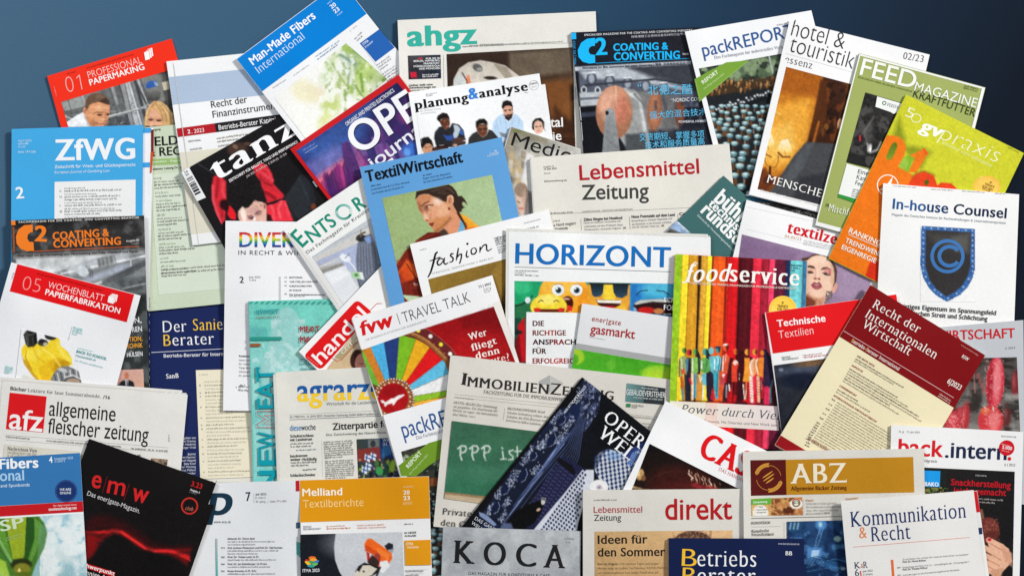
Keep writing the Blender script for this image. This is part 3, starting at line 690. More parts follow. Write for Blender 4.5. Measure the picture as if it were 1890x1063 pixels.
p.p([(990,700),(1150,665),(1220,620),(1312,620),(1345,720),(1432,960),(1060,960),(1000,860)],(230,50,66),20); p.l([(1060,700),(1120,800),(1100,940)],36,(238,100,112),40,.7); p.l([(1240,640),(1180,760),(1220,900)],30,(240,120,130),34,.7); p.l([(1140,720),(1150,860)],34,(216,26,36),34,.7); p.l([(1300,680),(1360,860)],30,(246,84,96),34,.7); p.l([(990,690),(1110,665)],26,(30,14,16),16,.9); p.p([(1000,840),(1060,860),(1100,960),(1020,960)],(40,14,18),20,.9)
p.p([(1290,570),(1540,200),(1700,220),(1800,600),(1780,760),(1440,960),(1330,700)],(34,36,40),20)
for k in range(15): p.l([(1290+k*16,575+k*26),(1400+k*20,470+k*22),(1540+k*16,230+k*36)],7,(76,84,96),8,.55)
for k in range(12): p.l([(1500+k*10,240+k*22),(1700,300+k*36)],6,(60,68,84),8,.5)
p.e(1760,720,40,50,(130,60,30),20,al=.8)
p.p([(530,800),(600,715),(680,745),(740,690),(800,608),(880,640),(945,648),(988,700),(992,780),(992,980),(560,980),(528,880)],(222,178,162),14)
p.e(612,850,44,110,(250,236,226),30,-.15,.9); p.p([(690,780),(800,720),(880,760),(840,840),(740,860)],(206,160,156),40,.8); p.e(880,720,50,50,(226,176,156),30,al=.7); p.e(860,830,56,36,(150,106,104),24,-.3,.85); p.l([(810,850),(850,800),(910,790)],12,(90,60,62),12,.8); p.e(742,905,56,26,(120,86,96),16,al=.85); p.l([(680,880),(740,866),(790,900)],12,(90,56,60),12,.85); p.e(748,915,20,12,(50,40,60),8); p.e(796,925,18,34,(252,244,238),14); p.l([(550,860),(580,930)],20,(206,130,120),20,.7); p.e(955,715,30,54,(218,160,146),12); p.e(962,722,14,32,(120,60,60),12,al=.85)
p.p([(338,380),(400,310),(700,200),(820,220),(884,300),(922,420),(962,520),(1000,640),(960,664),(900,632),(850,640),(800,612),(760,660),(700,730),(640,750),(600,715),(550,760),(490,800),(430,745),(380,650),(344,560)],(23,20,21),30); p.nc(26,(44,38,40),.62,.1,.5,box=(340,250,960,720))
F('f'); p.l([(130,385),(250,462)],3,(110,130,140),3,.6); p.e(480,250,24,12,(90,60,50),10)
part('barcode_label'); P([(18,450),(70,412),(190,625),(128,652)],(232,234,236))
r=random.Random(4)
for k in range(46):
    t=k/46; x=52+t*66; y=492+t*124
    if r.random()<.62: B(x,y,x+40,y-20,r.choice((2,3,4)),(50,50,52),b=(k==0))
G(48,440,70,478,9,(70,70,70),n=2,ld=14)
part('masthead'); T('tanz',262,512,850,168,148,(244,244,246),'serifb'); 
part('subtitle'); T('ZEITSCHRIFT FÜR BALLETT, TANZ UND PERFORMANCE',356,520,838,240,19,(240,236,236),'bold'); T('JULI 2023 · € 16,90 (D) · € 20,00 (A) · 21 CHF',476,486,760,322,14,(214,200,200),'sans')
part('staple'); B(940,512,968,552,11,(225,228,230))

# --- rainbow titled white journal
mag('journal','white journal with rainbow coloured capital title and large blank margins',[(416.3,407.6),(661,411),(656,760),(411.8,757.5)],(237,237,240),'matt')
F('f'); part('masthead')
RB=[(52,40,100),(40,80,170),(30,130,190),(60,160,70),(180,200,50),(245,205,40),(240,140,40),(205,40,44),(190,36,60)]
def rbc(u,v):
    v=min(max(v,0),1)*8; i=min(int(v),7); a=np.array(RB[i],float); return a+(np.array(RB[i+1],float)-a)*(v-i)
# letters built of horizontal colour slices
def slices(s,x0,y0,x1,y1,h,st,n=9):
    V,Fc,w=layout(s,st); bm=bmesh.new(); vs=[bm.verts.new((a,b,z*1e-4)) for a,b,z in V]
    for f in Fc:
        try: bm.faces.new([vs[i] for i in f])
        except ValueError: pass
    cap=_W['_cap']
    for k in range(1,n*2):
        bmesh.ops.bisect_plane(bm,geom=bm.verts[:]+bm.edges[:]+bm.faces[:],plane_co=(0,cap*k/(n*2),0),plane_no=(0,1,0))
    bm.verts.index_update(); W2=np.array([v.co[:] for v in bm.verts]); Ff=[tuple(v.index for v in f.verts) for f in bm.faces]; bm.free()
    a=np.array(cv(x0,y0)); b=np.array(cv(x1,y1)); d=b-a; L=np.linalg.norm(d); d/=L; nn=np.array([d[1],-d[0]]); xm=W2[:,0].min(); xs=L/(W2[:,0].max()-xm); ys=h/fr[2]/cap
    add(a+((W2[:,0]-xm)*xs)[:,None]*d+(W2[:,1]*ys)[:,None]*nn,Ff,lin(np.array([rbc(0,y/cap) for y in W2[:,1]])),(M.lay+1)*ZL+W2[:,2]*.1)
slices('DIVERS',424,972,868,974,104,'bold')
T('IN RECHT & WIRTSCHAFT',418,1026,1100,1030,30,(60,62,66),'sans',tr=.08)
F('i'); part('issue_number'); T('2',160,464,190,464,44,(44,44,46),'bold'); T('Juni 2023',226,430,306,430,14,(120,120,124),'sans'); G(230,450,288,450,9,(170,170,172))
part('contents'); B(442,418,442,1000,14,(196,198,200))
for k,s in enumerate(['EDITORIAL','WIR STELLEN UNS VOR','KURZNACHRICHTEN','IM FOKUS','Die Schwerbehindertenvertretung']): T(s,510,432+k*30,510+len(s)*(10.4 if k<4 else 7.9),432+k*30,12.5,(96,96,100),'med')
for k in (0,1,2,4): T('4%d'%(k+1),473,431+k*29,491,431+k*29,11,(120,120,124),'sans')
G(510,562,630,562,8,(170,170,172))
F('k'); part('editors'); T('Redaktion',156,222,236,224,13,(80,80,84),'bold')
for k,s in enumerate(['Anne Louise','Dr. Valentin','Tanja Brand','Christoph B.','Dr. Joshua R.']): T(s,156,251+k*27,250,252+k*27,13,(130,130,134),'sans')
G(150,460,236,462,10,(140,140,142)); T('dfv/',152,438,196,436,22,(60,60,62),'med',sl=.2); G(198,436,236,436,8,(170,170,172)); C(137,435,3.4,(60,60,60))
# --- blue man-made fibres
mag('magazine','tilted magazine with vivid blue title band and blurred green plants on white',[(436,109.5),(630,-34),(835,226),(642,371)],(238,239,241),'gloss')
F('b'); part('colour_band'); P([(22,390),(545,0),(560,-11),(709,-122),(790,-12),(875,90),(196,592)],(0,128,214)) if False else U(0,0,1,.23,(2,126,212))
part('masthead'); T('Man-Made Fibers',132,430,545,118,56,(246,248,250),'bold'); T('International',172,484,472,252,52,(214,232,246),'light')
part('issue_number'); T('20',646,62,678,38,27,(244,247,250),'bold'); T('23',668,92,700,68,27,(244,247,250),'bold'); G(620,32,655,6,8,(160,205,240)); G(684,108,722,80,8,(160,205,240))
part('small_print'); T('THE FIBRE AGENCY · JEC GROUP',540,378,700,272,9,(110,150,190),'sans'); G(554,395,705,285,8,(130,165,195)); G(398,500,512,420,6,(190,192,196)); G(262,580,355,522,6,(190,192,196),dens=.9); T('4 / 2023',768,210,812,174,9,(110,110,112),'sans',tr=.3); T('IN THIS',800,262,846,216,10,(110,110,112),'sans'); T('ISSUE',816,272,850,240,10,(110,110,112),'sans')
part('cover_photo')
p=Pic([(270,640),(740,285),(1010,520),(500,940)],(240,240,236))
p=p
for x,y,rx,ry,c,a in ((470,600,90,70,(236,230,196),.9),(560,620,60,50,(232,222,190),.8),(760,330,90,40,(150,180,80),.9),(640,440,34,90,(160,190,110),.7),(850,470,80,90,(176,204,110),.9),(870,420,40,40,(210,225,160),.9),(770,420,60,100,(150,175,130),.6),(810,590,90,60,(190,212,130),.8),(640,690,60,70,(186,206,110),.8),(600,780,30,60,(214,222,150),.9),(980,540,30,60,(120,160,60),.9),(700,560,40,80,(205,214,160),.8),(930,500,40,50,(160,185,110),.7)): p.e(x,y,rx,ry,c,50,.5,al=a)
for a,b,w,c in (((720,350),(770,540),26,(225,232,228)),((700,360),(800,420),20,(120,150,130)),((735,590),(735,730),14,(110,150,50)),((835,490),(850,600),16,(110,150,60)),((780,440),(800,640),18,(232,236,232)),((620,400),(720,520),12,(235,238,234)),((760,480),(745,620),12,(140,160,120)),((860,520),(900,600),14,(235,240,230)),((650,420),(740,560),9,(130,165,70)),((880,400),(800,330),22,(110,150,60)),((600,420),(640,520),16,(150,180,90)),((800,560),(850,640),10,(100,140,50)),((760,640),(800,690),36,(236,238,238)),((990,520),(950,570),16,(90,130,50))): p.l([a,b],w,c,14,.85)
p.nc(46,(244,246,242),.55,.12,.75,box=(560,300,1000,760)); p.nc(30,(120,156,60),.66,.1,.45,box=(600,300,960,660))
part('white_margin'); P([(830,285),(955,195),(1090,345),(1090,480),(1010,525)],(238,239,241))
part('info_box'); Q([(830,285),(957,193),(1058,313),(932,407)],(38,98,178)); T('ITMA',855,300,890,272,17,(230,238,248),'bold'); T('Preview',870,318,918,276,15,(220,232,246),'sans')
part('small_print'); G(945,432,1030,372,8,(140,142,146),n=3,ld=18); G(980,492,1070,430,8,(140,142,146),n=4,ld=18)

# --- ahgz newspaper
mag('newspaper','newspaper with big teal lower-case title and a photo of a white robot',[(733.8,37.8),(1099.5,21.6),(1118,498),(751,516)],(228,226,220),'news',th=3)
F('b'); part('masthead'); T('ahgz',1140,306,1600,290,132,(56,174,158),'black'); 
part('subtitle'); T('Allgemeine Hotel- und Gastronomie-Zeitung',1500,312,1770,300,9,(110,112,110),'sans')
F('c'); G(-120,305,560,275,6,(150,150,148),dens=.9)
part('rule'); B(0,300,545,283,2,(150,150,148)); B(-160,352,545,320,2,(170,170,168)); F('b'); B(1615,292,1770,288,2,(140,140,140))
F('b'); part('advert')
p=Pic([(1144,366),(1358,360),(1362,514),(1150,521)],[(66,62,66),(50,60,72),(34,44,62),(40,38,44)]); p.n(40,.3); p.p([(1160,475),(1200,472),(1202,508),(1162,511)],(200,36,60),3)
part('advert_text')
T('FÜR SIE IN',1262,392,1356,388,12,(240,240,240),'bold'); T('BERLIN, HAMBURG,',1182,408,1356,403,12,(240,240,240),'bold'); T('FRANKFURT,',1248,424,1356,420,12,(240,240,240),'bold'); T('DÜSSELDORF/KÖLN',1182,442,1356,438,12,(240,240,240),'bold'); T('UND MÜNCHEN',1218,458,1356,454,12,(240,240,240),'bold'); G(1210,392,1250,390,10,(220,50,60)); G(1240,496,1356,492,7,(230,230,230),n=2,ld=12)
part('teaser'); T('Lindner stellt seine',1152,566,1308,560,13,(60,60,60),'bold'); T('Zukunftsstrategie vor',1152,582,1330,576,13,(60,60,60),'bold'); G(1152,598,1270,594,7,(120,120,120))
B(1377,360,1382,620,2,(180,180,176))
part('front_photo')
p=Pic([(1398,356),(2222,312),(2240,1000),(1420,1040)],[(56,44,38),(70,56,44),(90,50,28),(40,30,26)])
F('c'); p.p([(140,350),(560,320),(560,470),(150,520)],(112,100,84),30,.9); p.p([(350,540),(560,510),(570,800),(400,760)],(124,76,40),40,.9); p.p([(540,560),(580,540),(640,1000),(560,1000)],(36,24,20),30); p.p([(440,700),(560,820),(590,980),(430,960)],(60,36,24),40); p.nc(120,(150,96,48),.6,.3,.4,box=(340,520,600,900)); p.nc(70,(84,70,60),.5,.3,.3,box=(100,300,600,540))
F('b'); p.p([(1398,360),(1800,340),(1800,460),(1420,600)],(52,38,32),30,.8)
p.p([(1440,570),(1444,520),(1480,450),(1540,410),(1620,396),(1700,410),(1780,430),(1900,520),(1900,600),(1460,600)],(196,188,176),6,col2=(214,208,196)); p.p([(1700,412),(1790,440),(1830,500),(1800,540),(1720,440)],(150,138,122),12,.8)
p.e(1600,445,34,24,(92,92,90),10,.5); p.e(1612,455,18,12,(150,150,146),8); p.p([(1526,500),(1545,490),(1560,560),(1530,560)],(220,130,100),6); p.l([(1500,480),(1530,530),(1532,560)],8,(70,66,62),5); p.e(1684,512,42,12,(44,38,36),5,.05); p.e(1480,540,30,50,(190,200,208),16,al=.7); p.n(30,.06)
F('g'); part('headline'); T('Digital',1280,368,1516,358,66,(240,240,238),'bold'); T('Knie',1340,462,1506,450,60,(240,240,238),'bold')

# --- open journal with red frame
mag('magazine','red framed electronics magazine with white capital title over a purple city skyline',[(535.5,275.5),(735,138),(934,401),(737,540)],(200,30,36),'gloss')
F('f'); part('cover_photo')
p=Pic([(822,300),(1530,-180),(1960,340),(1240,850)],[(40,56,130),(36,34,84),(60,60,120),(90,40,90)],2)
p.p([(820,290),(1100,100),(1350,-60),(1300,200),(1000,420)],(60,100,170),90,.7); p.p([(880,400),(1100,260),(1200,330),(1000,520)],(120,120,190),70,.8); p.p([(950,500),(1180,340),(1330,420),(1040,640)],(238,110,130),60,.95); p.p([(1000,520),(1150,420),(1230,450),(1050,600)],(244,130,120),50,.8)
r=random.Random(3)
for k in range(16):
    t=k/15; x=990+t*260; y=545-t*180-r.random()*60; p.p([(x,y),(x+14,y-34-40*t*r.random()),(x+26,y-10),(x+60+60*t,y+120),(x+30,y+150)],r.choice([(120,40,110),(90,36,100),(170,60,120),(70,34,96)]),6,.85)
p.p([(1140,250),(1180,230),(1230,340),(1290,500),(1220,470),(1150,350)],(84,50,110),12); p.p([(1190,220),(1220,230),(1300,380),(1270,430)],(150,90,150),12,.8)
p.p([(1040,640),(1280,470),(1340,560),(1160,700)],(70,30,84),30)
for k in range(26):
    x=1240+r.random()*420; y=60+r.random()*330; L=60+r.random()*120; p.p([(x,y),(x+12+r.random()*22,y-14),(x+40+L*.45,y+L),(x+L*.4,y+L+14)],r.choice([(70,34,100),(110,60,130),(150,110,180),(60,50,110),(86,30,90),(130,40,110)]),8,.6)
p.e(1630,290,70,60,(60,110,200),40,al=.9); p.e(1600,310,24,30,(120,180,240),16,al=.6); p.e(1590,60,60,50,(150,50,110),40,al=.6); p.p([(1560,-60),(1700,-120),(1740,60),(1640,150)],(70,40,96),30,.8)
p.n(36,.14)
part('masthead')
for s,x0,y0,x1,y1 in (('OPE',1262,330,1706,44),): T(s,x0+5,y0+6,x1+5,y1+6,214,(24,20,40),'bold'); bump(); bump(); bump(); T(s,x0,y0,x1,y1,214,(244,244,248),'bold')
T('journal',1362,436,1740,150,88,(236,236,246),'med')
part('top_line'); T('ORGANIC AND PRINTED ELECTRONICS',1178,126,1514,-116,28,(226,228,240),'bold'); G(872,300,965,246,8,(140,160,210)); B(884,316,974,260,3,(170,185,220))

# --- planung & analyse
mag('magazine','white magazine with group of five seated people and black serif title with blue ampersand',[(753.8,171),(995.5,136),(1046,462),(804,500)],(240,241,243),'gloss')
F('g'); part('cover_photo')
p=Pic([(480,170),(1390,60),(1480,700),(560,800)],(240,241,243))
F('PA')
p.p([(225,620),(235,540),(290,472),(330,458),(380,505),(440,470),(470,418),(560,438),(620,510),(642,600),(655,700),(500,740),(262,750)],(36,38,44),9); p.p([(485,440),(545,448),(580,500),(560,560),(520,640),(468,612),(500,520)],(182,196,206),9); p.p([(556,444),(612,516),(630,585),(556,556),(582,500)],(54,94,164),9); p.p([(340,572),(420,592),(482,572),(505,640),(440,655),(400,650)],(46,76,150),10); p.l([(250,560),(290,500)],14,(70,72,78),14,.6)
p.p([(300,405),(350,345),(412,350),(436,390),(440,432),(420,492),(390,508),(350,482),(312,432)],(92,52,38),9); p.p([(260,364),(275,320),(340,278),(400,288),(430,336),(442,390),(420,360),(395,352),(350,352),(320,372),(304,408),(284,392)],(26,20,20),9); p.e(372,398,26,20,(136,86,62),20,al=.7); p.l([(325,412),(352,404)],7,(40,22,20),7); p.l([(384,402),(410,394)],7,(40,22,20),7); p.e(400,468,18,9,(170,110,100),8,-.4); p.l([(378,410),(384,442)],8,(60,30,26),8,.7); p.e(404,440,12,18,(120,72,52),12,al=.6)
p.p([(60,770),(72,745),(110,700),(170,684),(216,740),(218,800),(100,840)],(206,152,118),9); p.p([(26,700),(34,640),(88,610),(150,603),(200,655),(222,745),(200,725),(165,690),(120,698),(72,756),(44,740)],(28,26,26),9); p.l([(52,630),(56,690)],9,(190,190,190),7,.8); p.e(118,745,13,6,(60,36,30),6); p.e(176,735,13,6,(60,36,30),6); p.l([(148,740),(152,775)],8,(176,118,90),8,.7); p.p([(200,750),(300,720),(420,705),(420,760),(200,800)],(44,22,24),10,.9); p.l([(300,716),(355,712)],8,(210,210,210),6,.7)
p.e(556,655,90,42,(72,50,44),10); p.p([(470,720),(500,695),(540,705),(520,740)],(206,156,130),8); p.nc(18,(96,66,56),.6,.1,.6,box=(470,615,650,700)); p.e(636,656,16,6,(232,232,232),5)
p.p([(680,720),(690,620),(740,560),(800,528),(842,582),(880,614),(932,577),(960,504),(1040,528),(1080,568),(1100,640)],(48,48,48),9); p.p([(793,480),(820,436),(930,430),(948,500),(932,572),(882,612),(840,584),(800,522)],(104,62,44),9); p.p([(788,475),(784,400),(830,364),(900,358),(942,400),(947,470),(932,436),(880,426),(828,438),(806,480)],(24,20,20),9); p.e(868,470,42,18,(146,96,70),20,al=.8); p.e(846,506,14,6,(34,20,18),6); p.e(908,500,14,6,(34,20,18),6); p.l([(828,492),(862,496)],7,(40,22,20),7); p.l([(892,490),(926,484)],7,(40,22,20),7); p.e(880,530,14,14,(140,88,64),12,al=.7); p.e(884,556,22,8,(90,40,34),7); p.e(880,580,26,12,(120,66,52),12,al=.7)
p.p([(1008,520),(1020,400),(1080,330),(1150,290),(1190,372),(1225,402),(1282,350),(1300,288),(1360,318),(1420,400),(1428,520),(1250,480),(1200,640),(1110,640)],(188,213,238),9)
for a in ([(1150,300),(1190,400),(1200,560)],[(1060,390),(1090,520)],[(1370,360),(1350,470)],[(1110,360),(1130,440)],[(1300,330),(1270,450)],[(1045,440),(1060,520)]): p.l(a,10,(146,178,214),12,.7)
p.l([(1170,330),(1222,402),(1290,330)],12,(224,236,248),9,.9); p.p([(1100,540),(1200,560),(1200,620),(1130,600)],(110,112,118),14,.8)
p.p([(1145,225),(1190,188),(1268,188),(1290,250),(1282,322),(1226,376),(1180,342),(1150,262)],(212,162,136),9); p.p([(1132,195),(1148,132),(1200,111),(1262,130),(1284,190),(1283,245),(1268,196),(1230,186),(1186,192),(1152,226),(1140,222)],(30,24,24),9); p.p([(1164,306),(1192,318),(1212,302),(1244,304),(1286,284),(1272,350),(1226,392),(1184,362)],(48,34,30),9); p.e(1222,328,16,5,(150,90,80),5); p.l([(1168,248),(1202,244)],7,(40,26,24),6); p.l([(1226,242),(1264,236)],7,(40,26,24),6); p.e(1186,262,12,5,(50,34,30),5); p.e(1246,254,12,5,(50,34,30),5); p.l([(1212,250),(1216,290)],10,(232,186,162),9,.8)
p.p([(1560,435),(1605,385),(1668,398),(1697,470),(1682,542),(1640,574),(1600,568),(1568,520)],(226,182,160),9); p.p([(1538,480),(1545,400),(1590,354),(1660,348),(1702,398),(1708,500),(1725,530),(1694,490),(1672,405),(1620,384),(1584,402),(1566,440),(1572,510),(1548,510)],(34,28,28),9); p.l([(1608,360),(1608,392)],6,(190,160,140),5,.7); p.e(1600,470,13,5,(60,40,36),5); p.e(1652,462,13,5,(60,40,36),5); p.l([(1586,456),(1614,452)],5,(60,42,36),5); p.l([(1640,448),(1666,446)],5,(60,42,36),5); p.e(1630,524,18,6,(186,96,92),6); p.l([(1628,470),(1634,500)],7,(204,152,130),7,.7); p.p([(1580,580),(1690,540),(1740,560),(1780,640),(1560,640)],(238,240,244),10)
F('g')
part('masthead'); T('planung',478,238,856,180,62,(24,24,28),'serifx'); T('&',854,168,926,158,78,(52,130,214),'serifx'); T('analyse',930,158,1272,104,62,(24,24,28),'serifx')
part('subtitle'); T('Zeitschrift',514,238,576,230,13,(150,150,152),'light'); T('für Marktforschung',516,256,660,236,13,(150,150,152),'light'); T('und Marketing',520,274,624,260,13,(150,150,152),'light'); G(555,136,640,122,7,(180,180,182),n=2,ld=12)
part('issue_badge'); C(1311,68,34,(150,150,152),w=2.5); T('zwei',1286,66,1334,58,18,(90,90,92),'serif'); T('2023',1296,86,1330,80,10,(140,140,142),'light'); G(1246,124,1282,120,5,(160,160,160))

# --- media magazine
mag('magazine','grey magazine tilted clockwise with a street market and a portrait, mostly hidden',[(943,233.8),(1171,307),(1075,612),(847,538)],(205,203,198),'gloss')
F('g'); part('cover_photo')
p=Pic([(1155,360),(2000,640),(1650,1780),(800,1500)],[(150,146,134),(214,214,214),(220,220,220),(196,192,184)])
p.n(60,.25,4); p.p([(1150,360),(1420,440),(1400,480),(1130,420)],(136,130,108),24,.8); p.p([(1130,420),(1180,400),(1170,560),(1200,760),(1150,720)],(160,150,130),24,.8); p.e(1210,385,50,14,(110,120,70),12,al=.7); p.e(1262,382,14,14,(90,130,70),8)
for k in range(26): 
    x=1130+r.random()*120; y=520+r.random()*240; p.p([(x,y),(x+30,y+8),(x+24,y+50),(x-6,y+42)],r.choice([(200,170,120),(120,110,100),(222,214,200),(176,160,140)]),8,.6)
for k in range(14): p.l([(1400+k*16,500+k*6),(1370+k*16,640+k*6)],4,(170,170,172),3,.7)
p.p([(1260,540),(1310,560),(1300,1000),(1180,1000)],(236,236,238),20,.8)
p.e(1222,880,48,100,(214,184,166),8,.1); p.e(1222,800,46,50,(150,128,110),10); p.l([(1195,880),(1215,890)],6,(90,70,60),4); p.e(1222,930,20,8,(190,120,110),6); p.e(1246,860,18,60,(190,160,140),12,al=.7); p.p([(1262,800),(1300,820),(1300,1000),(1240,1000)],(80,74,72),20,.7)
part('masthead'); T('Medical',1148,486,1660,640,94,(28,28,30),'sans')

# --- blue lettered coating magazine Asia
mag('magazine','black topped coating magazine with sky blue lettering, Chinese headlines and steel rollers',[(1054,60.5),(1292.3,51),(1326,378),(1088,387)],(30,34,44),'gloss')
F('c'); part('cover_photo')
p=Pic([(548,216),(1390,182),(1440,1000),(630,1040)],[(26,30,42),(34,34,42),(30,32,44),(14,14,18)])
p.p([(565,440),(1330,400),(1330,425),(565,468)],(190,196,206),6)
p.p([(595,465),(1360,430),(1380,700),(610,720)],(84,90,104),10); p.p([(600,470),(900,440),(1330,560),(1330,600),(900,520),(640,520)],(190,196,204),20,.9); p.p([(900,440),(1360,420),(1380,600),(1100,520)],(50,52,60),30,.8)
for k in range(5): p.e(680+k*118,520+k*16,34,46,(70,76,90),8); p.e(680+k*118,516+k*16,20,30,(170,178,190),10,al=.8); p.l([(660+k*118,480+k*16),(700+k*118,476+k*16)],10,(225,230,236),6)
for k in range(4): p.e(630+k*90,590+k*4,20,26,(200,205,212),5); p.e(630+k*90,590+k*4,12,16,(50,56,66),5)
p.l([(640,560),(1100,520),(1350,560)],14,(50,54,64),8); p.p([(600,610),(760,600),(760,690),(608,700)],(190,196,200),12,.9); p.l([(600,650),(760,640)],16,(90,96,106),8)
p.p([(602,700),(740,690),(760,1000),(620,1000)],(16,18,24),10); p.p([(606,740),(720,730),(720,760),(608,770)],(54,60,74),8); 
p.p([(830,565),(960,590),(1030,640),(1060,860),(1040,960),(900,960),(800,800)],(150,152,152),12); p.l([(900,600),(1000,650),(1030,850)],26,(214,216,216),18,.8); p.l([(960,620),(1040,700),(1056,900)],16,(90,92,94),12,.7)
p.p([(990,600),(1080,600),(1180,640),(1230,720),(1220,900),(1060,900)],(120,120,120),20); p.e(1094,732,50,134,(150,96,70),8,.06); p.e(1090,720,30,100,(176,120,90),24,al=.8); p.p([(1140,620),(1260,640),(1260,860),(1150,860)],(104,104,104),24); p.e(1256,740,34,90,(120,70,50),12)
p.e(828,738,120,176,(196,140,112),6,.03,col2=(150,100,74)); p.e(800,690,70,100,(222,170,146),40,al=.8); p.e(870,720,50,90,(196,110,90),30,al=.6); p.l([(838,570),(842,700)],10,(214,180,150),8,.7)
p.p([(772,725),(790,710),(822,712),(832,740),(868,1000),(750,1000)],(148,152,154),5,col2=(120,124,128)); p.e(781,740,11,14,(20,20,24),4); p.p([(900,880),(1060,870),(1060,1000),(900,1000)],(70,74,78),20); p.p([(1060,860),(1440,830),(1440,1000),(1060,1000)],(40,44,54),30,.9); p.l([(1040,860),(1060,1000)],20,(160,164,166),10,.8)
for k in range(30): x=1080+r.random()*320; y=620+r.random()*330; p.p([(x,y),(x+20,y),(x+24,y+60),(x+4,y+60)],r.choice([(60,64,80),(20,24,36),(90,94,104),(36,40,60)]),10,.5)
p.n(26,.12)
part('spine_label'); Q([(546,218),(578,216),(580,258),(549,260)],(30,180,244)); T('Asia | 03 2023',580,425,572,270,15,(40,150,210),'med')
part('top_line'); T('SPECIALISED MAGAZINE FOR THE COATING AND CONVERTING INDUSTRY',632,238,1340,206,13,(220,222,228),'bold',tr=.08); T('特殊薄膜工业卷绕设备及材料行业专业',940,250,1300,230,12,(190,192,200),'sans')
part('masthead'); P([(702,250),(650,256),(612,282),(590,330),(594,374),(622,406),(664,418),(704,414),(702,362),(672,358),(660,338),(664,316),(680,304),(702,302)],(28,184,246))
T('2',706,364,784,360,112,(28,184,246),'black'); T('COATING &',822,336,1182,326,48,(28,184,246),'black'); T('CONVERTING',826,398,1258,386,52,(28,184,246),'black')
part('rule'); B(706,416,1320,384,4,(28,160,220)); B(600,456,1320,420,1.5,(90,96,110))
T('Innovations for film, nonwovens and paper converting | 薄膜  无纺布和纸品加工',622,452,1316,422,13,(40,44,52),'med'); T('November',1276,362,1316,360,14,(210,214,220),'med')
part('headline'); CB=(92,190,232)
T('“',984,598,1008,596,46,CB,'med'); T('北德之酷',1046,618,1340,612,50,CB,'med'); T('“NORDIC COOL”',1200,670,1420,658,24,(214,220,226),'med'); T('强大的混合技术',1060,776,1432,750,36,CB,'med'); T('POWERFUL HYBRID',1250,806,1430,800,15,(214,220,226),'bold'); T('交货期短、掌握多项',994,920,1418,896,36,CB,'med'); T('技术和服务质量高',1030,972,1420,944,36,CB,'med')
part('staple'); B(575,570,578,650,5,(90,92,96)); B(602,700,612,790,4,(210,212,214)); B(612,800,622,920,4,(190,192,196))

# --- packaging report, upper
def bottles(p,x0,y0,x1,y1,dx,dy,r,sl=0.):
    rr=random.Random(11); row=0; y=y0
    while y<y1:
        x=x0-(row%2)*dx*.5+sl*(y-y0)
        while x<x1:
            X=x+rr.uniform(-13,13); Y=y+rr.uniform(-13,13); k=rr.uniform(.9,1.1)*.55+.5*(y-y0)/max(1,(y1-y0)); q=r*k
            p.p([(X-q*.7,Y),(X+q*.7,Y),(X+q*.75,Y+q*2.6),(X-q*.75,Y+q*2.6)],rr.choice([(96,60,34),(70,46,30),(44,36,34),(120,76,40)]),6,.8)
            p.l([(X-q*.4,Y+q),(X-q*.4,Y+q*2.3)],q*.3,rr.choice([(150,100,60),(180,170,160),(110,70,40)]),3,.7)
            p.e(X,Y+q*.42,q*1.02,q*.62,(30,44,54),3); p.e(X,Y+q*.3,q*.98,q*.6,(72,108,118),3); p.e(X,Y,q*.95,q*.5,rr.choice([(132,172,176),(108,152,160),(150,186,188)]),3); p.e(X-q*.15,Y-q*.1,q*.5,q*.2,(214,230,232),3); p.l([(X-q*.7,Y+q*.5),(X+q*.3,Y+q*.75)],q*.14,(196,214,216),2,.6)
            x+=dx*k
        y+=dy*k; row+=1
mag('magazine','packaging magazine with rows of teal-capped brown bottles, at the upper right',[(1264,59),(1497.5,19.8),(1578,342),(1345,384)],(238,239,242),'gloss')
F('c'); part('cover_photo')
p=Pic([(1382,450),(2120,318),(2380,1130),(1600,1290)],(30,34,38))
F('d'); p.p([(-350,440),(180,360),(140,520),(-330,560)],(84,104,76),24,.9); p.nc(70,(160,180,140),.55,.14,.6,box=(-340,370,200,560)); p.nc(40,(30,36,36),.6,.1,.8,box=(-340,370,200,600),sh=3)
p.l([(105,370),(130,480)],10,(170,180,176),6); p.p([(-340,560),(160,500),(150,560),(-330,640)],(70,50,32),14,.9)
rr=random.Random(2)
for k in range(60):
    x=-330+rr.random()*480; y=548+rr.random()*70-(x+330)*.08; p.e(x,y,rr.uniform(4,8),rr.uniform(14,26),rr.choice([(150,96,44),(110,70,34),(196,140,80),(70,44,26),(50,34,26)]),5,.1,.85); p.e(x+4,y-8,3,5,(226,206,170),3,al=.6)
for k in range(60):
    x=-340+k*9; y=740-k*2.6+rr.uniform(-14,14); p.e(x,y,7,7,(225,230,236),4,al=.9 if k%2 else .3); p.p([(x-9,y+10),(x+9,y+10),(x+9,y+40),(x-9,y+40)],(20,22,26),6,.7)
F('c'); bottles(p,1470,700,2300,1300,86,64,31,.15)
part('report_flag'); P([(1352,520),(1560,410),(1712,396),(1385,668)],(118,160,58)); T('REPORT',1410,552,1512,478,24,(232,240,220),'bold'); T('Die Pflege-Experte 2023',1418,588,1548,488,11,(200,218,170),'sans'); B(1384,664,1700,400,2,(160,190,110)); B(1360,530,1390,650,5,(150,180,90))
part('masthead'); T('packREPORT',1414,374,2010,238,84,(44,88,150),'sans',cf=None)
part('subtitle'); T('Das Fachmagazin für industrielles Verpacken',1486,388,2000,306,20,(130,136,150),'serif')
F('d'); G(158,170,225,160,7,(170,172,178))
F('p'); part('blue_footer'); Q([(800,470),(1500,340),(1540,470),(900,560)],(46,104,140))
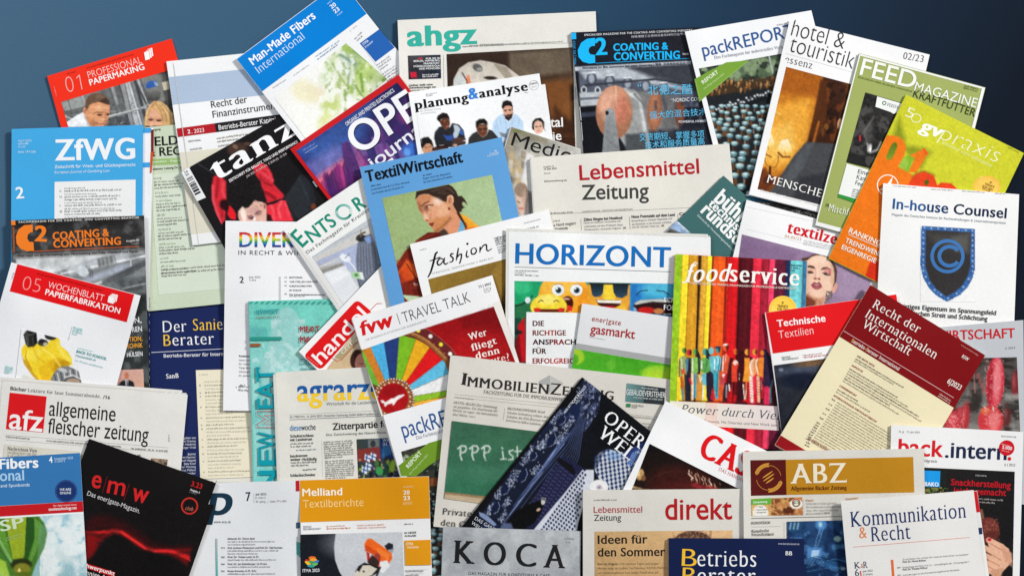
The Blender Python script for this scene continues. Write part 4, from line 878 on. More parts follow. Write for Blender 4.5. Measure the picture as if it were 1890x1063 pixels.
# --- Lebensmittel Zeitung
mag('newspaper','cream newspaper with dark red and grey two-line title, in the upper middle',[(979.8,291),(1346,265.3),(1378,600),(1000,624)],(224,221,213),'news',th=3.2,layers=((-2,3,(206,203,196)),))
F('o'); part('masthead'); T('Lebensmittel',418,316,1256,268,106,(178,34,44),'med'); T('Zeitung',432,452,902,440,104,(66,66,64),'med')
part('date_lines'); T('Ausgabe 24',163,228,236,222,13,(140,140,136),'sans'); T('16. Juni 2023',166,243,256,238,13,(100,100,98),'med'); G(168,272,222,268,7,(160,160,156)); T('lebensmittelzeitung.net',170,328,328,320,13,(100,100,98),'sans')
part('rule'); B(215,553,1190,507,2,(130,130,126)); B(426,586,430,676,2,(120,120,118)); B(767,570,771,660,2,(120,120,118)); B(1105,552,1108,600,2,(120,120,118))
T('HANDELSWOCHE · DEUTSCHE HANDELSZEITUNG',438,540,790,522,12,(150,150,146),'sans'); G(215,550,376,542,8,(150,150,146))
part('teaser'); T('Zähes Ringen bei Nonfood',446,600,716,586,20,(66,66,66),'bold'); T('Markt im Umbruch: Sortimente und',448,620,705,606,14,(140,140,138),'sans'); T('Lieferketten auf dem Prüfstand. Neue',450,645,720,632,14,(140,140,138),'sans'); T('Wettbewerber, wachsende Aufgaben.',450,668,712,655,14,(140,140,138),'sans'); T('29',722,656,742,655,14,(90,90,80),'bold')
T('Neue Potenziale auf dem Land',782,580,1084,565,20,(66,66,66),'bold'); T('Retail-Report: Globale Digitalität und',784,606,1066,588,14,(140,140,138),'sans'); T('die Rückkehr in die Provinz schließen',784,630,1060,614,14,(140,140,138),'sans'); T('sich für Händler nicht aus.',784,650,980,640,14,(140,140,138),'sans'); T('39',990,640,1010,639,14,(120,100,60),'bold'); T('Co',1116,560,1160,558,20,(66,66,66),'bold')
G(234,606,286,602,9,(150,150,146)); T('a Nord reagiert',238,638,392,624,20,(80,80,80),'sans'); T('itswende',246,664,336,658,20,(80,80,80),'sans')

# --- buehnentechnische rundschau
mag('magazine','dark teal magazine tilted on its corner with heavy white three-line title',[(1335.4,324.6),(1504,474),(1267,706),(1099,556)],(64,106,106),'matt')
F('p'); part('masthead'); T('bühnen',592,494,900,760,112,(240,242,242),'black'); T('technische',554,524,850,800,60,(240,242,242),'black'); T('rundschau',500,574,880,930,92,(240,242,242),'black')
part('subtitle'); T('Zeitschrift für Veranstaltungstechnik | Ausstattung | Management',478,598,890,1006,14,(200,214,212),'med')
part('cover_photo')
p=Pic([(340,636),(440,722),(300,860),(60,900)],[(180,200,225),(120,140,150),(90,90,90),(100,90,70)]); 
p.p([(330,640),(420,720),(390,740),(290,680)],(150,180,220),12,.8); p.p([(290,690),(390,730),(330,760),(250,740)],(84,82,78),14); p.l([(350,650),(420,715)],8,(225,230,236),6,.8); p.n(20,.25)

# --- dark speckled sliver
mag('magazine','black speckled cover of which only a thin wedge shows below the candle-lit hotel cover',[(1395,371),(1560,392),(1530,620),(1365,600)],(34,32,32),'gloss')
F('p'); part('cover_photo')
p=Pic([(900,505),(1500,590),(1480,700),(900,640)],(34,32,32)); p.nc(9,(120,120,118),.6,.1,.9); p.nc(60,(14,14,14),.55,.1,.7)

# --- textilzeitung
mag('magazine','white magazine with red serif title above a woman with slicked hair on violet',[(1378,369),(1633,438),(1553,772),(1297,705)],(239,239,241),'matt',th=1.8)
F('p'); part('masthead'); T('textilzeitung',1106,716,1690,862,78,(206,28,40),'serifx'); T('04-05/23',1094,752,1208,776,20,(206,150,104),'serif'); G(1228,776,1480,828,6,(190,190,192),n=3,ld=13)
B(830,540,1300,640,1.2,(200,200,202)); B(830,695,1420,842,1.2,(205,205,206))
part('cover_photo'); 
F('s'); p=Pic([(720,-28),(1666,216),(1640,640),(640,520)],[(134,108,142),(160,136,168),(158,136,164),(124,98,130)],2)
p.p([(700,0),(1100,100),(1100,200),(690,120)],(126,100,136),50,.6); p.p([(1400,150),(1620,280),(1560,440),(1380,400)],(162,140,168),40,.7)
F('TZ')
p.p([(0,200),(110,178),(180,138),(270,118),(360,122),(440,168),(520,240),(572,320),(602,420),(594,520),(580,640),(520,700),(300,700),(0,400)],(74,56,44),12)
p.p([(0,260),(95,236),(170,176),(250,150),(330,152),(420,184),(488,252),(538,360),(553,480),(550,600),(520,720),(470,800),(405,860),(385,950),(350,1040),(0,1060)],(234,196,172),12)
p.l([(318,128),(326,168)],12,(214,190,170),10,.8); p.l([(380,150),(470,220),(540,330),(565,460)],14,(112,84,62),14,.6)
p.p([(480,250),(540,360),(555,480),(545,600),(510,700),(480,620),(490,440)],(206,156,130),50,.6); p.e(300,230,140,60,(244,214,192),60,al=.7); p.e(440,640,70,80,(240,206,182),60,al=.6)
p.p([(0,820),(110,800),(200,860),(300,880),(400,850),(380,960),(340,1040),(0,1060)],(196,140,112),40,.85); p.p([(60,830),(150,870),(240,930),(220,1030),(60,1050)],(112,52,34),44,.9); p.l([(250,900),(330,960),(300,1020)],30,(176,112,84),30,.7)
p.p([(100,330),(150,318),(210,340),(232,384),(190,374),(140,362),(100,360)],(84,56,44),12,.95); p.p([(322,384),(370,352),(440,352),(492,390),(480,404),(430,386),(370,392),(330,402)],(84,56,44),12,.95)
p.e(150,415,60,30,(214,160,140),24,al=.8); p.e(440,420,66,48,(206,128,126),26,.2,.75); p.e(478,450,16,40,(176,66,80),16,-.1,.7)
p.p([(100,432),(140,420),(190,440),(204,452),(160,462),(104,458)],(70,50,44),10); p.p([(348,452),(400,448),(450,470),(482,492),(440,502),(390,484)],(70,52,46),10); p.e(412,472,20,14,(46,44,40),8); p.e(142,442,18,12,(46,40,38),8); p.e(440,480,14,8,(214,196,186),8,al=.8); p.l([(350,452),(410,446),(484,490)],7,(40,26,24),7,.9); p.l([(100,428),(150,420),(204,450)],7,(40,26,24),7,.9)
p.l([(236,400),(240,470),(210,540)],18,(206,150,126),22,.7); p.l([(262,400),(268,480)],26,(246,216,196),20,.7); p.p([(200,552),(228,520),(262,540),(300,526),(318,560),(300,572),(258,556),(226,566)],(160,96,78),12,.9); p.e(262,516,26,16,(244,208,186),14,al=.8); p.e(222,556,12,8,(90,46,40),8); p.e(300,562,12,8,(90,46,40),8)
p.p([(152,660),(180,625),(214,602),(250,626),(296,600),(330,640),(348,690),(300,728),(240,736),(190,712)],(156,76,84),12); p.p([(182,652),(250,636),(322,660),(300,672),(250,668),(200,668)],(96,36,42),8,.9); p.e(252,656,46,11,(216,192,186),8,al=.9); p.e(244,706,50,12,(196,120,124),12,al=.7)
p.e(300,790,90,26,(242,206,184),30,al=.6)
p.p([(560,630),(590,616),(608,650),(596,720),(560,780),(505,800),(520,720),(550,680)],(230,172,148),12); p.l([(588,640),(580,700),(550,740)],12,(170,100,80),10,.7)
p.nc(22,(96,86,74),.5,.12,.9,box=(400,760,520,980)); p.p([(480,760),(515,790),(480,900),(400,980),(370,960),(440,880)],(120,104,92),16,.5)
part('white_margin'); F('s'); P([(1620,300),(1680,316),(1650,600),(1560,580)],(205,200,196))

# --- hotel & touristik
mag('magazine','white magazine with thin grey title over a lamp-lit photo of a dark jacket',[(1457.7,37),(1716,101.5),(1640,424.5),(1381.8,360)],(240,240,242),'gloss')
F('d'); part('masthead'); T('hotel &',246,232,590,322,104,(56,56,58),'light'); T('touristik',232,336,650,452,104,(56,56,58),'light')
part('subtitle'); T('essenz',206,408,384,452,46,(84,84,86),'serif'); T('02/23',980,386,1112,410,44,(84,84,86),'serif'); B(216,352,648,474,1.5,(190,190,190))
part('cover_photo')
p=Pic([(195,433),(970,640),(860,1452),(-12,1420-163)],[(150,76,26),(60,30,16),(50,30,22),(120,66,28)],2)
q=[(195,433),(1050,650),(760,1560),(-26,1402)]
p.p([(150,440),(470,505),(420,700),(330,1000),(250,1120),(60,1200),(-60,1200),(20,800)],(196,120,34),40); p.p([(110,700),(380,640),(360,900),(240,1100),(0,1100),(40,850)],(232,166,60),60,.9); p.p([(40,860),(250,800),(280,960),(200,1050),(0,1060)],(240,190,90),50,.8); p.p([(180,430),(460,500),(420,640),(150,600)],(160,84,24),50,.8)
p.l([(110,715),(180,750)],6,(246,214,140),8,.8)
p.p([(460,500),(700,560),(660,950),(420,950),(330,1020),(400,760)],(58,30,18),16); p.p([(440,520),(520,540),(470,800),(410,930),(370,900)],(84,44,20),14,.9); p.l([(430,800),(395,930)],14,(190,110,40),10,.8); p.nc(50,(110,58,26),.58,.14,.7,box=(480,540,680,950)); p.nc(34,(30,16,12),.6,.1,.7,box=(480,540,680,950),sh=5)
p.e(480,830,16,20,(150,96,40),8,al=.7); p.e(455,862,12,30,(120,70,30),8,al=.7); p.e(535,800,10,30,(130,66,30),8,al=.6)
p.e(566,810,14,34,(214,160,130),6,.2)
F('p'); p.p([(900,470),(1100,290),(1080,350),(980,400)],(110,56,24),24,.6)
p.p([(1240,90),(1270,85),(1475,100),(1460,300),(1340,580),(960,470),(1020,400),(1080,300),(1160,180)],(68,70,74),12); p.p([(1240,100),(1300,90),(1230,260),(1110,400),(1090,330)],(84,88,94),24,.8); p.p([(1200,330),(1380,300),(1330,520),(1150,480)],(46,48,54),30,.9); p.n(20,.1)
p.p([(880,300),(960,260),(1010,350),(960,440),(870,420)],(90,40,20),20,.8)
for x,y in ((975,70),(1095,110)):
    p.e(x,y+20,60,50,(250,214,120),40,al=.5); p.p([(x-24,y-36),(x+22,y-44),(x+44,y+10),(x+46,y+34),(x+20,y+44),(x-20,y+42),(x-46,y+28),(x-40,y+4)],(255,250,232),7,col2=(248,214,130))
    for k in range(5): p.l([(x-18+k*9,y-34),(x-34+k*17,y+36)],3,(226,190,110),3,.5)
    p.l([(x,y+40),(x+6,y+66)],5,(170,110,44),4,.8)
p.l([(955,130),(960,170),(1000,190)],10,(150,96,40),5); p.l([(1050,160),(1080,190),(1130,190)],14,(140,84,36),6); p.l([(950,180),(962,240),(990,262),(1030,262),(1050,220),(1050,180)],6,(150,96,40),4); p.l([(992,262),(990,340)],16,(70,32,18),6); p.e(984,350,44,30,(76,34,20),12); p.e(925,335,24,20,(110,50,26),10)
# keep the picture inside the margin
F(); part('margin'); m=M.q
def mg(a,b,c,d): P([bil(m,np.array(x),np.array(y)) for x,y in (a,b,c,d)],(240,240,242),raw=True)
mg((.003,.22),(.05,.22),(.05,.997),(.003,.997)); mg((.003,.957),(.997,.957),(.997,.997),(.003,.997)); mg((.955,.185),(.997,.185),(.997,.957),(.955,.957))
F('p'); part('headline'); T('MENSCHEN',966,366,1416,490,54,(240,238,234),'serif'); T('Florian | Menz | Einzenberger | Bieschnau',926,432,1330,538,17,(225,220,214),'serif')

# --- feed magazine
mag('magazine','sage green magazine with white capital title over dark industrial photo, tilted clockwise',[(1586,98.8),(1819,162),(1737,480),(1503.8,416.5)],(160,172,98),'gloss')
F(); part('margin')
e=(240,240,241); U(0,0,1,.012,e); U(0,0,.012,1,e); U(0,.975,1,1,e); U(.975,0,1,1,e)
F('d'); part('masthead'); T('FEED',694,490,1052,584,112,(240,242,236),'med'); T('MAGAZINE',1052,594,1456,706,60,(240,242,236),'sans'); T('KRAFTFUTTER',1044,634,1448,766,52,(44,62,30),'sans')
part('top_line'); T('EUROPEAN FEED BUSINESS MAGAZINE',688,510,1040,606,11,(110,130,60),'med'); G(1380,566,1490,594,8,(120,136,70),n=2,ld=14)
part('cover_photo')
p=Pic([(735,606),(1060,700),(950,1150),(610,1062)],[(44,44,44),(52,50,50),(30,30,30),(36,36,36)])
F('q'); p.nc(70,(84,82,80),.58,.12,.7); p.nc(26,(20,20,20),.6,.1,.6); p.e(740,280,14,30,(200,200,200),8,.3); p.l([(725,250),(745,310),(800,290),(820,240)],16,(170,168,166),10,.8); p.e(730,150,26,60,(90,88,86),20,.5,.7); p.e(745,290,8,16,(250,250,250),5); p.p([(850,200),(960,60),(960,200),(880,300)],(60,56,54),20); p.l([(770,60),(700,170),(720,230)],12,(110,108,106),10,.6); p.l([(672,195),(674,228)],11,(214,40,60),3)
part('sponsor_badge'); F('d'); P([(812,632),(1010,690),(990,745),(940,738),(918,746),(898,734),(800,700)],(238,240,238)); C(858,676,14,(60,120,70),w=6); T('FEEDVALID',876,694,1006,730,20,(60,70,66),'serif')
part('lower_panel'); F('q'); Q([(580,388),(760,440),(700,650),(522,600)],(236,238,236)); Q([(522,600),(700,650),(690,682),(518,622)],(50,146,60)); T('Eine',656,456,730,472,30,(50,54,52),'sans'); T('Kamera',647,494,770,530,30,(50,54,52),'sans'); T('Feed',637,534,706,556,30,(50,54,52),'sans'); G(622,572,700,592,9,(140,144,140),n=4,ld=15)
part('headline'); T('»',430,686,452,692,34,(50,66,36),'serif'); T('Mischfutter',448,716,700,776,48,(240,242,234),'serif')

# --- gv praxis
mag('magazine','lime green and orange magazine with white title and large orange and red numerals',[(1672,174.8),(1890,283),(1746,584),(1529,477)],(204,205,48),'gloss')
F('q'); part('cover_photo')
p=Pic(M.q+(M.q.mean(0)-M.q)*.006,(204,205,48),2.2,raw=True)
p.p([(950,60),(900,200),(1100,430),(1150,330),(1180,310),(1120,280),(1000,260)],(96,110,20),40,.6); p.p([(930,380),(1060,300),(1020,440),(990,480)],(110,170,40),20,.8); p.e(980,390,34,40,(150,190,70),20)
p.p([(862,188),(930,195),(975,220),(996,270),(985,330),(940,410),(1010,450),(1110,500),(980,640),(960,900),(960,1200),(1100,1460),(700,1300),(400,1100),(560,740),(720,380),(840,130)],(234,118,26),8)
p.p([(890,262),(908,240),(926,240),(936,262),(912,330),(886,362),(862,360),(856,340)],(90,110,26),5,col2=(120,150,40))
p.p([(1020,330),(1120,285),(1152,310),(1070,450),(1010,450),(1060,350)],(234,118,26),5); p.l([(1120,290),(1140,320)],20,(226,90,30),5)
p.p([(1030,500),(1060,460),(1120,440),(1190,470),(1215,540),(1240,520),(1310,525),(1350,560),(1350,700),(1000,560)],(226,66,30),6); p.e(1140,520,16,20,(80,90,20),5,.4); p.l([(1040,480),(1070,450),(1130,440),(1200,470)],12,(120,110,24),14,.6)
p.p([(880,950),(900,700),(1000,640),(1100,1400),(760,1240)],(222,56,26),14)
p.e(1562,548,94,76,(206,196,40),30,al=.5); p.e(1562,548,96,74,(240,190,80),4); p.e(1562,550,80,60,(244,200,90),4)
F('p'); p.p([(1700,900),(1760,930),(1750,1100),(1660,1020)],(214,50,24),6)
F('q'); part('masthead'); T('gv',1082,152,1232,212,88,(242,244,236),'black',sl=.2); T('praxis',1226,212,1626,378,96,(238,240,210),'hair',sl=.2); T('business care education',1246,248,1592,414,24,(232,236,180),'light'); T('5',986,52,1040,74,66,(240,240,220),'light')
C(1066,70,36,(238,240,210),w=5,r2=32,rot=.2)
part('issue_number'); G(1708,276,1800,322,8,(130,134,30))
part('round_badge'); T('8',1580,524,1592,530,14,(120,90,30),'bold'); T('TRENDS',1545,536,1612,560,16,(120,90,30),'bold'); T('FÜR DEN',1528,552,1600,580,16,(120,90,30),'bold'); T('TELLER',1524,566,1586,590,14,(120,90,30),'bold'); C(1520,492,12,(244,214,130),w=4)
part('star_emblem'); C(867,540,76,(245,240,230),w=7); P([(905,474),(888,540),(930,600),(872,556),(800,580),(862,535)],(245,240,230))
part('headline'); T('RANKING',590,870,812,966,38,(245,240,226),'bold'); B(590,882,808,974,4,(245,240,226)); T('TRENDWENDE',566,938,850,1056,34,(245,240,226),'bold'); T('EIGENREGIE',540,984,780,1086,34,(245,240,226),'bold')

# --- in-house counsel
mag('magazine','white magazine with blue title and a riveted blue shield bearing a copyright sign',[(1630,338.5),(1881,359),(1868,700),(1612,684)],(238,238,238),'matt')
F('q'); part('masthead'); T('In-house Counsel',900,704,1698,772,72,(30,60,100),'bold',cf=lambda u,v:(40,90,150) if u<.3 else ((34,66,112) if u<.5 else (28,44,74)))
part('subtitle'); T('Magazin des Deutschen Instituts für Rechtsabteilungen & Unternehmensjuristen',896,752,1694,812,17,(130,140,150),'sans'); G(906,548,1072,560,7,(186,186,186)); G(1170,572,1330,580,7,(186,186,186)); G(1388,584,1556,594,7,(186,186,186)); G(1616,600,1700,606,7,(186,186,186))
part('shield')
P([(1103,822),(1480,844),(1480,1120),(1468,1180),(1432,1250),(1380,1306),(1288,1354),(1208,1312),(1150,1252),(1112,1180),(1096,1090)],(52,100,166))
p=Pic([(1096,820),(1482,842),(1482,1356),(1096,1352)],(238,238,238),2.2)
SH=[(1103,822),(1480,844),(1480,1120),(1466,1180),(1430,1250),(1378,1306),(1282,1356),(1208,1312),(1150,1252),(1112,1180),(1094,1090)]
p.p(SH,(54,102,166),3); p.nc(18,(40,70,120),.58,.2,.5); p.nc(14,(90,140,200),.68,.1,.5); p.nc(1,(238,238,238),-1,.01,0)
IN=[(1134,852),(1450,868),(1446,1100),(1430,1170),(1392,1238),(1340,1286),(1276,1318),(1206,1262),(1160,1200),(1132,1110)]
p.p(IN,(52,50,50),5); p.p([(1160,880),(1430,890),(1420,1000),(1200,960)],(74,72,70),60,.8); p.p([(1320,900),(1440,880),(1430,1010),(1340,1000)],(96,94,90),40,.7)
for k in range(8): p.e(1125+k*48,836+k*3,5,5,(200,214,226),3)
for k in range(8): p.e(1116,870+k*38,5,5,(200,214,226),3); p.e(1462,890+k*36,5,5,(200,214,226),3)
for x,y in ((1134,1180),(1158,1226),(1196,1272),(1240,1306),(1290,1330),(1350,1296),(1396,1252),(1434,1196)): p.e(x,y,5,5,(200,214,226),3)
out=np.array(pts(SH)); ins_=p  # outside of the shield stays paper white
X=p.P; insd=np.zeros(len(X),bool)
for k in range(len(out)):
    a=out[k]; b=out[(k+1)%len(out)]
    if a[1]!=b[1]: insd^=((a[1]>X[:,1])!=(b[1]>X[:,1]))&(X[:,0]<(b[0]-a[0])*(X[:,1]-a[1])/(b[1]-a[1])+a[0])
p.C[~insd]=(238,238,238)
F('q'); C(1286,1036,120,(62,116,178),w=24,n=48)
bump(); a=np.radians(np.linspace(35,325,30)); c0=cv(1300,1036); k0=1/fr[2]
Vv=[(c0[0]+math.cos(t)*84*k0,c0[1]+math.sin(t)*80*k0) for t in a]+[(c0[0]+math.cos(t)*58*k0,c0[1]+math.sin(t)*54*k0) for t in a]
add(Vv,[(i,i+1,i+31,i+30) for i in range(29)],lin((62,116,178)),M.lay*ZL)
part('headline'); F('t'); T('Geistiges Eigentum im Spannungsfeld',920,410,1626,462,32,(54,56,58),'bold'); T('zwischen Streit und Schlichtung',1000,460,1566,503,32,(54,56,58),'bold')

# --- silver meat industry magazine
mag('magazine','silver grey magazine with red capital title and a photo of hanging sausages',[(1640,612),(1888.8,590.5),(1893,930),(1655,948)],(188,192,198),'gloss')
F('t'); part('masthead'); T('FLEISCHWIRTSCHAFT',878,652,1760,620,68,(196,30,40),'bold'); T('6 2023',1692,700,1760,696,14,(120,124,130),'sans')
F('y'); part('cover_photo')
p=Pic([(860,95),(1772,72),(1800,700),(900,720)],[(90,80,76),(70,66,64),(120,116,112),(110,100,96)],2.2)
p.nc(60,(40,34,32),.52,.2,.8,ax=.4); p.nc(90,(150,150,148),.6,.2,.6,sh=4,ax=3)
for x,y,rx,ry,rt,c in ((1310,330,60,170,.25,(130,40,44)),(1380,480,50,60,.1,(150,40,46)),(1760,260,30,90,0,(120,40,44)),(1700,480,30,80,0,(90,40,40)),(1320,520,66,80,-.3,(190,60,70)),(1410,500,30,110,.1,(170,50,56))): p.e(x,y,rx,ry,c,16,rt); p.e(x-8,y-20,rx*.4,ry*.6,tuple(min(255,v+50) for v in c),16,rt,.6)
p.e(1620,250,64,182,(200,50,64),8,.06); p.e(1632,230,30,150,(232,140,146),24,.06,.8); p.e(1585,260,20,150,(150,26,40),16,.06,.7)
p.e(1588,520,88,110,(200,56,62),8); p.e(1610,520,40,70,(232,140,140),24,al=.7); p.e(1550,450,34,26,(226,110,70),12,al=.8); p.l([(1470,180),(1480,320)],10,(200,130,130),8,.6); p.l([(1606,425),(1608,445)],12,(214,190,180),5); p.l([(1540,415),(1555,430)],8,(214,190,180),5)
p.nc(12,(236,170,168),.64,.1,.5,box=(1540,90,1680,600)); p.nc(10,(236,190,180),.64,.1,.5,box=(1270,450,1400,620)); p.l([(1700,350),(1790,350)],40,(180,180,176),26,.7); p.l([(1700,420),(1790,410)],30,(60,58,56),20,.8)
for k in range(4): p.e(1500+k*14,200+k*36,12,22,(180,90,90),8,.2,.6)

# --- new meat
mag('magazine','turquoise food magazine with vertical lettering up its left edge and dark red headline',[(458.5,556),(702,549),(712,889),(467,898)],(116,202,192),'gloss')
F('i'); part('cover_photo')
p=Pic([(224,594),(1140,572),(1180,1860),(260,1890)],[(110,200,186),(120,206,190),(150,206,200),(120,200,196)])
p.n(90,.06); p.p([(315,1100),(370,860),(400,700),(440,650),(500,632),(550,660),(590,740),(640,800),(800,860),(860,1100)],(150,206,202),6); p.p([(230,770),(350,780),(360,860),(230,850)],(90,176,176),20,.7)
p.p([(235,870),(360,880),(310,1080),(240,1100)],(140,208,202),16,.8)
p.nc(40,(186,216,214),.56,.05,.8,box=(380,720,620,1060)); p.nc(20,(120,190,188),.62,.05,.5,box=(240,900,620,1060)); p.p([(505,960),(560,920),(600,900),(640,960),(540,1010)],(170,220,210),6)
F('k'); p.p([(310,240),(420,120),(640,300),(640,900),(330,900)],(156,206,204),16,.8); p.nc(36,(186,220,218),.55,.05,.8,box=(250,120,640,460)); p.p([(250,380),(290,360),(300,480),(250,560)],(176,222,218),10,.7); p.p([(250,700),(330,640),(420,760),(440,1000),(270,980)],(170,222,218),14,.6); p.nc(50,(140,208,206),.55,.1,.7,box=(240,560,440,1063))
F('i'); part('stripe_border')
for k in range(24):
    x=232+k*40; P([(x+6,594),(x+26,593),(x+8,612),(x-12,613)],(60,160,146))
part('colour_bars'); Q([(234,842),(454,840),(454,864),(234,866)],(46,150,136)); Q([(234,888),(306,887),(306,909),(234,910)],(150,90,54)); Q([(272,1052),(302,1052),(302,1066),(272,1066)],(30,150,170))
part('masthead'); T('NEWMEAT',276,682,440,676,32,(50,160,166),'bold'); T('Ausgabe 2/2023 | € 12',276,711,440,707,13,(150,70,70),'sans')
part('headline'); T('MEAT',582,808,722,806,42,(170,34,44),'bold'); T('MA',750,808,800,808,44,(170,34,44),'bold'); T('MAKES',582,882,750,880,44,(170,34,44),'bold'); T('Die',588,966,660,964,52,(60,150,160),'light'); T('Daten',588,1036,720,1034,44,(40,120,130),'light'); 
F('k'); G(588,312,700,310,10,(60,130,140))
F('k'); part('vertical_title')
T('NE',420,1190,416,866,124,(14,154,170),'bold'); T('W',416,866,412,742,124,(14,154,170),'bold')
a=[(412,716),(286,716),(286,690),(340,660),(286,628),(286,602),(410,602)]
for u_,v_ in zip(a[:-1],a[1:]): B(*u_,*v_,4,(196,50,50))
for u_,v_ in (((414,690),(330,690)),((330,690),(378,659)),((378,659),(332,630)),((332,630),(416,630))): B(*u_,*v_,3,(196,50,50))
T('EAT',408,580,400,296,124,(14,154,170),'bold')

# --- entsorga
mag('magazine','white recycling magazine tilted left with green small-cap title and arrow ring',[(523.6,425.5),(724,291),(909,566),(709,700)],(238,239,238),'gloss')
F('f'); part('masthead'); T('E',862,976,930,918,128,(30,140,116),'bold') if False else None
T('E',868,978,912,935,132,(26,140,116),'bold'); T('NTS',936,944,1112,812,100,(26,140,116),'bold'); T('R',1262,726,1320,686,100,(26,140,116),'bold')
part('arrow_ring')
bump(); c0=cv(1156,726); k0=1/fr[2]
for (a0,a1,c1,c2) in ((200,330,(60,160,140),(170,205,200)),(20,170,(30,130,110),(150,200,190)),(-30,20,(200,222,216),(210,226,222)),(165,200,(214,228,224),(80,170,150))):
    a=np.radians(np.linspace(a0,a1,16)); V_=[(c0[0]+math.cos(t)*60*k0,c0[1]+math.sin(t)*56*k0) for t in a]+[(c0[0]+math.cos(t)*42*k0,c0[1]+math.sin(t)*40*k0) for t in a]
    t=np.linspace(0,1,16)[:,None]; cc=np.array(c1)*(1-t)+np.array(c2)*t
    add(V_,[(i,i+1,i+17,i+16) for i in range(15)],lin(np.vstack([cc,cc])),M.lay*ZL)
part('subtitle'); T('Das Fachmagazin für Kreislaufwirtschaft',902,1022,1500,600,24,(90,92,94),'sans',tr=.05)
F('i'); part('cover_photo')
p=Pic([(668,280),(1180,-60),(1700,750),(1010,800)],[(190,196,206),(196,200,206),(150,154,164),(214,216,222)],2.2)
p.p([(680,290),(1060,80),(1090,130),(720,370)],(206,204,200),8); p.p([(700,310),(980,190),(980,220),(715,350)],(168,176,206),10,.9); p.p([(720,360),(900,310),(900,340),(740,400)],(120,116,108),8,.7); p.l([(720,370),(905,310)],8,(190,188,184),5); p.l([(640,270),(1080,60)],5,(170,170,166),5)
p.p([(860,250),(980,190),(990,380),(930,380),(860,300)],(176,186,216),10); p.e(900,290,40,24,(236,240,246),8,.4); p.l([(880,260),(960,350),(990,400)],8,(236,238,242),5); p.l([(930,260),(900,290)],8,(90,100,120),4,.6)
p.p([(985,190),(1010,140),(1080,120),(1110,190),(1160,330),(1150,420),(1010,510),(985,440),(975,300)],(108,116,134),10); 
for k in range(14): p.l([(1000+k*9,200-k*3),(1000+k*11,470-k*12)],4,(78,86,104) if k%2 else (150,156,172),4,.7)
p.e(1010,150,34,26,(44,46,50),8); p.l([(980,160),(1010,120),(1040,110)],10,(60,56,50),6); p.l([(1010,90),(1010,140)],6,(150,120,80),5); p.p([(1030,150),(1090,130),(1100,170),(1060,190)],(130,156,206),6)
p.p([(745,400),(900,340),(960,450),(1010,520),(900,620),(820,560)],(226,228,232),12,.9); p.p([(760,400),(860,370),(950,400),(800,480)],(240,242,246),24,.8); p.p([(940,384),(1022,390),(1034,442),(946,428)],(176,206,176),4); p.p([(1000,388),(1022,392),(1032,440),(1010,438)],(232,236,232),3); p.e(978,408,14,11,(70,150,60),4); p.l([(990,440),(1000,480),(1008,505)],8,(70,74,80),4)
part('white_margin'); P([(636,262),(660,282),(900,640),(870,650),(855,655),(480,105)],(226,226,224)); B(500,110,868,648,4,(205,205,202))

# --- handel
mag('magazine','magazine steeply tilted with white rounded lettering in a red box',[(551.5,649),(716,478),(948,702),(779,873)],(240,240,240),'gloss')
F('A'); part('cover_photo')
p=Pic([(190,560),(560,60),(820,330),(430,700)],[(206,186,150),(226,214,196),(200,176,140),(190,150,110)])
p.p([(160,540),(420,330),(430,420),(560,560),(200,600)],(206,180,140),14,.7); p.e(450,470,56,84,(60,36,30),8,.2); p.e(480,490,44,70,(206,136,120),8,.2); p.p([(520,420),(560,440),(560,560),(500,560)],(226,160,150),12,.8); p.l([(470,500),(500,510)],6,(110,60,56),5)
part('title_box')
def rrect(A_,B_,C_,D_,r,col):
    q=[np.array(z,float) for z in (A_,B_,C_,D_)]; o=[]
    for i in range(4):
        p0,p1,p2=q[i-1],q[i],q[(i+1)%4]; a=p1+(p0-p1)/np.linalg.norm(p0-p1)*r; b=p1+(p2-p1)/np.linalg.norm(p2-p1)*r
        for t in np.linspace(0,1,7): o.append(tuple((1-t)**2*a+2*t*(1-t)*p1+t*t*b))
    P(o,col)
rrect((0,444),(452,-34),(584,76),(146,562),44,(222,24,28))
part('masthead'); T('handel',148,520,548,100,118,(248,240,240),'med'); G(28,452,140,540,8,(250,120,120))
part('sub_label'); P([(262,448),(470,260),(486,300),(322,476)],(176,160,122)); T('CZYTAJ |',330,428,470,292,26,(240,234,220),'med',nat=False)
part('red_outline'); 
for a,b in (((240,455),(280,485)),((280,485),(320,475)),((320,475),(470,310)),((560,60),(620,0)),((620,0),(660,0))): B(*a,*b,4,(206,60,60))

# --- textilwirtschaft
mag('magazine','sky blue magazine with condensed black title and a dark-haired model in orange',[(663.7,308.6),(925.8,253.3),(1000,592),(738,646)],(96,158,214),'gloss')
F('g'); part('masthead'); T('TextilWirtschaft',140,746,818,606,80,(20,22,28),'black'); 
part('small_print'); G(170,778,245,764,7,(50,80,120)); T('Lieferketten & Co Das wissen',172,805,440,750,14,(44,74,110),'serif'); T('wo Produkt mit der Branche ist',178,832,400,784,14,(44,74,110),'serif'); G(535,704,605,690,7,(50,80,120)); T('Depot setzt die Nummern',536,728,728,690,14,(44,74,110),'serif'); T('für den stationären Produkte',540,752,742,712,14,(44,74,110),'serif'); G(1034,532,1060,526,8,(214,230,244)); T('15. Juni 2023',1000,552,1064,544,12,(214,230,244),'med'); G(984,568,1064,552,7,(206,224,242))
part('cover_photo')
p=Pic([(248,858),(1018,694),(1256,1783),(486,1950)],[(150,170,108),(164,188,134),(184,208,182),(164,190,146)],2)
p.p([(600,760),(1030,700),(1110,1000),(900,1060),(800,900)],(172,195,150),60,.7); p.p([(240,900),(500,860),(560,1063),(300,1100)],(158,182,126),60,.6)
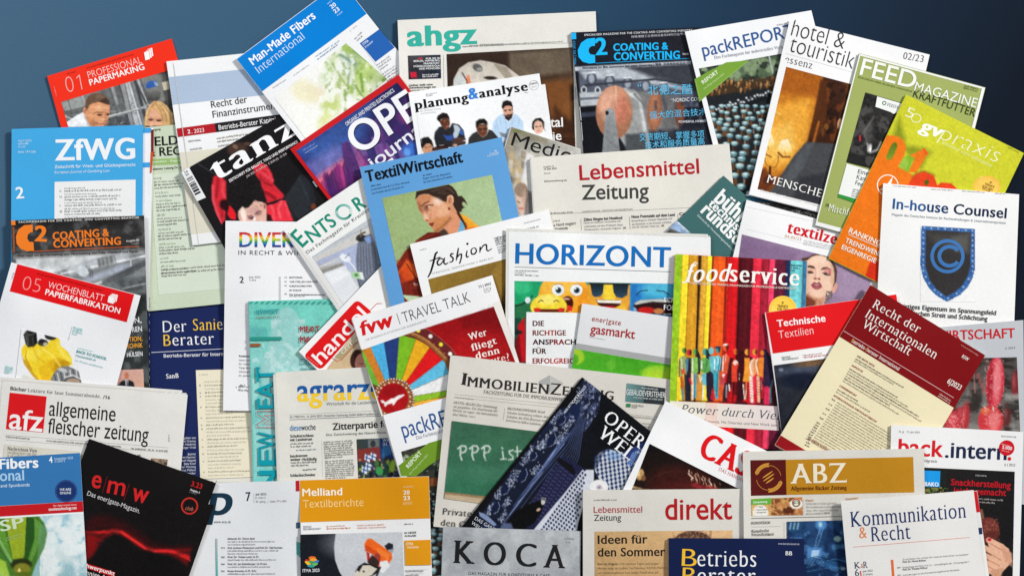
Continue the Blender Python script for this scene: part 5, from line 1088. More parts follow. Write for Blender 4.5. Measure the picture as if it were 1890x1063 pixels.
# hair, face, neck
F('TW')
p.p([(285,240),(500,190),(790,125),(890,108),(960,150),(1030,230),(1070,330),(1130,320),(1180,370),(1215,420),(1236,494),(1200,450),(1160,430),(1140,470),(1160,515),(1195,535),(1140,570),(1135,612),(1070,640),(1110,760),(1000,700),(850,440),(700,400),(520,300),(430,290),(340,320),(290,380),(266,378),(280,300)],(52,38,32),14)
for a in ([(640,190),(780,170),(900,200),(1000,280)],[(690,260),(800,280),(900,270)],[(800,140),(900,170),(980,250)],[(560,230),(700,220),(820,230)]): p.l(a,16,(110,88,72),20,.6)
p.l([(1120,350),(1180,380),(1228,480)],10,(96,66,52),12,.6); p.l([(1000,480),(1040,590)],30,(40,28,24),20,.6)
SKI=(208,146,108)
p.p([(290,372),(340,312),(430,285),(520,290),(620,340),(720,398),(790,436),(850,440),(870,330),(920,305),(975,330),(985,400),(970,480),(990,520),(1040,610),(1090,720),(1115,780),(1110,860),(1060,1000),(960,1080),(870,1060),(800,960),(700,1010),(640,1000),(600,950),(570,910),(520,860),(500,815),(440,785),(425,750),(420,690),(370,640),(335,590),(310,500),(295,430)],SKI,12)
p.e(640,600,230,200,(224,164,128),120,.4,.8); p.p([(300,380),(420,300),(560,330),(560,420),(420,470),(330,560)],(196,128,88),50,.7); p.e(680,430,90,60,(244,214,196),60,.5,.85); p.e(800,600,110,120,(230,178,140),90,.2,.8); p.p([(300,420),(400,500),(415,650),(340,590)],(140,88,62),40,.75)
p.p([(560,760),(700,720),(900,700),(860,830),(740,930),(640,990),(600,900)],(200,130,78),70,.75); p.p([(940,600),(1040,640),(1110,790),(1060,980),(900,1000),(850,880),(930,760)],(222,148,112),50,.8)
p.l([(925,740),(850,830),(750,915),(650,985)],44,(140,84,48),50,.75); p.p([(800,930),(860,980),(900,1060),(700,1080),(700,1000)],(56,40,36),30,.9)
p.e(462,560,42,70,(120,70,50),44,-.3,.75); p.l([(392,505),(440,462),(520,428)],26,(92,56,40),20,.85); p.l([(470,512),(530,490),(600,494)],20,(86,44,34),16,.9); p.e(516,530,26,16,(206,182,172),12,-.3,.9); p.e(490,540,16,18,(60,34,30),10); p.l([(500,570),(560,590)],22,(150,92,66),22,.5)
p.p([(430,640),(470,660),(520,720),(520,760),(450,770),(428,730)],(236,190,160),26,.85); p.e(488,778,26,14,(140,70,44),14,0,.85); p.l([(450,600),(460,680)],16,(226,172,140),16,.7); p.l([(555,650),(545,740)],18,(170,104,70),24,.5)
p.p([(515,835),(560,830),(618,812),(606,850),(600,892),(565,892),(535,860)],(140,52,44),12); p.l([(528,852),(600,838)],7,(80,24,24),8,.8)
p.e(922,408,56,98,(226,166,128),12,.06); p.e(916,410,30,62,(166,92,62),20,.06,.85); p.l([(866,360),(900,318),(950,318),(974,360),(976,430)],13,(242,200,168),10,.8); p.l([(900,360),(930,420),(915,470)],12,(226,170,132),10,.8); p.e(900,560,22,26,(110,40,30),12)
p.p([(1108,762),(1150,790),(1180,870),(1185,1000),(1050,1020),(1100,880)],(106,168,206),12); p.l([(1068,640),(1130,740),(1190,830),(1230,930)],52,(62,32,28),14)
p.p([(1105,652),(1200,690),(1300,760),(1400,850),(1480,900),(1300,980),(1210,990),(1235,900),(1185,800)],(238,164,48),12); p.l([(1200,700),(1300,780),(1400,870)],30,(248,186,80),26,.6); p.l([(1215,830),(1230,900),(1215,960)],30,(170,70,28),24,.8); p.l([(1210,945),(1370,905)],26,(206,84,34),24,.7)
F('i'); p.p([(1240,560),(1200,500),(1230,380),(1320,240),(1400,170),(1560,190),(1700,240),(1900,260),(1980,700),(1300,700)],(120,34,22),8); p.p([(1270,390),(1330,300),(1400,340),(1420,420),(1330,450)],(226,96,36),20,.9); p.p([(1280,380),(1350,330),(1370,440),(1290,470)],(206,70,26),14,.8); p.p([(1300,470),(1400,440),(1440,540),(1310,560)],(96,26,20),20,.9); p.l([(1330,330),(1420,470)],8,(70,18,14),6,.7); p.p([(1390,170),(1480,110),(1560,110),(1600,160),(1450,180)],(96,28,20),8); p.l([(1400,176),(1520,120)],8,(150,50,30),6,.7); p.nc(40,(150,50,30),.6,.1,.5,box=(1260,300,1460,560)); p.p([(1290,545),(1440,560),(1440,600),(1340,590)],(190,214,176),8)
part('photo_text'); F('i'); T('Ver',1378,484,1410,482,20,(226,206,196),'serif')
F('n'); 
# --- fashion
mag('magazine','white fashion magazine with black brush-script title above an olive band',[(756.3,450.8),(1012.7,386.6),(1090,704),(836,770)],(239,239,240),'matt')
F('n'); part('masthead'); T('f',196,440,262,410,96,(24,24,26),'bold',sl=.42); T('f',186,494,250,330,10,(24,24,26),'bold') if False else None
bump()
def stroke(l,w,col,taper=True):
    q=pts(l); 
    # smooth the run of points
    t=np.linspace(0,len(q)-1,len(q)*6); x=np.interp(t,range(len(q)),q[:,0]); y=np.interp(t,range(len(q)),q[:,1])
    for _ in range(3): x[1:-1]=(x[:-2]+x[1:-1]*2+x[2:])/4; y[1:-1]=(y[:-2]+y[1:-1]*2+y[2:])/4
    n=len(x); dx=np.gradient(x); dy=np.gradient(y); L=np.hypot(dx,dy)+1e-9; ww=w/fr[2]/2*(np.sin(np.linspace(.12,.96,n)*math.pi)**.4 if taper else np.ones(n))
    V_=np.vstack([np.c_[x-dy/L*ww,y+dx/L*ww],np.c_[x+dy/L*ww,y-dx/L*ww]]); add(V_,[(i,i+1,i+1+n,i+n) for i in range(n-1)],lin(col),M.lay*ZL)
[M.parts.pop(k) for k in list(M.parts) if k[0]=='masthead']; M.bb.clear()
K=(24,24,26)
for l,w in (([(250,318),(236,330),(222,400),(206,460),(188,494)],14),([(200,380),(240,366),(268,355)],8),([(286,372),(262,364),(246,390),(252,412),(270,408),(292,370)],11),([(294,362),(288,400),(300,410),(316,398)],10),([(350,338),(334,338),(330,352),(348,370),(344,392),(322,398)],11),([(380,300),(372,350),(366,388)],11),([(368,372),(386,346),(400,344),(398,370),(388,410),(384,404)],10),([(434,322),(428,358),(434,370),(446,362)],10),([(470,308),(458,322),(462,350),(482,350),(494,330),(486,308),(470,308)],10),([(516,300),(514,344)],10),([(514,330),(536,292),(556,288),(556,326),(566,336),(590,318)],10)): stroke([(x+(x-186)*.12,y-(x-186)*.07+8) for x,y in l],w,K)
C(466,266,8,K)
part('subtitle'); T('STRATEGIE, INNOVATIONE E MERCATI',222,480,648,370,12,(160,160,162),'serif',tr=.12); G(134,314,186,302,6,(170,170,172))
part('teaser'); G(656,232,760,206,7,(110,110,114),n=5,ld=12); T('TOP MAN',676,300,756,280,13,(90,90,94),'serif'); G(680,312,760,292,6,(130,130,134),n=3,ld=11); T('CREATIVE AI',858,176,966,150,12,(60,60,62),'serif'); G(866,126,996,92,6,(170,170,172))
part('cover_photo'); p=Pic([(192,514),(1150,264),(1290,1120),(330,1120)],[(146,116,46),(120,90,40),(70,44,26),(130,104,50)]); p.p([(680,400),(760,380),(780,700),(700,640),(640,480)],(156,124,56),30,.7); p.p([(730,560),(800,540),(820,760),(700,720)],(60,40,28),30,.8)

# --- horizont
mag('newspaper','newspaper with huge bright blue capital title above a row of cartoon emoji faces',[(939,427.2),(1311.7,438.4),(1312,912),(936,902)],(236,237,238),'news',th=3.2,layers=((-5,-6,(222,221,216)),(-1,-3,(214,213,208))))
F('o'); part('masthead'); 
F('n'); T('HORIZONT',800,404,1890,432,142,(26,108,184),'bold')
part('rule'); B(798,428,1890,462,3,(60,60,62))
part('small_print'); G(798,458,972,462,6.5,(150,150,152),n=2,ld=14); T('06/21/2023  10.6.2023',798,487,920,492,9,(90,90,92),'bold'); G(930,492,980,494,6,(170,170,172))
F('r'); part('front_photo')
p=Pic([(37,70),(1240,92),(1240,720),(37,720)],[(20,150,110),(60,150,200),(20,80,140),(24,70,50)],2)
p.p([(560,84),(860,92),(860,330),(560,300)],(206,120,50),20,.8)
# green one
p.e(100,160,130,120,(30,160,104),10,.2); p.e(90,110,70,50,(60,190,130),24,al=.8); p.p([(36,240),(150,200),(200,240),(130,330),(60,420),(36,420)],(40,110,70),14); p.l([(40,245),(90,235),(130,205),(150,190)],10,(24,50,40),5); p.e(130,205,20,22,(214,226,230),5,.3); p.e(160,178,6,6,(20,50,40),3); p.e(188,184,6,6,(20,50,40),3); p.p([(36,330),(80,330),(110,420),(60,460),(36,440)],(20,60,50),12,.8); p.p([(60,380),(110,320),(120,640),(36,640),(36,560),(60,480)],(190,24,34),10); p.e(60,430,30,16,(30,40,40),6); p.p([(36,470),(70,450),(90,640),(36,640)],(110,16,24),14,.8)
# orange one
p.e(385,190,182,190,(240,170,50),8); p.e(350,110,110,60,(250,200,80),40,al=.8); p.p([(500,110),(570,120),(560,300),(480,340),(440,330)],(226,140,30),40,.7)
for x,y in ((342,132),(470,132)): p.e(x,y+2,46,46,(190,140,60),8,al=.6); p.e(x,y,43,42,(236,238,238),4); p.e(x+3,y+4,21,21,(52,84,96),4); p.e(x+3,y+4,12,12,(16,22,28),3); p.e(x-8,y-8,7,7,(245,248,250),3)
p.e(404,232,44,56,(66,20,18),6,.25); p.p([(384,270),(410,240),(444,250),(440,280),(400,280)],(214,50,40),6); p.e(400,196,26,8,(200,160,140),5)
p.l([(318,96),(346,90),(372,100)],5,(150,90,30),4,.7); p.l([(446,96),(480,92),(506,106)],5,(150,90,30),4,.7)
# yellow laughing
p.e(276,250,128,88,(240,214,60),6); p.e(270,200,70,34,(250,236,130),24,al=.8); p.l([(205,218),(222,204),(238,212)],7,(110,70,20),4); p.l([(312,214),(332,204),(346,216)],7,(110,70,20),4); p.p([(170,262),(230,268),(330,268),(388,262),(384,290),(180,290)],(90,20,20),6); p.e(196,272,22,14,(220,40,40),6); p.e(362,272,22,14,(220,40,40),6)
# sunglasses
p.p([(550,90),(846,92),(846,220),(800,330),(600,300),(556,200)],(226,160,50),10); p.p([(640,92),(760,92),(740,200),(700,230),(660,200)],(240,206,60),16); p.e(700,270,120,60,(236,196,60),16,al=.7)
p.p([(566,86),(662,88),(658,150),(640,178),(600,184),(580,168)],(24,34,44),5,col2=(50,76,96)); p.p([(724,88),(836,90),(826,170),(790,192),(750,184),(730,150)],(24,34,44),5,col2=(50,76,96)); p.l([(560,90),(850,94)],10,(30,30,34),4)
p.p([(608,200),(790,208),(776,240),(730,262),(660,256),(620,236)],(66,24,20),5); p.p([(612,202),(788,208),(780,228),(620,222)],(238,236,226),4); p.p([(650,246),(740,248),(730,270),(660,262)],(206,40,40),6)
for k in range(9): p.l([(628+k*18,204),(630+k*18,222)],2,(190,186,176),2,.7)
# blue one
p.p([(846,92),(1240,94),(1240,330),(846,290)],(52,150,200),8); p.p([(850,92),(950,94),(900,290),(850,290)],(36,110,190),20,.8); p.e(1040,130,120,50,(90,190,220),40,al=.8); p.l([(890,168),(920,140),(968,136)],6,(24,40,56),4); p.l([(1036,138),(1080,142),(1120,166)],6,(24,40,56),4)
p.p([(868,250),(880,220),(920,205),(1040,196),(1150,200),(1240,210),(1240,330),(1100,310),(900,290)],(40,20,24),6); p.p([(878,224),(920,204),(1060,196),(1130,206),(1120,222),(1000,214),(880,238)],(196,200,196),5); p.e(960,276,60,24,(190,30,30),8); p.e(1046,282,36,20,(190,120,70),8); p.p([(870,250),(890,260),(900,290),(870,290)],(180,206,220),5,.6)
for k in range(12): p.l([(890+k*19,205),(892+k*19,226)],2,(150,154,150),2,.7)
p.n(30,.06)
part('photo_text'); T('SCROLL',1082,218,1240,226,32,(235,238,240),'bold'); T('FORTY',1082,274,1220,280,38,(235,238,240),'bold'); G(1082,306,1150,308,7,(220,226,230))
part('headline_box'); P([(120,288),(520,294),(520,720),(116,720)],(236,237,238))
part('headline'); RD=(150,34,34); DK=(50,30,30)
for s,x1,y,c1,c2 in (('DIE',244,386,(110,30,30),(60,34,34)),('RICHTIGE',398,452,(176,34,34),(110,60,40)),('ANSPRACHE',500,516,(150,30,34),(44,30,34)),('FÜR',260,580,(110,44,34),(50,34,34)),('ERFOLGREICH',490,648,(190,34,34),(130,24,30))): T(s,163,y,x1,y,37,c1,'black',cf=(lambda c1,c2:lambda u,v:tuple(np.array(c1)*(1-(math.sin(u*9)*.5+.5))+np.array(c2)*(math.sin(u*9)*.5+.5)))(c1,c2))
# --- afz newspaper
mag('newspaper','newspaper with a red square logo beside condensed black two-line title, at the left edge',[(5,703),(346.4,728),(318,1040),(-24,1012)],(226,224,219),'news',th=3.2,layers=((-10,-8,(226,224,220)),(-2,-3,(210,207,200))))
F('j'); part('logo_box'); Q([(68,320),(327,347),(302,600),(41,575)],(218,28,34)); T('afz',60,572,296,596,142,(242,240,240),'med',nat=False)
part('masthead'); T('allgemeine',342,480,806,522,102,(32,32,34),'sans'); T('fleischer zeitung',334,602,1036,668,104,(32,32,34),'sans')
part('top_line'); T('Bücher',72,302,186,314,26,(70,72,70),'bold'); T('Lektüre für laue Sommerabende.',196,314,706,358,24,(100,102,100),'serif'); T('/16',722,362,770,366,24,(70,72,70),'bold')
part('rule'); B(40,616,1180,706,1.5,(150,150,148)); B(40,650,1180,738,1.5,(170,170,168)); T('FLEISCHWIRTSCHAFT.DE',42,634,208,650,11,(110,110,108),'med'); T('WOCHENZEITUNG FÜR HANDWERK, INDUSTRIE UND HANDEL',322,662,850,704,11,(110,110,108),'med'); T('140. JAHRGANG · NR. 24 · 16. JUNI 2023',916,716,1176,734,11,(110,110,108),'med'); T('DFV',1188,662,1190,612,9,(130,130,128),'sans')
part('teaser_panel'); Q([(30,682),(560,732),(540,860),(20,800)],(212,208,196)); T('Nachrichten Vion',52,722,258,738,24,(84,84,80),'serifb'); T('strukturiert um für',52,748,256,762,22,(110,110,104),'serif'); G(52,768,300,788,12,(130,130,124))
G(800,748,1010,768,9,(110,110,108)); 
part('front_photo'); p=Pic([(1060,778),(1176,788),(1160,900),(1040,890)],[(150,130,110),(120,110,90),(150,140,130),(140,130,120)]); p.nc(20,(190,150,120),.5,.1,.8); p.nc(12,(60,50,50),.6,.1,.8)

# --- agrarzeitung
mag('newspaper','newspaper with lower-case title coloured blue above and yellow below, left of the prize wheel',[(509,687),(870,666),(890,1062),(524,1080)],(224,222,214),'news',th=3.2,layers=((-5,4,(212,209,202)),(-2,2,(220,217,210))))
F('k'); part('masthead')
def two(s,x0,y0,x1,y1,h,st,top,bot,cut):
    V_,Fc,w=layout(s,st,0,8); bm=bmesh.new(); vs=[bm.verts.new((a,b,z*1e-4)) for a,b,z in V_]
    for f in Fc:
        try: bm.faces.new([vs[i] for i in f])
        except ValueError: pass
    r_=bmesh.ops.bisect_plane(bm,geom=bm.verts[:]+bm.edges[:]+bm.faces[:],plane_co=(0,cut*_W['_cap'],0),plane_no=(0,1,0))
    bm.verts.index_update(); W2=[v.co[:] for v in bm.verts]; FF=[(tuple(v.index for v in f.verts),f.calc_center_median().y>cut*_W['_cap']) for f in bm.faces]; bm.free()
    W2=np.array(W2); a=np.array(cv(x0,y0)); b=np.array(cv(x1,y1)); d=b-a; L=np.linalg.norm(d); d/=L; nn=np.array([d[1],-d[0]]); xm=W2[:,0].min(); xs=L/(W2[:,0].max()-xm); ys=h/fr[2]/_W['_cap']
    PP=a+((W2[:,0]-xm)*xs)[:,None]*d+(W2[:,1]*ys)[:,None]*nn
    for flag,c in ((True,top),(False,bot)):
        add(PP,[f for f,g in FF if g==flag],lin(c),(M.lay+1)*ZL+W2[:,2]*.1)
two('agrarzeitung',565,535,1580,505,150,'bold',(32,92,164),(246,206,54),.36)
part('subtitle'); T('Wirtschaft für die Landwirtschaft',768,562,1160,548,22,(130,136,134),'sans')
part('rule'); B(510,628,1420,584,1.5,(140,140,138)); B(510,662,1420,622,3,(90,96,110)); T('24 | FREITAG, 16. JUNI 2023 | Deutscher Fachverlag GmbH 60264 Frankfurt | D 2',512,650,1150,626,15,(120,122,122),'sans',cf=lambda u,v:(50,130,170) if u<.03 else (120,122,122))
part('headline'); T('Zitterpartie für',812,734,1225,712,48,(40,40,42),'bold'); T('Eine Zurückweisung des Nature Restoration Law',768,775,1300,752,17,(120,122,122),'sans')
part('side_column'); T('diesewoche',514,740,694,732,40,(50,60,70),'sans',cf=lambda u,v:(40,130,190) if u<.46 else (44,64,84))
for s,y in (('Schulterschluss',786),('mit Landwirten',812),('Insolvenzen',926),('weiter rückläufig',950),('Schlachtschweine',1061)): T(s,516,y,516+len(s)*10.9,y-6,20,(70,70,70),'bold')
G(518,836,684,829,9,(140,140,138),n=2,ld=20); G(556,880,714,872,8,(130,150,160)); G(520,968,715,962,9,(140,140,138),n=2,ld=20); G(604,1018,716,1010,8,(110,110,110))
B(736,800,742,1063,1,(170,170,168))
part('body_text'); G(750,824,960,812,9.2,(160,158,152),n=8,ld=15.6,rag=.04); G(758,958,968,948,8.8,(166,164,158),n=9,ld=14.8,rag=.04)
part('front_photo')
p=Pic([(980,798),(1330,784),(1350,1120),(995,1130)],[(60,66,60),(36,70,120),(40,44,50),(50,60,56)],2)
p.p([(985,870),(1140,850),(1150,950),(985,960)],(150,50,44),8,.8); p.p([(1145,800),(1340,790),(1340,930),(1150,930)],(30,60,130),8,.8); p.p([(1060,800),(1140,795),(1140,850),(1060,860)],(120,124,120),6,.8); p.e(1095,830,18,24,(50,56,60),6); p.p([(1160,850),(1210,830),(1230,900),(1160,930)],(70,130,180),10,.7)
rr=random.Random(5)
for k in range(70):
    x=985+rr.random()*350; y=925+rr.random()*140; p.p([(x-10,y+50),(x-12,y+12),(x,y+2),(x+12,y+12),(x+10,y+50)],rr.choice([(24,26,32),(30,34,40),(50,60,70),(70,110,60),(150,180,60),(40,60,90)]),4,.9); p.e(x,y-2,6,7,rr.choice([(190,150,130),(60,44,40),(90,70,60)]),3)
for x,y in ((1040,900),(1080,890),(1020,985),(1046,960)): p.p([(x,y),(x+40,y+16),(x+30,y+60),(x-6,y+40)],(224,230,238),4); p.l([(x+4,y+24),(x+36,y+36)],8,(40,80,150),3); p.l([(x+14,y+4),(x+8,y+50)],8,(40,80,150),3)
p.e(1230,990,20,40,(150,190,70),6); p.e(1140,1020,26,30,(60,150,80),6); p.e(1190,1010,16,40,(30,60,50),6)
part('photo_text'); T('WH',1162,818,1210,816,24,(210,220,234),'serif'); T('IN T',1164,846,1222,842,24,(210,220,234),'serif'); 

# --- fvw
mag('magazine','travel magazine with a colourful prize wheel and white plane on red hub',[(649,588),(908.6,507.8),(1005,820),(745,903)],(232,226,222),'gloss')
F('A'); part('cover_photo')
p=Pic([(478,386),(1588,-10),(2100,1300),(920,1640)],[(190,24,28),(130,12,18),(170,20,26),(200,30,34)],2)
p.p([(1300,100),(1640,-20),(1700,200),(1500,300),(1350,200)],(120,14,18),60,.7); p.e(1500,380,240,160,(190,26,30),120,al=.6)
hub=(760,800)
A0=-90
# wheel rim and segments
p.e(760,800,606,590,(112,40,40),6); p.e(760,800,540,528,(150,90,44),5); p.e(760,800,515,505,(110,70,36),4)
segs=[(-130,-117,(120,180,40)),(-117,-103.5,(208,130,40)),(-103.5,-98,(0,0,0))]
edges=[((470,640),(640,700)),((500,380),(675,655)),((556,352),(690,645)),((672,320),(722,628)),((808,262),(780,625)),((948,300),(826,650)),((1068,364),(866,655)),((1180,468),(892,690)),((1226,590),(912,728)),((1215,730),(930,780)),((1215,780),(935,830)),((1230,900),(920,870))]
cols=[(110,180,60),(206,126,44),(70,174,222),(36,60,120),(122,184,36),(236,174,34),(222,26,30),(98,190,226),(238,238,238),(140,190,46),(240,180,60)]
for (a,b),(c,d),co in zip(edges[:-1],edges[1:],cols):
    def ext(u,v,k=1.0): return (v[0]+(u[0]-v[0])*k,v[1]+(u[1]-v[1])*k)
    p.p([a,c,d,b],co,3)
for (a,b) in edges: p.l([a,b],3,(90,60,40),3,.6)
p.p([(505,400),(560,352),(676,655),(640,690)],(206,126,44),3); p.p([(560,352),(676,318),(724,628),(690,648)],(76,174,222),3)
p.p([(1085,360),(1180,465),(1230,520),(1235,590),(1215,600),(1100,480)],(98,190,226),3,0)
# golden rim arc
R=[(860,255),(960,245),(1060,300),(1150,375),(1220,460),(1260,560)]
p.l([(780,258),(870,240),(940,262),(1040,320),(1130,400),(1200,470),(1232,540)],38,(150,96,50),5); p.l([(870,234),(950,262),(1040,310),(1130,390),(1210,470)],8,(196,140,80),4); p.l([(860,252),(940,284),(1030,340),(1110,410),(1190,490)],5,(90,50,30),3)
p.l([(930,210),(1030,250),(1130,320),(1210,390),(1260,450)],62,(104,38,40),5); p.l([(940,180),(1050,220),(1150,290),(1240,370),(1290,440)],5,(170,90,70),4)
for x,y,c in ((968,228,(236,226,60)),(1070,276,(245,240,230)),(1158,345,(236,226,60)),(1236,424,(245,240,230))): p.e(x,y,17,17,c,4); 
for k in range(9): x=880+k*44; y=262+k*k*3.2; p.e(x,y,5,5,(190,130,80),3)
p.p([(476,380),(1700,-5),(1680,-60),(450,320)],(236,236,238),3)
# hub
p.e(760,805,168,170,(120,64,40),4); p.e(760,805,160,162,(150,90,50),5); p.e(756,800,128,130,(176,20,26),4); p.e(756,740,90,60,(140,14,20),40,al=.6)
for k in range(44):
    t=math.radians(k*360/44); p.e(762+math.cos(t)*166,802+math.sin(t)*168,6,6,(242,236,224),3); 
    if k%2: p.e(760+math.cos(t)*140,804+math.sin(t)*143,7,7,(240,226,200),3)
p.p([(650,815),(670,812),(690,830),(740,802),(726,808),(736,798),(762,796),(800,772),(846,762),(852,770),(835,784),(790,812),(762,852),(748,858),(752,838),(710,848),(690,868),(682,866),(680,842),(660,836)],(245,238,236),2.5)
p.n(22,.06,2)
part('white_band'); P([tuple((np.array(bil(M.q,np.array(a),np.array(b)))-np.array(fr[:2]))*fr[2]) for a,b in ((.004,.003),(.996,.003),(.996,.153),(.004,.185))],(238,238,240))
part('masthead'); T('fvw',486,276,762,188,118,(214,26,30),'black',sl=.16,nat=False)
T('TRAVEL TALK',848,162,1412,-14,88,(64,64,66),'light'); B(785,84,815,176,5,(70,70,72))
T('DIE BUSINESS-PLATTFORM DER REISEBRANCHE',528,316,1040,152,17,(160,160,162),'light')
F('n'); part('issue_number'); T('12 | 2023',546,576,632,552,17,(56,56,58),'bold'); G(580,588,640,572,6,(170,170,172),n=3,ld=12)
part('headline'); HW=(244,232,226)
T('Wer',478,942,606,904,47,HW,'serifb'); T('fliegt',500,1016,674,962,47,HW,'serifb') ; T('denn',528,1072,694,1030,47,HW,'serifb'); F('A'); T('heute?',1500,532,1738,476,60,HW,'serif'); F('n'); 


# --- packReport lower
mag('magazine','packaging magazine with green report flag, lying below the prize wheel',[(707,766),(938,701),(1028,1020),(799,1085)],(238,239,242),'gloss')
F('k'); part('masthead'); T('packREPORT',1312,790,1900,618,112,(44,88,150),'sans')
part('subtitle'); T('Das Fachmagazin für industrielles Verpacken',1402,800,1900,660,24,(130,136,150),'serif')
part('cover_photo'); F('m')
p=Pic([(1368,190),(2160,-40),(2400,900),(1600,1150)],[(60,60,50),(50,60,50),(30,32,36),(28,30,34)])
p.nc(40,(180,200,160),.56,.1,.8,box=(1380,100,1660,330)); p.nc(30,(30,40,36),.6,.1,.9,box=(1380,150,1700,420),sh=4); p.p([(1560,380),(1620,370),(1620,430),(1570,430)],(150,80,40),10,.8)
for k in range(16): x=1565+(k%3)*28; y=470+k*17; p.e(x,y,10,7,(190,200,206),4,al=.8); p.p([(x-9,y+6),(x+9,y+6),(x+9,y+26),(x-9,y+26)],(24,22,26),5,.8)
for x,y in ((1600,560),(1576,620),(1612,700)): p.e(x,y,12,9,(120,180,190),4)
bottles(p,1590,735,1800,1100,86,72,34,0)
part('report_flag'); P([(1350,288),(1560,130),(1700,90),(1700,200),(1560,290),(1472,362),(1368,362)],(112,150,44)) ; F('m'); T('REPORT',1420,308,1516,202,28,(232,240,220),'bold'); T('Die Pflege-Experte 2023',1432,350,1556,216,11,(200,218,170),'sans')

# --- energate
mag('magazine','light grey magazine with small red title, grey stripe and bright green lower half',[(1074.4,560),(1317,597),(1270,925),(1026,888)],(222,223,225),'gloss')
F('r'); part('green_field')
p=Pic([(458,545),(1400,700),(1350,1100),(400,950)],[(76,170,40),(70,160,36),(70,160,34),(66,160,30)])
p.e(465,600,60,56,(170,206,50),14,al=.9); p.e(450,620,36,40,(80,170,40),14); p.e(715,660,30,36,(110,190,60),24,al=.7); p.e(1040,720,120,60,(150,206,50),20,al=.9); p.e(1030,730,80,40,(180,210,50),24,al=.7); p.p([(780,600),(900,610),(900,660),(800,640)],(60,150,30),20,.6)
part('grey_stripe'); Q([(472,506),(1400,655),(1390,694),(462,543)],(166,167,168))
part('masthead'); T('ener|gate',578,350,780,382,34,(170,50,50),'sans',tr=.05); T('gasmarkt',566,436,878,476,62,(168,34,40),'med'); G(562,466,684,486,6,(196,196,198))

# --- Immobilien Zeitung
mag('newspaper','grey newspaper with serif small-capital title and a green chalkboard photo',[(831.4,655.3),(1239,700),(1206,1015),(799.8,971)],(214,210,202),'news',th=3.2)
F('u'); part('roof_emblem'); P([(815,240),(890,198),(890,320),(880,318),(880,262),(815,268)],(168,168,166)); P([(890,198),(985,250),(985,262),(930,248),(930,300),(892,320)],(186,186,184))
part('masthead')
IM=(46,44,42)
T('I',268,262,306,268,82,IM,'serifb'); T('MMOBILIEN',310,274,884,330,66,IM,'serifb'); T('Z',892,330,968,338,78,IM,'serifb'); T('EITUNG',976,336,1336,374,62,IM,'serifb')
part('subtitle'); T('FACHZEITUNG FÜR DIE IMMOBILIENWIRTSCHAFT',428,326,1110,394,24,(110,108,104),'serif')
part('rule'); B(226,332,950,404,1.3,(150,148,142)); B(224,352,950,424,1.3,(150,148,142)); G(224,356,366,370,6,(150,148,142)); B(576,428,566,510,1.5,(130,128,122)); B(1440,470,1660,492,1.3,(150,148,142)); B(1440,488,1655,512,1.3,(150,148,142))
part('teaser'); T('HOTEL-BLUES Die Stimmung',220,396,522,430,17,(100,98,94),'serif'); T('ist gespalten. Die Auslastung der',217,424,528,456,17,(110,108,104),'serif'); T('Hotels ist super, die Investments',214,450,526,484,17,(110,108,104),'serif'); T('aber fehlen.',212,478,318,490,17,(110,108,104),'serif'); T('Seite 6',328,490,370,494,11,(120,118,114),'sans')
T('BILDUNGSWENDE Arnd',598,438,856,464,17,(100,98,94),'serif'); T('Schulze-Schönberg erklärt, wie',594,466,880,498,17,(110,108,104),'serif'); T('Schulen die ESG-Kassen von',590,494,868,526,17,(110,108,104),'serif'); T('Investoren füllen könnten.',586,520,832,550,17,(110,108,104),'serif')
G(1460,490,1640,505,7,(140,138,132)); T('bezahlt.',1540,540,1596,548,14,(120,118,112),'serif'); G(1540,560,1600,568,8,(130,128,122))
part('advert'); Q([(1432,254),(1702,290),(1692,404),(1422,382)],[(110,150,150),(50,54,58),(44,48,52),(96,140,140)]); Q([(1560,274),(1702,290),(1692,404),(1548,392)],(48,54,58))
T('MENSCHENKENNER.',1530,292,1650,304,11,(200,206,206),'med'); T('GEBÄUDEVERSTEHER',1426,334,1698,356,38,(226,230,228),'sans'); T('WIR SIND IMMER AN IHRER SEITE',1476,360,1680,376,12,(190,200,200),'med'); P([(1428,396),(1458,398),(1456,422),(1426,420)],(50,130,80)); G(1466,412,1560,420,9,(110,110,108),n=2,ld=14)
part('front_photo')
p=Pic([(206,518),(1500,680),(1440,1240),(150,1060)],[(60,104,80),(60,100,78),(50,110,84),(50,112,84)],2.2)
p.n(120,.12,4); p.e(620,900,500,60,(86,140,116),60,.1,.35); p.e(500,700,300,100,(60,112,84),80,al=.4); p.p([(156,1014),(900,1100),(900,1260),(150,1120)],(190,170,140),5); p.p([(156,1014),(900,1100),(900,1116),(156,1030)],(150,124,90),5); p.l([(156,1014),(900,1096)],4,(90,80,60),4,.6)
F('v'); p.e(270,545,30,7,(200,70,100),4,.05); F('u')
CH=(214,222,214)
def chalk(l,w=10):
    p.l(l,w+5,CH,7,.25); p.l(l,w,CH,4,.88)
for x in (262,345,428): chalk([(x+4,705),(x+2,760),(x+12,790)]); chalk([(x-14,712),(x+10,692),(x+36,694),(x+46,712),(x+34,734),(x+8,742)])
chalk([(560,732),(566,778)],9); chalk([(548,786),(586,784)],8); chalk([(556,706),(560,712)],9); chalk([(634,722),(606,730),(612,752),(634,764),(630,786),(604,790)],9); chalk([(662,700),(666,770),(690,788)],9); chalk([(648,732),(690,728)],8)
p.nc(7,(60,112,84),.66,.1,.5,box=(240,680,700,800))
part('headline'); F('v'); T('Private tauschen',140,628,620,668,44,(66,62,58),'serif'); T('den Garten',128,706,460,738,44,(66,62,58),'serif')
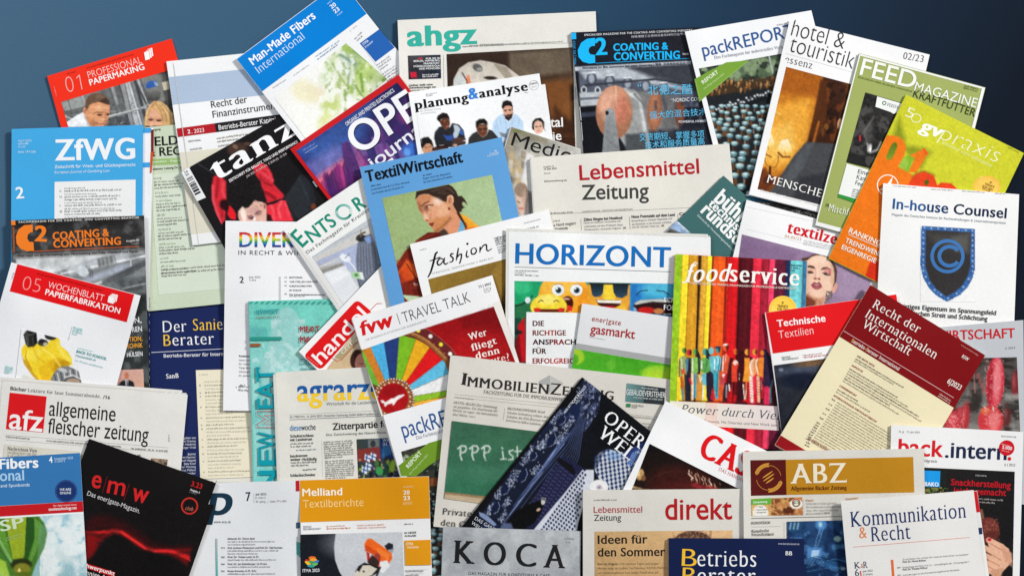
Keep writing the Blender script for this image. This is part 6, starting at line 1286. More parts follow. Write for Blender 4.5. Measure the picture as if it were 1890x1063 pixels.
# --- foodservice
mag('magazine','colourful vertically striped magazine with white title and a row of painted figures',[(1245.9,469),(1489.5,482),(1478,832),(1233,815)],(200,30,40),'gloss',th=3)
F('s'); part('cover_photo')
p=Pic([(250,110),(1175,160),(1131,1490),(200,1425)],(196,30,40),2)
S_=[(250,304,(150,196,40)),(304,350,(246,222,50)),(350,422,(210,150,36)),(422,436,(60,36,20)),(436,478,(216,160,50)),(478,512,(246,220,50)),(512,520,(110,30,20)),(520,610,(232,88,26)),(610,632,(196,40,24)),(632,712,(214,24,30)),(712,800,(84,16,26)),(800,862,(226,44,66)),(862,915,(160,30,50)),(915,955,(230,60,96)),(955,1030,(96,26,50)),(1030,1062,(30,44,84)),(1062,1152,(110,200,204)),(1152,1180,(50,120,160))]
for a,b,c in S_:
    k0=(a-250)/925; k1=(b-250)/925
    def lx(k,y): return (250+k*925-(y-110)*.037-(0),y+k*50*(1))
    p.p([(a,100+k0*50),(b,100+k1*50),(b-62+k1*14,1500),(a-62+k0*14,1500)],c,3)
for a,b,c in S_[2:]:
    p.l([(a+1,100),(a-58,1500)],4,tuple(v*.6 for v in c),5,.7); m_=(a+b)/2
    p.l([(m_+8,100),(m_-50,1500)],max(4,(b-a)*.25),tuple(min(255,v*1.12+8) for v in c),12,.5)
p.l([(420,100),(396,1000)],14,(50,26,20),8,.8); p.l([(706,100),(672,1100)],16,(40,8,14),10,.8); p.l([(610,130),(590,1100)],10,(120,20,20),8,.7)
# painted crowd
F('FS')
NV=(32,30,54); MR=(66,16,22)
for q,c in (([(215,400),(272,400),(266,935),(210,935)],NV),([(340,300),(365,330),(392,410),(380,600),(345,600)],NV),([(450,300),(490,330),(522,420),(552,600),(540,935),(470,940),(450,700)],NV),([(600,380),(650,400),(640,560),(610,560)],NV),([(735,400),(790,400),(770,700),(740,935),(690,935),(700,700)],MR),([(850,300),(912,320),(925,935),(840,935)],(58,12,20)),([(985,380),(1030,400),(1020,560)],MR),([(1155,290),(1195,300),(1250,390),(1290,700),(1240,760),(1160,760)],(34,32,58)),([(190,600),(260,640),(260,930),(195,930)],(36,34,52)),([(640,720),(700,700),(700,935),(660,935)],(40,34,44)),([(1120,660),(1160,700),(1150,960),(1110,960)],MR),([(1230,760),(1330,760),(1340,985),(1240,985)],(60,20,30))): p.p(q,c,7,.95)
for q,c in (([(700,880),(740,760),(770,930),(720,950)],(190,20,30)),([(505,900),(530,760),(575,900),(540,930)],(200,34,50)),([(350,640),(405,640),(380,935),(340,935)],(216,140,54)),([(440,940),(455,860),(475,940)],(240,205,60)),([(990,930),(1000,850),(1080,850),(1080,950)],(206,24,40)),([(900,930),(930,880),(990,930),(960,950)],(196,20,34)),([(1120,900),(1140,700),(1165,760),(1150,900)],(200,30,50))): p.p(q,c,7,.9)
def man(hx,hy,hr,hc,body,bc,legs,dark=True):
    p.e(hx,hy,hr,hr*1.4,hc,6)
    if dark: p.e(hx+hr*.7,hy,hr*.5,hr*1.2,tuple(v*.3 for v in hc),6,al=.85)
    for a,w,c in legs: p.l(a,w,c,5)
    p.p(body,bc,6)
man(183,312,25,(92,150,64),[(130,400),(165,372),(205,382),(205,560),(190,602),(120,640),(112,520)],(150,168,96),[([(150,590),(160,790)],34,(196,92,44)),([(158,780),(166,900)],20,(70,140,170)),([(200,610),(215,900)],22,(44,42,60))])
p.p([(150,540),(190,520),(192,600),(150,600)],(222,80,44),6); p.l([(150,410),(160,540)],12,(236,232,216),6); p.l([(128,420),(122,630)],8,(40,36,44),5)
man(244,335,28,(200,44,62),[(198,420),(240,400),(228,560),(205,600)],(84,132,152),[])
man(318,328,27,(104,170,74),[(270,404),(330,386),(385,412),(376,560),(330,592),(275,582)],(132,190,84),[([(285,590),(290,905)],26,(232,216,200)),([(326,590),(320,880)],26,(72,168,198)),([(255,660),(268,715)],26,(200,36,50))])
p.l([(290,410),(286,560)],16,(238,234,220),6); p.l([(362,400),(368,560)],24,NV,7,.9)
man(442,328,31,(76,160,150),[(388,424),(430,392),(502,424),(500,560),(450,594),(390,566)],(96,168,84),[([(424,720),(416,905)],22,(234,234,228))])
p.p([(395,596),(455,590),(456,735),(415,735)],(104,190,208),6); p.l([(400,440),(398,530)],16,(236,236,224),6); p.l([(470,440),(440,560)],10,(50,110,60),6); p.l([(372,620),(384,700),(400,640)],12,(236,236,230),6)
man(515,316,32,(112,192,200),[(488,384),(562,374),(548,600),(504,560)],(112,190,198),[],False)
man(597,302,27,(66,152,162),[(550,402),(600,362),(642,402),(626,552),(545,552)],(104,192,206),[])
p.p([(540,556),(612,556),(602,900),(570,905),(548,760)],(62,160,178),6); p.e(600,272,40,15,(40,58,84),6); p.l([(560,420),(556,540)],10,(236,240,240),6); p.l([(596,380),(600,470)],8,(236,240,240),5); p.l([(622,420),(606,550)],8,(34,70,100),6); p.l([(590,600),(584,860)],8,(30,90,110),6)
man(690,272,34,(226,84,46),[(650,384),(700,340),(742,402),(712,592),(640,592)],(214,88,54),[([(665,590),(650,760)],50,(190,70,80)),([(650,750),(632,930)],36,(226,90,40))])
p.l([(668,380),(655,560)],12,(240,230,220),6); p.l([(700,370),(690,440)],8,(240,230,220),5); p.e(690,240,32,12,(236,226,220),6,-.2); p.p([(650,600),(690,600),(660,650)],(236,226,220),5)
man(815,324,27,(228,100,44),[(770,460),(815,420),(852,470),(832,560),(834,692),(768,692),(765,560)],(222,66,44),[([(800,700),(795,935)],52,(112,16,26)),([(790,700),(790,800)],20,(70,14,20)),([(735,730),(742,800)],16,(236,236,230)),([(705,740),(698,880)],18,(140,150,160))])
p.e(815,462,30,32,(238,220,206),8,al=.9); p.l([(775,480),(800,505),(835,480)],12,(200,60,44),6); p.l([(810,870),(800,940)],36,(190,20,30),6)
man(955,330,27,(232,164,60),[(925,402),(985,402),(985,560),(992,692),(903,692),(925,540)],(236,152,48),[([(950,690),(940,905)],24,(222,92,44)),([(908,730),(925,905)],12,(238,236,230)),([(945,800),(935,900)],8,(238,236,230))])
man(1050,330,29,(240,144,56),[(985,450),(1040,400),(1078,430),(1062,600),(1018,640),(985,600)],(232,176,140),[([(1003,636),(1016,930)],42,(238,222,212))])
p.l([(1020,430),(990,500),(1010,590)],12,(244,238,230),6); p.l([(1050,430),(1050,600)],20,(226,140,70),7)
for k in range(7): p.l([(990,680+k*34),(1034,696+k*34)],6,(200,60,50),5,.8)
man(1140,340,24,(236,126,42),[(1068,420),(1110,396),(1162,392),(1152,640),(1100,624),(1070,600)],(230,132,50),[([(1090,636),(1100,930)],36,(234,186,150))],False)
p.l([(1085,410),(1064,470),(1090,600)],14,(244,236,226),6)
for k in range(6): p.l([(1078,680+k*34),(1116,692+k*34)],6,(200,50,40),5,.8)
p.l([(1200,765),(1200,975)],38,(214,40,84),7); p.l([(1270,680),(1240,800),(1245,950)],22,(64,108,118),7)
for x,y0,y1 in ((1130,680,790),(865,590,620),(860,640,670),(915,720,760)): p.l([(x,y0),(x,y1)],8,(232,222,214),4,.8)
p.l([(120,926),(600,936),(1320,982)],12,(52,18,24),8,.85)
F('s')
p.n(18,.12,2); p.l([(1145,150),(1100,1400)],5,(60,110,150),3,.7)
F('w')
part('band'); Q([(672,150),(1424,188),(1432,358),(660,310)],[(232,226,210),(230,214,214),(226,212,210),(230,226,212)]); Q([(920,164),(1000,168),(1000,334),(914,330)],(232,206,196)); 
T('Power durch Vielfalt',742,232,1560,290,58,(90,100,104),'serif',sl=.3); G(800,282,930,292,10,(130,126,124)); T('Arbeitswelt. Mit Diversity und New Work zum Erfolg',880,300,1500,334,19,(140,134,132),'sans')
F('s'); part('round_badge'); C(1006,500,98,(248,206,80),n=40); C(1006,500,86,(236,180,60),n=40,w=2); T('8',998,458,1010,459,16,(110,80,30),'bold'); T('TRENDS',966,482,1042,486,18,(110,80,30),'bold'); T('FÜR DEN',966,504,1044,508,18,(110,80,30),'bold'); C(938,490,12,(252,226,150),w=4)
part('masthead'); bump(); T('food',318,308,616,300,122,(246,243,238),'serifb',sl=.3); T('service',632,300,1118,332,116,(246,243,238),'serifb'); stroke([(298,306),(312,312),(335,290),(362,190),(392,168),(410,178)],9,(246,243,238))
part('subtitle'); T('MÄRKTE MENSCHEN MARKEN | FACHMAGAZIN FÜR PROFESSIONELLE GASTRONOMIE',358,320,1108,358,14,(240,220,210),'med'); T('EUR 6/2023',1064,194,1140,198,12,(40,80,90),'bold'); G(1064,212,1138,216,8,(50,110,120),n=2,ld=16)

# --- technische textilien
mag('magazine','magazine with bright red title block over a dark photo, right of the striped cover',[(1411.8,577),(1653,543),(1697,868),(1457,905)],(238,238,239),'gloss')
F('s'); part('colour_band'); Q([(886,520),(1800,392),(1842,680),(936,806)],(222,24,30))
part('masthead'); T('Technische',966,620,1306,582,48,(248,244,244),'bold'); T('Textilien',978,700,1222,668,52,(244,214,214),'light')
part('small_print'); T('TEXTILE',996,842,1060,834,12,(110,110,112),'bold'); T('TECHNOLOGY',1000,856,1118,842,12,(120,120,122),'bold'); B(1146,812,1148,840,1.5,(190,160,160)); G(1154,824,1300,806,7,(190,140,140)); G(1158,838,1340,816,7,(210,110,110))
F(); part('margin_line'); B(1412.4,578,1444,795,1.5,(226,220,220))
F('y'); part('cover_photo'); p=Pic([(70,130),(980,8),(1110,900),(170,1000)],[(40,44,54),(60,50,40),(20,20,26),(24,26,34)]); p.e(230,160,180,40,(70,80,100),40,-.1,.8); p.e(330,110,120,26,(130,90,50),24,-.1,.7); p.e(260,240,140,60,(20,26,44),30,al=.9); p.e(120,160,16,12,(170,180,200),8,al=.7); p.n(80,.3)

# --- recht der internationalen wirtschaft
mag('journal','tilted cream law journal with dark red title block and serif white title',[(1606,526),(1818.3,655.5),(1643,949),(1430,820.5)],(232,222,186),'matt',th=3)
F('t'); part('title_block'); 
U(0,0,1,.262,(118,14,18)) if False else Q([(746,250),(1550,742),(1332,1110+0),(530,612)],(124,14,20))
U(0,.94,1,1,(150,22,30))
part('rule'); B(557,570,1330,1040,3.5,(226,190,190)); F('y'); B(75,688,120,718,2,(200,150,140))
F('t'); part('masthead'); RW=(238,232,226)
T('Recht der',756,404,1080,590,62,RW,'serif'); T('Internationalen',706,472,1196,768,62,RW,'serif'); T('Wirtschaft',682,542,1014,744,62,RW,'serif')
part('series_line'); T('Betriebs-Berater International',610,648,942,850,26,(232,206,200),'med',cf=lambda u,v:(206,160,90) if (u<.035 or .3<u<.335) else (234,214,208))
part('issue_number'); T('6|2023',1280,934,1372,988,38,(238,226,220),'bold'); T('RIW',1383,756,1428,784,24,(238,226,220),'serifb'); G(1380,672,1504,750,6,(200,150,140)); G(1228,1016,1316,1072,8,(220,180,170),n=2,ld=16,dens=.9)
F('y'); part('contents'); DKT=(112,106,96); RT=(150,50,50)
def lines(x,y,seq,gx_=-8.2,gy_=14.2):
    for k,(a,L,c) in enumerate(seq):
        dx,dy=math.cos(math.radians(31)),math.sin(math.radians(31)); X0=x+a*dx+gx_*k; Y0=y+a*dy+gy_*k
        G(X0,Y0,X0+L*dx,Y0+L*dy,7.6 if c!=RT else 9,c,seed=k+int(L),rag=.02,dens=.85)
T('DIE ERSTE SEITE',652,68,772,142,13,DKT,'bold',cf=lambda u,v:DKT if u<.28 else RT)
lt=(170,163,143)
lines(640,86,[(0,400,DKT),(0,330,lt)]); T('AUFSÄTZE',612,132,690,180,13,RT,'bold')
lines(598,156,[(0,400,DKT),(0,500,lt),(0,590,DKT),(0,620,lt),(0,380,DKT),(0,460,lt)],-9,17)
T('LÄNDERREPORT',530,276,646,350,13,RT,'bold'); lines(514,300,[(0,170,DKT),(0,280,lt)],-9,17)
T('INTERNATIONALES WIRTSCHAFTSRECHT',488,344,788,532,13,RT,'bold')
for k in range(18):
    X0=474-k*10.6; Y0=368+k*16.2
    if k%2==0 or k>10: G(X0,Y0,X0+30,Y0+18,8,DKT,seed=k)
    G(X0+38,Y0+23,X0+38+(430+(k*83)%120)*.857,Y0+23+(430+(k*83)%120)*.515,7,lt,seed=k+40,rag=.02,dens=.85)
T('INTERNATIONALES',308,646,470,742,13,RT,'bold'); lines(296,668,[(0,36,DKT),(0,36,DKT)],-10,18)

# --- Opernwelt
mag('magazine','black and navy opera magazine standing on its corner with a lattice-roof photo',[(1074.5,696),(1266,848),(1047,1125),(852,972)],(16,16,20),'gloss')
F('u'); part('cover_photo')
p=Pic([(1118,212),(1845,790),(1014,1842),(274,1260)],(16,16,20),1.9)
# rock upper corner
p.p([(1130,225),(1230,300),(1250,340),(1230,460),(1140,600),(1090,540),(1080,380)],(58,68,98),12); p.nc(26,(20,24,42),.54,.1,.85,box=(1080,210,1260,610)); p.nc(14,(150,160,190),.66,.08,.8,box=(1080,210,1260,610)); p.l([(1240,330),(1150,440),(1130,600)],14,(20,24,44),10,.6)
# lace band
p.p([(1110,380),(1090,540),(1010,690),(860,850),(740,980),(620,1140),(520,1290),(400,1270),(430,1150),(600,900),(800,640),(960,440)],(24,34,66),10)
F('O1'); rr=random.Random(21)
p.p([(700,330),(780,250),(740,420),(520,700),(230,1010),(60,960),(200,760),(420,470),(600,280)],(22,28,46),20,.95)
for k in range(34):
    o=(k%12)*7; a=rr.uniform(0,.6); b=a+rr.uniform(.2,.5); L0=np.array([735-o,330+o*.6]); L1=np.array([215+o*.2,1010-o*.6]); A_=L0+(L1-L0)*a; B_=L0+(L1-L0)*min(b,1); p.l([tuple(A_),tuple(B_)],rr.uniform(2,4),rr.choice([(120,140,190),(84,100,150),(168,184,220),(60,74,120)]),3,.8)
for cx_,cy_,n_,sp in ((575,290,70,46),(490,460,110,50),(600,430,60,40),(560,380,40,26),(365,575,60,40),(285,700,110,52),(440,640,50,34),(190,800,60,36),(130,915,80,44),(240,870,50,30),(660,330,70,44),(400,520,30,30),(215,960,50,30)):
    for _ in range(n_):
        t=rr.uniform(-1,1); q=rr.gauss(0,.3); x=cx_-t*sp*.72+q*sp*.8; y=cy_+t*sp+q*sp*.55; a=rr.uniform(0,6.28); r_=rr.uniform(3,9); c=rr.choice([(204,210,224),(146,158,188),(104,118,156),(224,228,238),(76,90,128)])
        p.l([(x,y),(x+r_*math.cos(a),y+r_*math.sin(a)),(x+r_*1.4*math.cos(a+.9),y+r_*1.4*math.sin(a+.9))],rr.uniform(1.6,3.4),c,2.5,.85)
for x,y,rx,ry in ((545,440,26,50),(350,680,26,52),(165,900,24,44),(420,555,22,30),(228,780,26,36),(612,310,24,34)):
    p.e(x,y,rx,ry,(20,28,56),6,.5); p.l([(x+rx*.7,y-ry*.8),(x+rx*1.15,y-ry*.1),(x+rx*.5,y+ry*.7),(x-rx*.5,y+ry)],3,(186,200,230),2.5,.85)
F('u')
# black upper-left margin and right black areas
p.p([(1118,206),(1128,230),(960,440),(790,640),(600,890),(300,1250),(240,1240)],(14,14,18),6)
p.p([(1250,330),(1600,590),(1590,700),(1250,720),(1150,870),(985,745),(1060,620),(1140,590),(1230,470)],(14,15,20),8); p.p([(1130,600),(1170,560),(1260,720),(1150,860),(990,740)],(16,18,24),8)
# drapery lines
for k in range(16): 
    o=k*11; p.l([(1100+o*.2,470+o*.3),(1010+o*.5,680+o*.6),(760+o,960+o*.9),(560+o,1230+o*.7)],5,(80,96,140) if k%2 else (24,28,50),4,.75)
# herringbone side
p.p([(985,760),(1100,830),(1150,870),(1080,960),(960,1080),(860,1200),(780,1300),(640,1280),(760,1090),(880,900)],(30,32,62),8)
for i in range(-2,26):
    for j in range(16):
        x=930+i*16-j*14; y=770+i*13+j*24+ (i%2)*6
        if inside([(985,760),(1150,870),(860,1200),(780,1300),(640,1280),(880,890)],np.array([x]),np.array([y]))[0]: 
            p.l([(x,y),(x+9,y+4)],3,(110,110,160),2,.8); p.l([(x,y),(x-3,y+10)],3,(76,78,124),2,.8)
p.p([(950,770),(1050,830),(1075,880),(1060,900),(940,800)],(16,16,22),6)
# lattice tail and dome
def lattice(poly,x0,y0,ax,ay,bx,by,n,m_,rr_,col,base):
    p.p(poly,base,6); q=np.array(poly)
    for i in range(n):
        for j in range(m_):
            x=x0+ax*i+bx*j; y=y0+ay*i+by*j
            if inside(poly if area2(poly)>0 else poly[::-1],np.array([x]),np.array([y]))[0]: p.p([(x-rr_,y),(x,y-rr_*1.25),(x+rr_,y),(x,y+rr_*1.25)],col,2)
def area2(q): return sum(q[i][0]*q[(i+1)%len(q)][1]-q[(i+1)%len(q)][0]*q[i][1] for i in range(len(q)))
tail=[(1120,860),(1200,860),(1200,930),(1130,1100),(1090,1230),(1080,1290),(770,1290),(860,1180),(980,1040),(1060,940)]
lattice(tail,1150,840,20,14,-15,21,34,34,9.5,(22,32,66),(206,210,220)); 
dome=[(1210,780),(1240,740),(1300,715),(1400,740),(1480,800),(1470,870),(1430,1000),(1400,1040),(1300,1010),(1240,930),(1205,860)]
lattice(dome,1150,700,29,-6.5,3,29,24,24,12.5,(36,54,98),(202,206,212)); p.e(1340,760,60,34,(120,160,210),24,al=.5)
p.p([(1400,740),(1600,640),(1575,700),(1480,840),(1460,800)],(40,60,120),8,.9); lattice([(1470,740),(1560,700),(1500,850),(1430,820)],1440,690,13,9,-8,14,14,14,4.5,(20,30,60),(110,140,200))
p.p([(1205,860),(1200,790),(1240,735),(1300,712),(1260,760),(1225,840)],(40,50,80),10,.6); p.l([(1210,790),(1200,860),(1230,930)],5,(30,50,90),3)
F('v'); p.e(1235,440,66,54,(232,232,232),5); p.e(1235,440,22,16,(190,190,195),5); p.e(1236,440,9,9,(150,110,140),4); p.l([(1240,420),(1262,450)],4,(150,110,140),3,.6)
# figure in black
p.p([(590,680),(640,610),(740,560),(820,530),(850,560),(830,620),(780,690),(700,740),(600,740)],(12,12,14),6); p.e(845,540,14,22,(200,196,190),5,.2); p.p([(828,505),(866,510),(866,535),(826,528)],(24,26,40),3); p.l([(830,512),(864,518)],3,(225,225,230),2); p.l([(828,524),(862,530)],3,(225,225,230),2); p.e(812,596,16,9,(206,170,150),5,-.5)
p.p([(390,615),(470,640),(560,700),(480,712),(380,690)],(20,24,44),6); p.p([(395,612),(450,632),(520,700),(500,712),(400,640)],(150,170,210),6,.8); p.p([(560,690),(620,690),(640,740),(540,730)],(120,140,190),14,.6)
part('masthead'); bump(); F('u')
T('OPERN',1260,508,1600,778,88,(244,244,246),'didone'); T('WELT',1222,616,1516,848,88,(244,244,246),'didone')
part('small_text'); T('ABER BITTE',996,470,1056,392,16,(200,206,220),'med'); T('OPERN',1060,396,1118,318,20,(214,220,230),'serifb'); T('WELTEN',1080,404,1128,338,16,(200,206,220),'serif'); T('4/23',1118,318,1146,282,16,(200,206,220),'bold',sl=.2)
F('v'); part('corner_text'); T('DAS GANZE',362,664,520,760,24,(200,206,216),'sans'); T('WELTBILD',338,694,470,790,24,(200,206,216),'sans')
F(); part('margin_line')

# --- cash
mag('magazine','white trade magazine with large red slab capitals above a dark photo of splashing liquid',[(1228.6,739.5),(1448,848),(1304,1146),(1085,1038)],(240,240,242),'gloss')
F('w'); part('masthead'); T('CASH',862,528,1330,746,176,(222,22,30),'serifx'); T('DAS HANDELSMAGAZIN',1010,636,1330,790,24,(200,110,104),'serif')
part('cover_photo')
p=Pic([(528,450),(1296,838),(1000,1400),(330,960)],[(20,14,14),(40,20,18),(40,16,14),(40,24,18)],2.2)
p.e(760,750,240,140,(60,22,18),60,.2,.9); p.e(800,780,200,60,(80,26,24),40,.1,.7); p.l([(500,740),(560,680),(680,640),(800,650)],10,(70,40,34),12,.5)
p.e(460,665,28,40,(190,150,100),10,.25); p.e(450,655,10,26,(236,206,150),8,.2); p.e(484,690,16,20,(120,80,50),8,.2); p.l([(380,740),(420,755),(470,768)],16,(190,160,110),8,.9); p.l([(400,770),(520,772)],16,(120,90,60),10,.8)
rr=random.Random(8)
for k in range(46):
    x=800+rr.random()*230; y=650+(x-800)*.45+rr.uniform(-26,40); p.l([(x,y),(x+rr.uniform(-6,10),y+rr.uniform(6,26))],rr.uniform(3,8),rr.choice([(206,170,140),(150,80,60),(236,214,190),(110,50,40)]),3,.8)
p.l([(800,660),(830,690),(820,700)],8,(214,190,170),4); p.e(860,745,40,14,(150,40,50),10,.2,.8); p.e(960,760,60,14,(150,40,40),10,.2,.7)
p.p([(1030,720),(1140,762),(1120,800),(1000,780)],(30,18,16),10,.8); p.n(30,.2)

# --- back.intern
mag('magazine','bakery magazine with red and navy lower-case title, at the right edge below the sausages',[(1645,783.6),(1889,796.7),(1880,1130),(1636,1118)],(232,232,233),'gloss')
F('z'); part('masthead'); T('back',940,160+2,1256,182,0,(0,0,0),'black') if False else None
F('y'); T('back',940,756,1256,772,114,(206,28,38),'bold'); T('.intern',1268,774,1700,792,110,(30,40,72),'bold'); C(1720,783,13,(206,28,38))
part('date_lines'); T('24. Jg. · 13. Juni 2023',944,598,1092,604,13,(150,150,152),'sans'); T('back-intern.de',1664,630,1768,636,13,(150,150,152),'sans'); T('6 | 2023',1686,832,1760,836,18,(140,140,142),'sans'); T('erfolgreich',1096,804,1212,810,20,(130,130,132),'sans')
part('round_sticker'); bump(); C(1701,707,54,(200,22,36),n=36); G(1664,682,1734,700,6,(240,180,180)); T('5.000',1668,712,1736,724,24,(248,240,240),'bold'); G(1664,726,1730,742,6,(240,180,180))
F('z'); part('cover_photo')
p=Pic([(1100,300),(1757,330),(1742,1100),(1080,1100)],[(34,30,30),(26,26,28),(24,22,24),(40,30,28)],2)
p.p([(1120,310),(1276,316),(1276,480),(1120,480)],(30,34,30),8); p.nc(14,(170,150,80),.58,.1,.8,box=(1120,440,1290,500)); p.nc(10,(90,140,60),.62,.1,.8,box=(1120,440,1290,500),sh=5)
p.p([(1500,600),(1530,590),(1545,660),(1530,760),(1570,800),(1500,900)],(150,100,76),10,.9); p.e(1570,740,80,90,(110,50,44),10); p.nc(8,(160,100,80),.6,.1,.6,box=(1500,660,1650,830)); p.e(1600,780,50,40,(84,34,30),16,al=.7)
SK=(226,176,148)
p.p([(1560,800),(1600,800),(1680,840),(1730,900),(1740,960),(1690,1010),(1640,1063),(1560,1040),(1540,960),(1600,940)],SK,6)
for a,b,w in (((1575,808),(1700,880),36),((1540,858),(1660,930),38),((1530,905),(1650,970),38),((1540,960),(1640,1010),36)): p.l([a,b],w,SK,5); p.l([(a[0],a[1]+w*.5),(b[0],b[1]+w*.5)],5,(160,100,76),4,.8)
p.e(1580,806,14,11,(196,24,50),4); p.e(1534,856,12,12,(196,24,50),4); p.p([(1650,830),(1740,900),(1740,1000),(1690,960)],(206,150,124),12,.7)
p.p([(1590,1020),(1680,1000),(1650,1100),(1600,1100)],(200,150,120),10)
part('sponsor_badge'); Q([(1124,322),(1236,326),(1232,438),(1126,434)],(30,150,226)); T('BAKO',1126,430,1224,434,28,(236,240,244),'black')
part('headline'); T('TITELTHEMA',1480,362,1560,366,11,(170,170,172),'med'); T('Snackherstellung',1310,424,1728,448,44,(190,26,38),'bold'); T('leicht gemacht',1330,484,1696,500,44,(190,26,38),'bold'); G(1494,524,1680,536,8,(170,166,160),n=2,ld=22)

# --- direkt
mag('newspaper','newsprint paper with small two-line title at left and large dark red word direkt',[(1075.8,904),(1374,901.5),(1380,1290),(1076,1296)],(216,213,206),'news',th=3)
F('x'); part('masthead'); T('direkt',638,668,1106,664,148,(176,28,34),'med'); T('Lebensmittel',136,618,476,616,44,(170,34,42),'sans'); T('Zeitung',138,674,328,672,42,(56,54,52),'sans'); G(136,534,320,532,8,(150,148,144),dens=.9)
part('front_photo')
p=Pic([(142,750),(1108,740),(1112,1600),(146,1620)],[(196,160,112),(226,186,136),(196,150,110),(176,136,90)],2.2)
p.p([(660,745),(1108,735),(1108,800),(900,800)],(226,186,140),40,.7); p.e(830,835,140,90,(66,46,38),10); p.e(820,800,100,50,(90,64,52),14,al=.7); p.nc(10,(150,110,84),.58,.1,.7,box=(690,735,960,800)); p.nc(60,(206,172,122),.6,.2,.5)
part('headline'); T('Ideen für',164,836,514,832,60,(40,36,34),'bold'); T('den Sommer',164,924,638,920,60,(40,36,34),'bold'); T('Rezi',164,984,198,984,16,(90,76,60),'bold'); T('bis August',206,984,306,983,16,(84,70,56),'bold'); T('| Mit warmen Tagen und langen',314,983,590,980,15,(110,92,70),'sans'); T('Nächten steigt die Kauflust. Der Münchner',164,1014,500,1012,15,(110,92,70),'sans'); T('REWE-Markt',510,1012,636,1010,15,(110,92,70),'sans'); T('von Edeka-Kaufmann Karl Stefan Preuß setzt auf',164,1046,590,1042,15,(110,92,70),'sans')

# --- ABZ
mag('newspaper','newspaper with golden banner, white serif capitals and a maroon square with wheat emblem',[(1371,833),(1705.3,827.5),(1713,1250),(1376,1258)],(216,213,206),'news',th=3.2)
F('y'); part('banner'); F('w'); Q([(1480,562),(2374,542),(2382,790),(1486,808)],(188,132,32)); part('logo_box'); Q([(1234,565),(1481,561),(1487,808),(1238,814)],(88,26,24))
part('wheat_emblem'); GD=(206,146,60)
bump()
for k in range(26):
    t=math.radians(-160+k*5.6) if k<13 else math.radians(20+(k-13)*5.6); x=1362+math.cos(t)*96; y=688+math.sin(t)*96; 
    C(x,y,11,GD,r2=4.5,rot=t+.9,n=10,b=False); x=1362+math.cos(t)*82; y=688+math.sin(t)*82; C(x,y,10,GD,r2=4,rot=t+2.2,n=10,b=False)
for a0,a1 in ((-168,-10),(12,170)):
    a=np.radians(np.linspace(a0,a1,24)); c0=cv(1362,688); k0=1/fr[2]
    add([(c0[0]+math.cos(t)*88*k0,c0[1]+math.sin(t)*88*k0) for t in a]+[(c0[0]+math.cos(t)*85*k0,c0[1]+math.sin(t)*85*k0) for t in a],[(i,i+1,i+25,i+24) for i in range(23)],lin(GD),M.lay*ZL)
for dx,dy,s in ((-8,-20,1),(0,0,1.1),(8,22,.8)): C(1362+dx,686+dy,44*s,GD,r2=5,rot=-.6,n=16,b=False)
part('masthead'); F('y'); bump(); T('ABZ',186,956,580,948,136,(238,228,206),'serifb'); T('Allgemeine Bäcker Zeitung',190,1004,580,998,28,(96,30,24),'serifb')
F('x'); part('advert_photo'); p=Pic([(1240,520),(1596,508),(1602,634),(1242,640)],[(206,160,90),(196,130,70),(170,110,70),(216,180,120)]); p.p([(1380,520),(1540,512),(1540,632),(1380,636)],(130,76,44),8); p.e(1470,570,60,34,(190,130,80),8); p.e(1500,600,40,24,(90,46,30),8); p.nc(16,(226,180,110),.6,.1,.7); p.e(1305,620,54,58,(232,230,222),4); p.e(1555,556,46,34,(236,234,228),4)
part('advert_text'); P([(1240,524),(1376,514),(1384,534),(1372,560),(1240,562)],(96,170,60)); T('Direktbezug',1256,552,1352,546,14,(236,244,230),'bold'); T('✓ Natur',1276,582,1324,580,11,(110,108,104),'sans',sl=.2); T('✓ Menschlich',1256,604,1350,600,11,(110,108,104),'sans',sl=.2); T('✓ Erfolgreich',1262,622,1344,618,11,(110,108,104),'sans',sl=.2)
C(1555,548,30,(200,70,60),w=8,n=24); C(1555,552,22,(60,150,80),w=6,n=24); T('EDEKA',1532,553,1580,552,10,(60,90,120),'bold') if False else G(1534,553,1578,552,7,(70,110,90))
part('rule'); B(1240,657,1900,642,3,(110,108,104)); B(1606,524,1610,640,1.3,(150,148,142)); B(1242,716,1448,712,1.3,(150,148,142)); B(1470,680,1472,790,1.3,(150,148,142))
part('teaser'); T('Praxis',1626,538,1676,536,14,(190,130,50),'bold'); 
for k,s in enumerate(['Gebrannt in Szene gesetzt:','Die Stadtbäckerei Kurtz in Her-','wegs. Über Social Media zum','Klick hilft.']): T(s,1626,560+k*24,1626+len(s)*8.2,556+k*24,14,(120,118,112),'serif')
T('→ S. 10/10',1714,628,1790,626,14,(80,78,72),'bold'); F('z'); T('Menschen',576,528,660,520,14,(190,130,50),'bold'); F('x')
T('ECKSTÜCK',1242,698,1376,694,17,(56,54,50),'bold',tr=.03); T('Kanadische',1244,756,1364,750,20,(66,64,60),'serifb'); T('Freundlichkeit',1244,780,1400,776,20,(66,64,60),'serifb')
part('front_photo')
p=Pic([(1490,680),(2330,660),(2340,1400),(1500,1420)],[(40,76,120),(40,70,110),(20,44,80),(16,36,76)],2.2)
p.nc(80,(20,40,76),.5,.2,.8); p.nc(50,(80,130,180),.64,.1,.6,sh=2)
F('z'); p.p([(164,680),(290,676),(260,740),(200,760),(164,740)],(34,70,110),10); 
for k in range(3): p.l([(190+k*26,690),(182+k*26,730)],12,(140,180,200),8,.8)
p.e(400,700,40,40,(70,130,190),16); p.e(395,700,14,18,(170,210,226),8); p.l([(400,710),(370,800),(350,880)],4,(120,170,210),4,.8); p.l([(420,710),(392,810),(360,870)],4,(120,170,210),4,.8)
